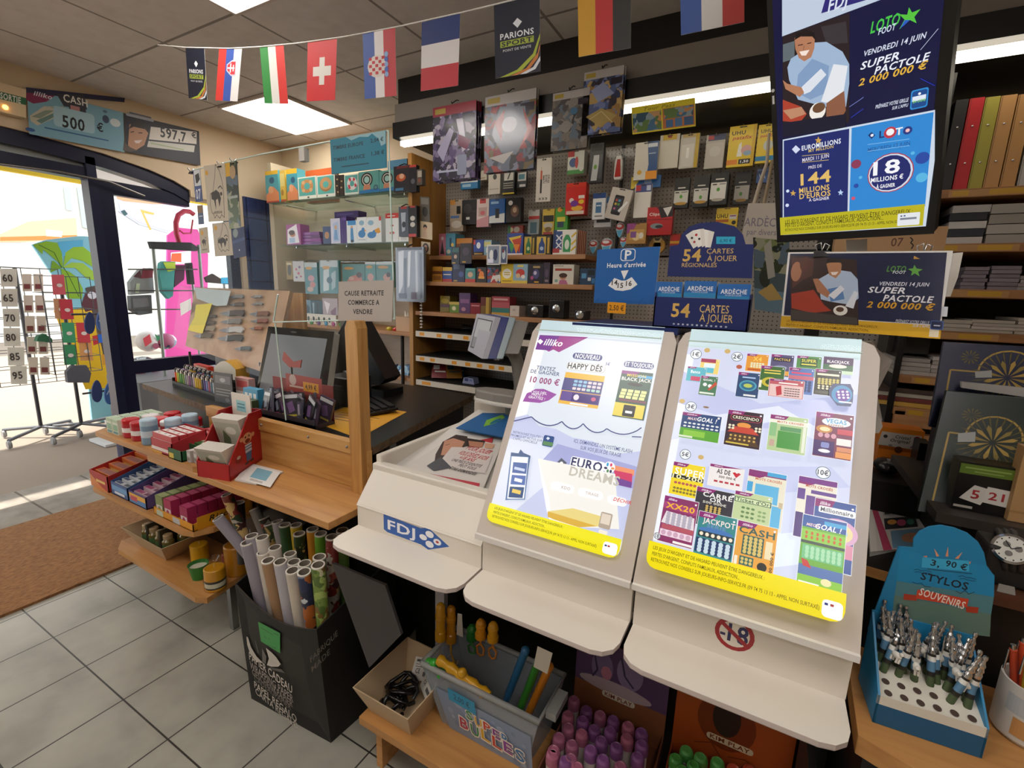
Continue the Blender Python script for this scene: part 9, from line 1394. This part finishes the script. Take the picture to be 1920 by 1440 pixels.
# white plastic sheet draped at the end of the ticket desk
b = MB(); q = [at(*p, y=1.33) for p in ((1598, 642), (1636, 640), (1646, 655),(1674,676),(1660,704),(1648,728),(1644,735),(1655,800),(1648,812),(1636,812))]; b.slab(q[::-1], (0,.02,0), mt('#cfc8c2', .45)); F = Face(b, at(1636,640, y=1.33),(.1,0,0),(0,0,-.3)); F.draw('p 1640,660 1672,676 1642,708 #dad4ce;p 1642,725 1655,790 1640,770 #b8b0aa', (0,0,1)); put(b, 'plastic_sheet', label='crumpled white plastic sheet hanging behind the end of the ticket desk', cat='sheet')
# ================================================================== street outside
def ext(nm, lab, cat, pts, x, th, col, spec='', px=C0, group=None, parent=None):
    q = [at(px[0] + p[0] / px[2], px[1] + p[1] / px[2], x=x) for p in pts]; b = MB(); b.slab(q[::-1], (-th, 0,0), mt(col, .7)); F = Face(b, (x, min(p.y for p in q), max(p.z for p in q)),(0, max(p.y for p in q) - min(p.y for p in q),0),(0,0, min(p.z for p in q) - max(p.z for p in q)), rough=.7); F.k = .003
    if spec: F.draw(spec, px)
    return put(b, nm, parent, label=lab, cat=cat, group=group)
CS = (0,300,5.54); CT_ = (190,340,5.538); CR2 = (0,500,4.0); CQ = (100,540,4.8)
b = MB(); b.box(-14.3,-14,-6,14,0,7, mt('#dfd9cc', .8)); t = thing('opposite_building', 'sunlit pale building with grey louvred shutters across the street', 'building', (-14,3,0)); put(b, 'facade', t)
for pts in (((660,272),(728,280),(752,530),(690,520)),((800,285),(855,292),(930,720),(860,700))): ext('shutter', None, None, pts, -13.95,.04, '#a8b0ac', px=CS, parent=t)
ext('shop_awning', 'beige shop awning with an orange lower band across the street', 'awning', ((0,770),(290,640),(790,600),(805,800),(330,850),(0,850)),-11,.5, '#c8b890', 'p 0,800 800,780 800,830 0,840 #c07a3a;p 470,720 650,740 640,800 480,790 #e8e0d0', CS)
b = MB(); b.box(-6.0, -4.8, -2.6, 3.6, 2.32, 2.36, mt('#c8ccd0', .7)); b.box(-4.66, -4.06, -2.6, 3.6, 2.32, 2.36, mt('#c8ccd0', .7)); b.box(-6.05, -6.0, -2.6, 3.6, 2.27, 2.35, mt('#e0c030', .7)); b.tube([(-6, -1, 2.34), (-4.06, -1, 2.34)], .02, STEEL, 6); b.tube([(-6, 3, 2.34), (-4.06, 3, 2.34)], .02, STEEL, 6); put(b, 'door_awning', label='pale awning with a yellow edge outside over the doorway', cat='awning')  # reach and open slot shaped to throw shade and a sun streak
# painted palm panel
t = thing('palm_panel', 'painted cut out panel with a palm tree and yellow sand outside the door', 'panel', at(180,790, x=-5.6))
b = MB(); q = [at(CS[0] + x / CS[2], CS[1] + y / CS[2], x=-5.6) for x, y in ((335,880),(480,830),(820,790),(1060,800),(1110,1460),(1250,2720),(960,2720),(850,1700),(700,1420))]; b.slab(q[::-1], (-.03,0,0), mt('#8fcfe0', .7)); F = Face(b, (-5.6, q[0].y, q[2].z),(0,1,0),(0,0,-1.6), rough=.7); F.k = .003
F.draw('p 600,850 860,830 860,1000 640,1000 #5fb8e0;p 340,880 480,845 590,860 640,960 655,1120 600,1060 520,990 445,930 440,980 #8ab82a;p 655,1110 680,960 760,905 860,900 950,970 985,1060 960,1110 860,1050 740,1020 #9cc83a;p 640,1120 740,1065 860,1070 960,1150 1010,1260 900,1230 780,1120 #a8cf4a;p 640,1120 520,1170 540,1050 450,1040 560,1050 #7aa82a;p 630,1125 720,1160 800,1220 860,1340 850,1440 700,1440 660,1300 #8fbc2f;l 8 655,1110 700,1180 820,1420 #3a5a1a;l 8 640,1120 560,960 400,880 #3a5a1a', CS)
F.draw('p 400,330 760,300 830,520 960,900 640,920 #f0c41c;p 640,160 720,140 780,300 830,420 870,640 780,700 760,600 #5a4a44;p 610,280 640,200 720,175 800,230 790,300 640,340 #5f3038;e 690 215 34 28 #d8d8e0;p 690,520 780,500 790,560 700,590 #c8303a;p 760,660 870,650 850,720 770,740 #e0a030;p 730,510 790,500 790,570 740,570 #2a6ad0', (0,500,4.0))
put(b, 'panel', t)
# card racks
def rack(nm, lab, y0, y1, x, z0, z1, label_pole=True):
    t = thing(nm, lab, 'card rack', (x, (y0 + y1) / 2,0), 'wire card racks'); yc = (y0 + y1) / 2; b = MB(); b.tube([(x - .12, yc, .1),(x - .12, yc, z1)], .014, mt('#4a4a4e', .4,.5),8); put(b, 'pole', t)
    for k_ in range(4):
        a = k_ * pi / 2 + .6; b = MB(); b.tube([(x - .12, yc, .1),(x - .12 + .3 * cos(a), yc + .3 * sin(a),.07)], .014, mt('#5a5a5e', .4),6); put(b, 'leg', t); b = MB(); b.lathe([(.03,-.012),(.035,0),(.03,.012)], mt('#8a8a8a', .4),(x - .12 + .3 * cos(a), yc + .3 * sin(a),.035),12,(0,1,0)); put(b, 'caster', t)
    b = MB(); n_ = int((z1 - z0) / .13)
    for i in range(n_ + 1):
        z = z0 + (z1 - z0) * i / n_; b.tube([(x, y0, z),(x, y1, z),(x - .2, y1, z),(x - .2, y0, z),(x, y0, z)], .003, mt('#4a4c50', .4),5)
    for i in range(5): y = y0 + (y1 - y0) * i / 4; b.tube([(x, y, z0),(x, y, z1)], .003, mt('#4a4c50', .4),5)
    put(b, 'wire_frame', t)
p0, p1 = at(0,720, x=-5.3), at(108,505, x=-5.3); rack('card_rack', 'wire rack of birthday cards outside the open doorway', p0.y, p1.y, -5.3, at(60,720, x=-5.3).z, p1.z)
p0, p1 = at(100,680, x=-5.15), at(168,520, x=-5.15); rack('card_rack', 'wire rack of red and green notebooks beside the palm panel', p0.y, p1.y, -5.15, at(130,700, x=-5.15).z, p1.z)
for i, (s_, y) in enumerate((('60', 85),('65', 235),('70', 385),('80', 530),('85', 675),('95', 815))):
    x0 = (0,5,20,25,55,75)[i]; ext('birthday_card', 'white birthday card with the number %s on the wire rack' % s_, 'card', ((x0, y - 70),(x0 + 125, y - 70),(x0 + 130, y + 65),(x0 + 8, y + 65)),-5.28,.004, '#e6e2d6', 'Tb %d %d 52 76 #4a4440 %s' % (x0 + 55, y, s_), CR2, 'birthday cards')
for j in range(2):
    for i in range(5):
        x0 = 165 + j * 85 + i * 12; y = 60 + i * 155 if i else 55; ext('birthday_card', 'pale card with a dark red picture, %s from the top in the %s column' % (['first', 'second', 'third', 'fourth', 'fifth'][i], ['door side', 'notebook side'][j]), 'card', ((x0, y),(x0 + 70, y),(x0 + 76, y + 130),(x0 + 6, y + 130)),-5.285,.004, '#e8dccc', 'p %d,%d %d,%d %d,%d %d,%d #8a4a48' % (x0 + 12, y + 75, x0 + 60, y + 75, x0 + 62, y + 112, x0 + 14, y + 112), CR2, 'birthday cards')
for i, (x0, y0, c, n_) in enumerate(((385,60, '#d8606a', 'pink red'),(445,245, '#c83a48', 'red'),(400,240, '#c8906a', 'tan'),(460,420, '#3f9a6a', 'green'),(570,420, '#d0404a', 'bright red'),(470,585, '#3a9060', 'dark green'),(590,555, '#e0a060', 'orange'))): ext('notebook', '%s notebook on the wire rack beside the palm panel' % n_, 'notebook', ((x0, y0),(x0 + 95, y0),(x0 + 110, y0 + 150),(x0 + 15, y0 + 150)),-5.13 - .004 * i, .003, c, 'e %d %d 22 14 #e8d8d0' % (x0 + 60, y0 + 80), CR2, 'notebooks on the rack')
for i, (x, y, c, lab) in enumerate(((330,315, '#1f2f5f', 'navy flip flop sole hanging high by the door post'),(440,290, '#3a5a9a', 'blue strapped flip flop hanging high by the door post'),(490,310, '#b02a4a', 'red flip flop hanging high by the door post'),(395,930, '#1d2f62', 'navy flip flop sole hanging low by the door post'),(510,950, '#2f5a98', 'blue strapped flip flop hanging low by the door post'))): ext('flip_flop', lab, 'flip flop', [(x + 55 * cos(a * pi / 8) * (.85 + .15 * sin(a * pi / 8)), y + 100 * sin(a * pi / 8)) for a in range(16)], -4.75 - .01 * i, .015, c, 'l 10 %d,%d %d,%d %d,%d #a8b8d0' % (x - 30, y + 10, x, y - 45, x + 30, y + 10) if 'strap' in lab else '', CQ, 'hanging flip flops')
ext('cap', 'dark green cap on the wire card rack', 'cap', ((275,560),(290,520),(340,505),(390,540),(395,568)),-5.2,.06, '#2f6a4a', px=CR2)
ext('straw_bag', 'grey mesh bag hanging under the notebook rack', 'bag', ((500,790),(540,745),(650,740),(685,800),(670,870),(510,870)),-5.1,.05, '#55555c', px=CR2)
# behind the door leaf
CV = CT_
ext('painted_canopy', 'pastel painted canopy across the street seen through the door leaf', 'canopy', ((140,60),(900,60),(900,300),(700,540),(400,450),(180,310)),-7.5,.05, '#b8c0d4', 'p 150,110 450,130 730,240 300,230 160,180 #e0956f;p 480,120 780,120 780,230 620,210 #fff;p 170,200 740,260 700,520 400,430 200,310 #c0b4cc;p 400,290 550,330 540,350 440,330 520,500 500,510 #c8a04a;p 200,310 240,295 275,340 240,360 #2a4a4a', CV)
ext('pink_panel', 'bright pink panel outside behind the bag stand', 'panel', ((690,560),(800,480),(1000,500),(1110,760),(1080,2500),(660,2500)),-5.9,.03, '#e04a9a', 'p 720,740 930,720 930,860 720,860 #f4f0f0;p 730,750 830,745 830,840 720,830 #e8683a', CV)
b = MB(); q = [at(CV[0] + x / CV[2], CV[1] + y / CV[2], x=-5.0) for x, y in ((960,345),(920,315),(860,310),(800,350),(775,430),(780,540),(810,640))]; b.tube(q, .022, mt('#a8203a', .5),8); q = [at(CV[0] + x / CV[2], CV[1] + y / CV[2], x=-5.0) for x, y in ((800,500),(850,540),(930,540),(950,400))]; b.tube(q, .008, mt('#a8203a', .5),6); put(b, 'hoop', label='dark red hoop hanging over the bag stand outside', cat='hoop')
t = thing('bag_stand', 'grey metal stand with a black top bar hung with bags outside the glass', 'stand', at(300,690, x=-4.9)); b = MB()
for x0, x1 in ((535,590),(1010,1060)): b.tube([at(CV[0] + x0 / CV[2], CV[1] + 660 / CV[2], x=-4.9), Vector((-4.9, at(CV[0] + x1 / CV[2], CV[1] + 1440 / CV[2], x=-4.9).y, 0))], .014, mt('#8a9088', .4,.3),8)
put(b, 'frame', t); ext('top_bar', None, None, ((505,625),(930,635),(1015,690),(990,725),(530,700)),-4.88,.05, '#22201e', px=CV, parent=t)
for pts, c, sp, lab in ((((300,1050),(410,910),(530,900),(550,1160),(310,1180)), '#8f9494', 'p 330,990 400,920 420,1010 #5a3038;p 410,1010 430,900 540,910 530,1000 #8a3a48;p 360,1060 400,1060 390,1160 350,1160 #b8c8a8', 'grey bag with dark red top on the stand'),(((300,1190),(520,1180),(530,1370),(400,1390),(310,1340)), '#5f6468', 'p 320,1220 480,1210 500,1300 330,1320 #77797c', 'dark grey bag, lower on the stand'),(((620,850),(650,830),(770,835),(745,1190),(700,1220),(640,1150),(605,980)), '#4a9a94', 'p 640,840 765,840 770,920 690,940 #c8e04a', 'teal and lime towel bag on the stand'),(((770,870),(870,870),(860,1020),(760,1100)), '#5a2f48', '', 'plum bag next to the teal one'),(((900,850),(945,845),(970,1070),(925,1070)), '#2a2024', '', 'narrow black bag by the stand post')): ext('beach_bag', lab, 'bag', pts, -4.95,.06, c, sp, CV, 'bags on the stand')
b = MB(); q = at(277,640, x=-5.3); b.ball(q, .10, mt('#e8e0dc', .4),16,10); F = Face(b, q + Vector((.1,-.1,.1)),(0,.2,0),(0,0,-.2)); F.draw('p .1,.3 .4,.1 .45,.5 .15,.7 #d83a4a;p .6,.1 .85,.3 .7,.5 #2f8a5a;e .6 .7 .14 .14 #a84a6a'); put(b, 'beach_ball', label='white, red and green beach ball in a net outside the glass', cat='ball')
for i, (px, py, r, c, lab) in enumerate(((268,690,.14, '#b8b0b8', 'heap of film wrapped toys under the beach ball'),(310,640,.10, '#9a5a8a', 'purple wrapped toy by the stand foot'))): q = at(px, py, x=-5.25); b = MB(); b.ball(q, r, art('heap%d' % i, PAL['@clutter'][1], 14),14,8,(.7,1,.8)); put(b, 'toy_bag', label=lab, cat='bag')
b = MB(); b.box(-5.3,-4.7, at(300,700, x=-5).y - .3, at(300,700, x=-5).y + .7,.02,.5, mt('#6a6a6c', .6)); put(b, 'display_crate', label='grey display crate at the foot of the bag stand outside', cat='crate')
ext('sunglasses', 'black sun glasses on a blue and white card outside the glass', 'sunglasses', ((1080,1000),(1160,960),(1240,1010),(1420,1000),(1430,1080),(1100,1050)),-4.6,.03, '#3a2a28', 'p 1240,1000 1430,990 1430,1070 1240,1060 #30a8d8', CV)

b = MB(); q0 = at(186, 560, x=-4.86); b.tube([Vector((-4.86, q0.y, 0)), Vector((-4.86, q0.y, q0.z + .05))], .012, mt('#d8d8d8', .4), 8); b.box(-5.0, -4.7, q0.y - .15, q0.y + .15, 0, .02, mt('#c8c8c8', .5))
for y_ in (600, 745): z_ = at(190, y_, x=-4.84).z + .05; b.tube([(-4.845, q0.y - .2, z_), (-4.845, q0.y + .25, z_)], .008, mt('#3a3a3c', .4), 6)
put(b, 'flip_flop_rack', label='slim white rack for hanging flip flops behind the door post', cat='rack')
b = MB()
for y_ in (505, 545, 580): q0, q1 = at(240, y_, x=-4.93), at(370, y_, x=-4.93); b.tube([q0, q1], .006, mt('#4a4c48', .4), 6)
put(b, 'cross_wire', OBJ['bag_stand'])

for n_, px, py, x_ in (('painted_canopy', 330, 400, -7.54), ('sunglasses', 420, 530, -4.62), ('beach_bag.004', 360, 520, -4.99)):
    q0 = at(px, py, x=x_); b = MB(); b.tube([Vector((q0.x, q0.y, 0)), q0], .012, STEEL, 6); put(b, 'pole', OBJ[n_])
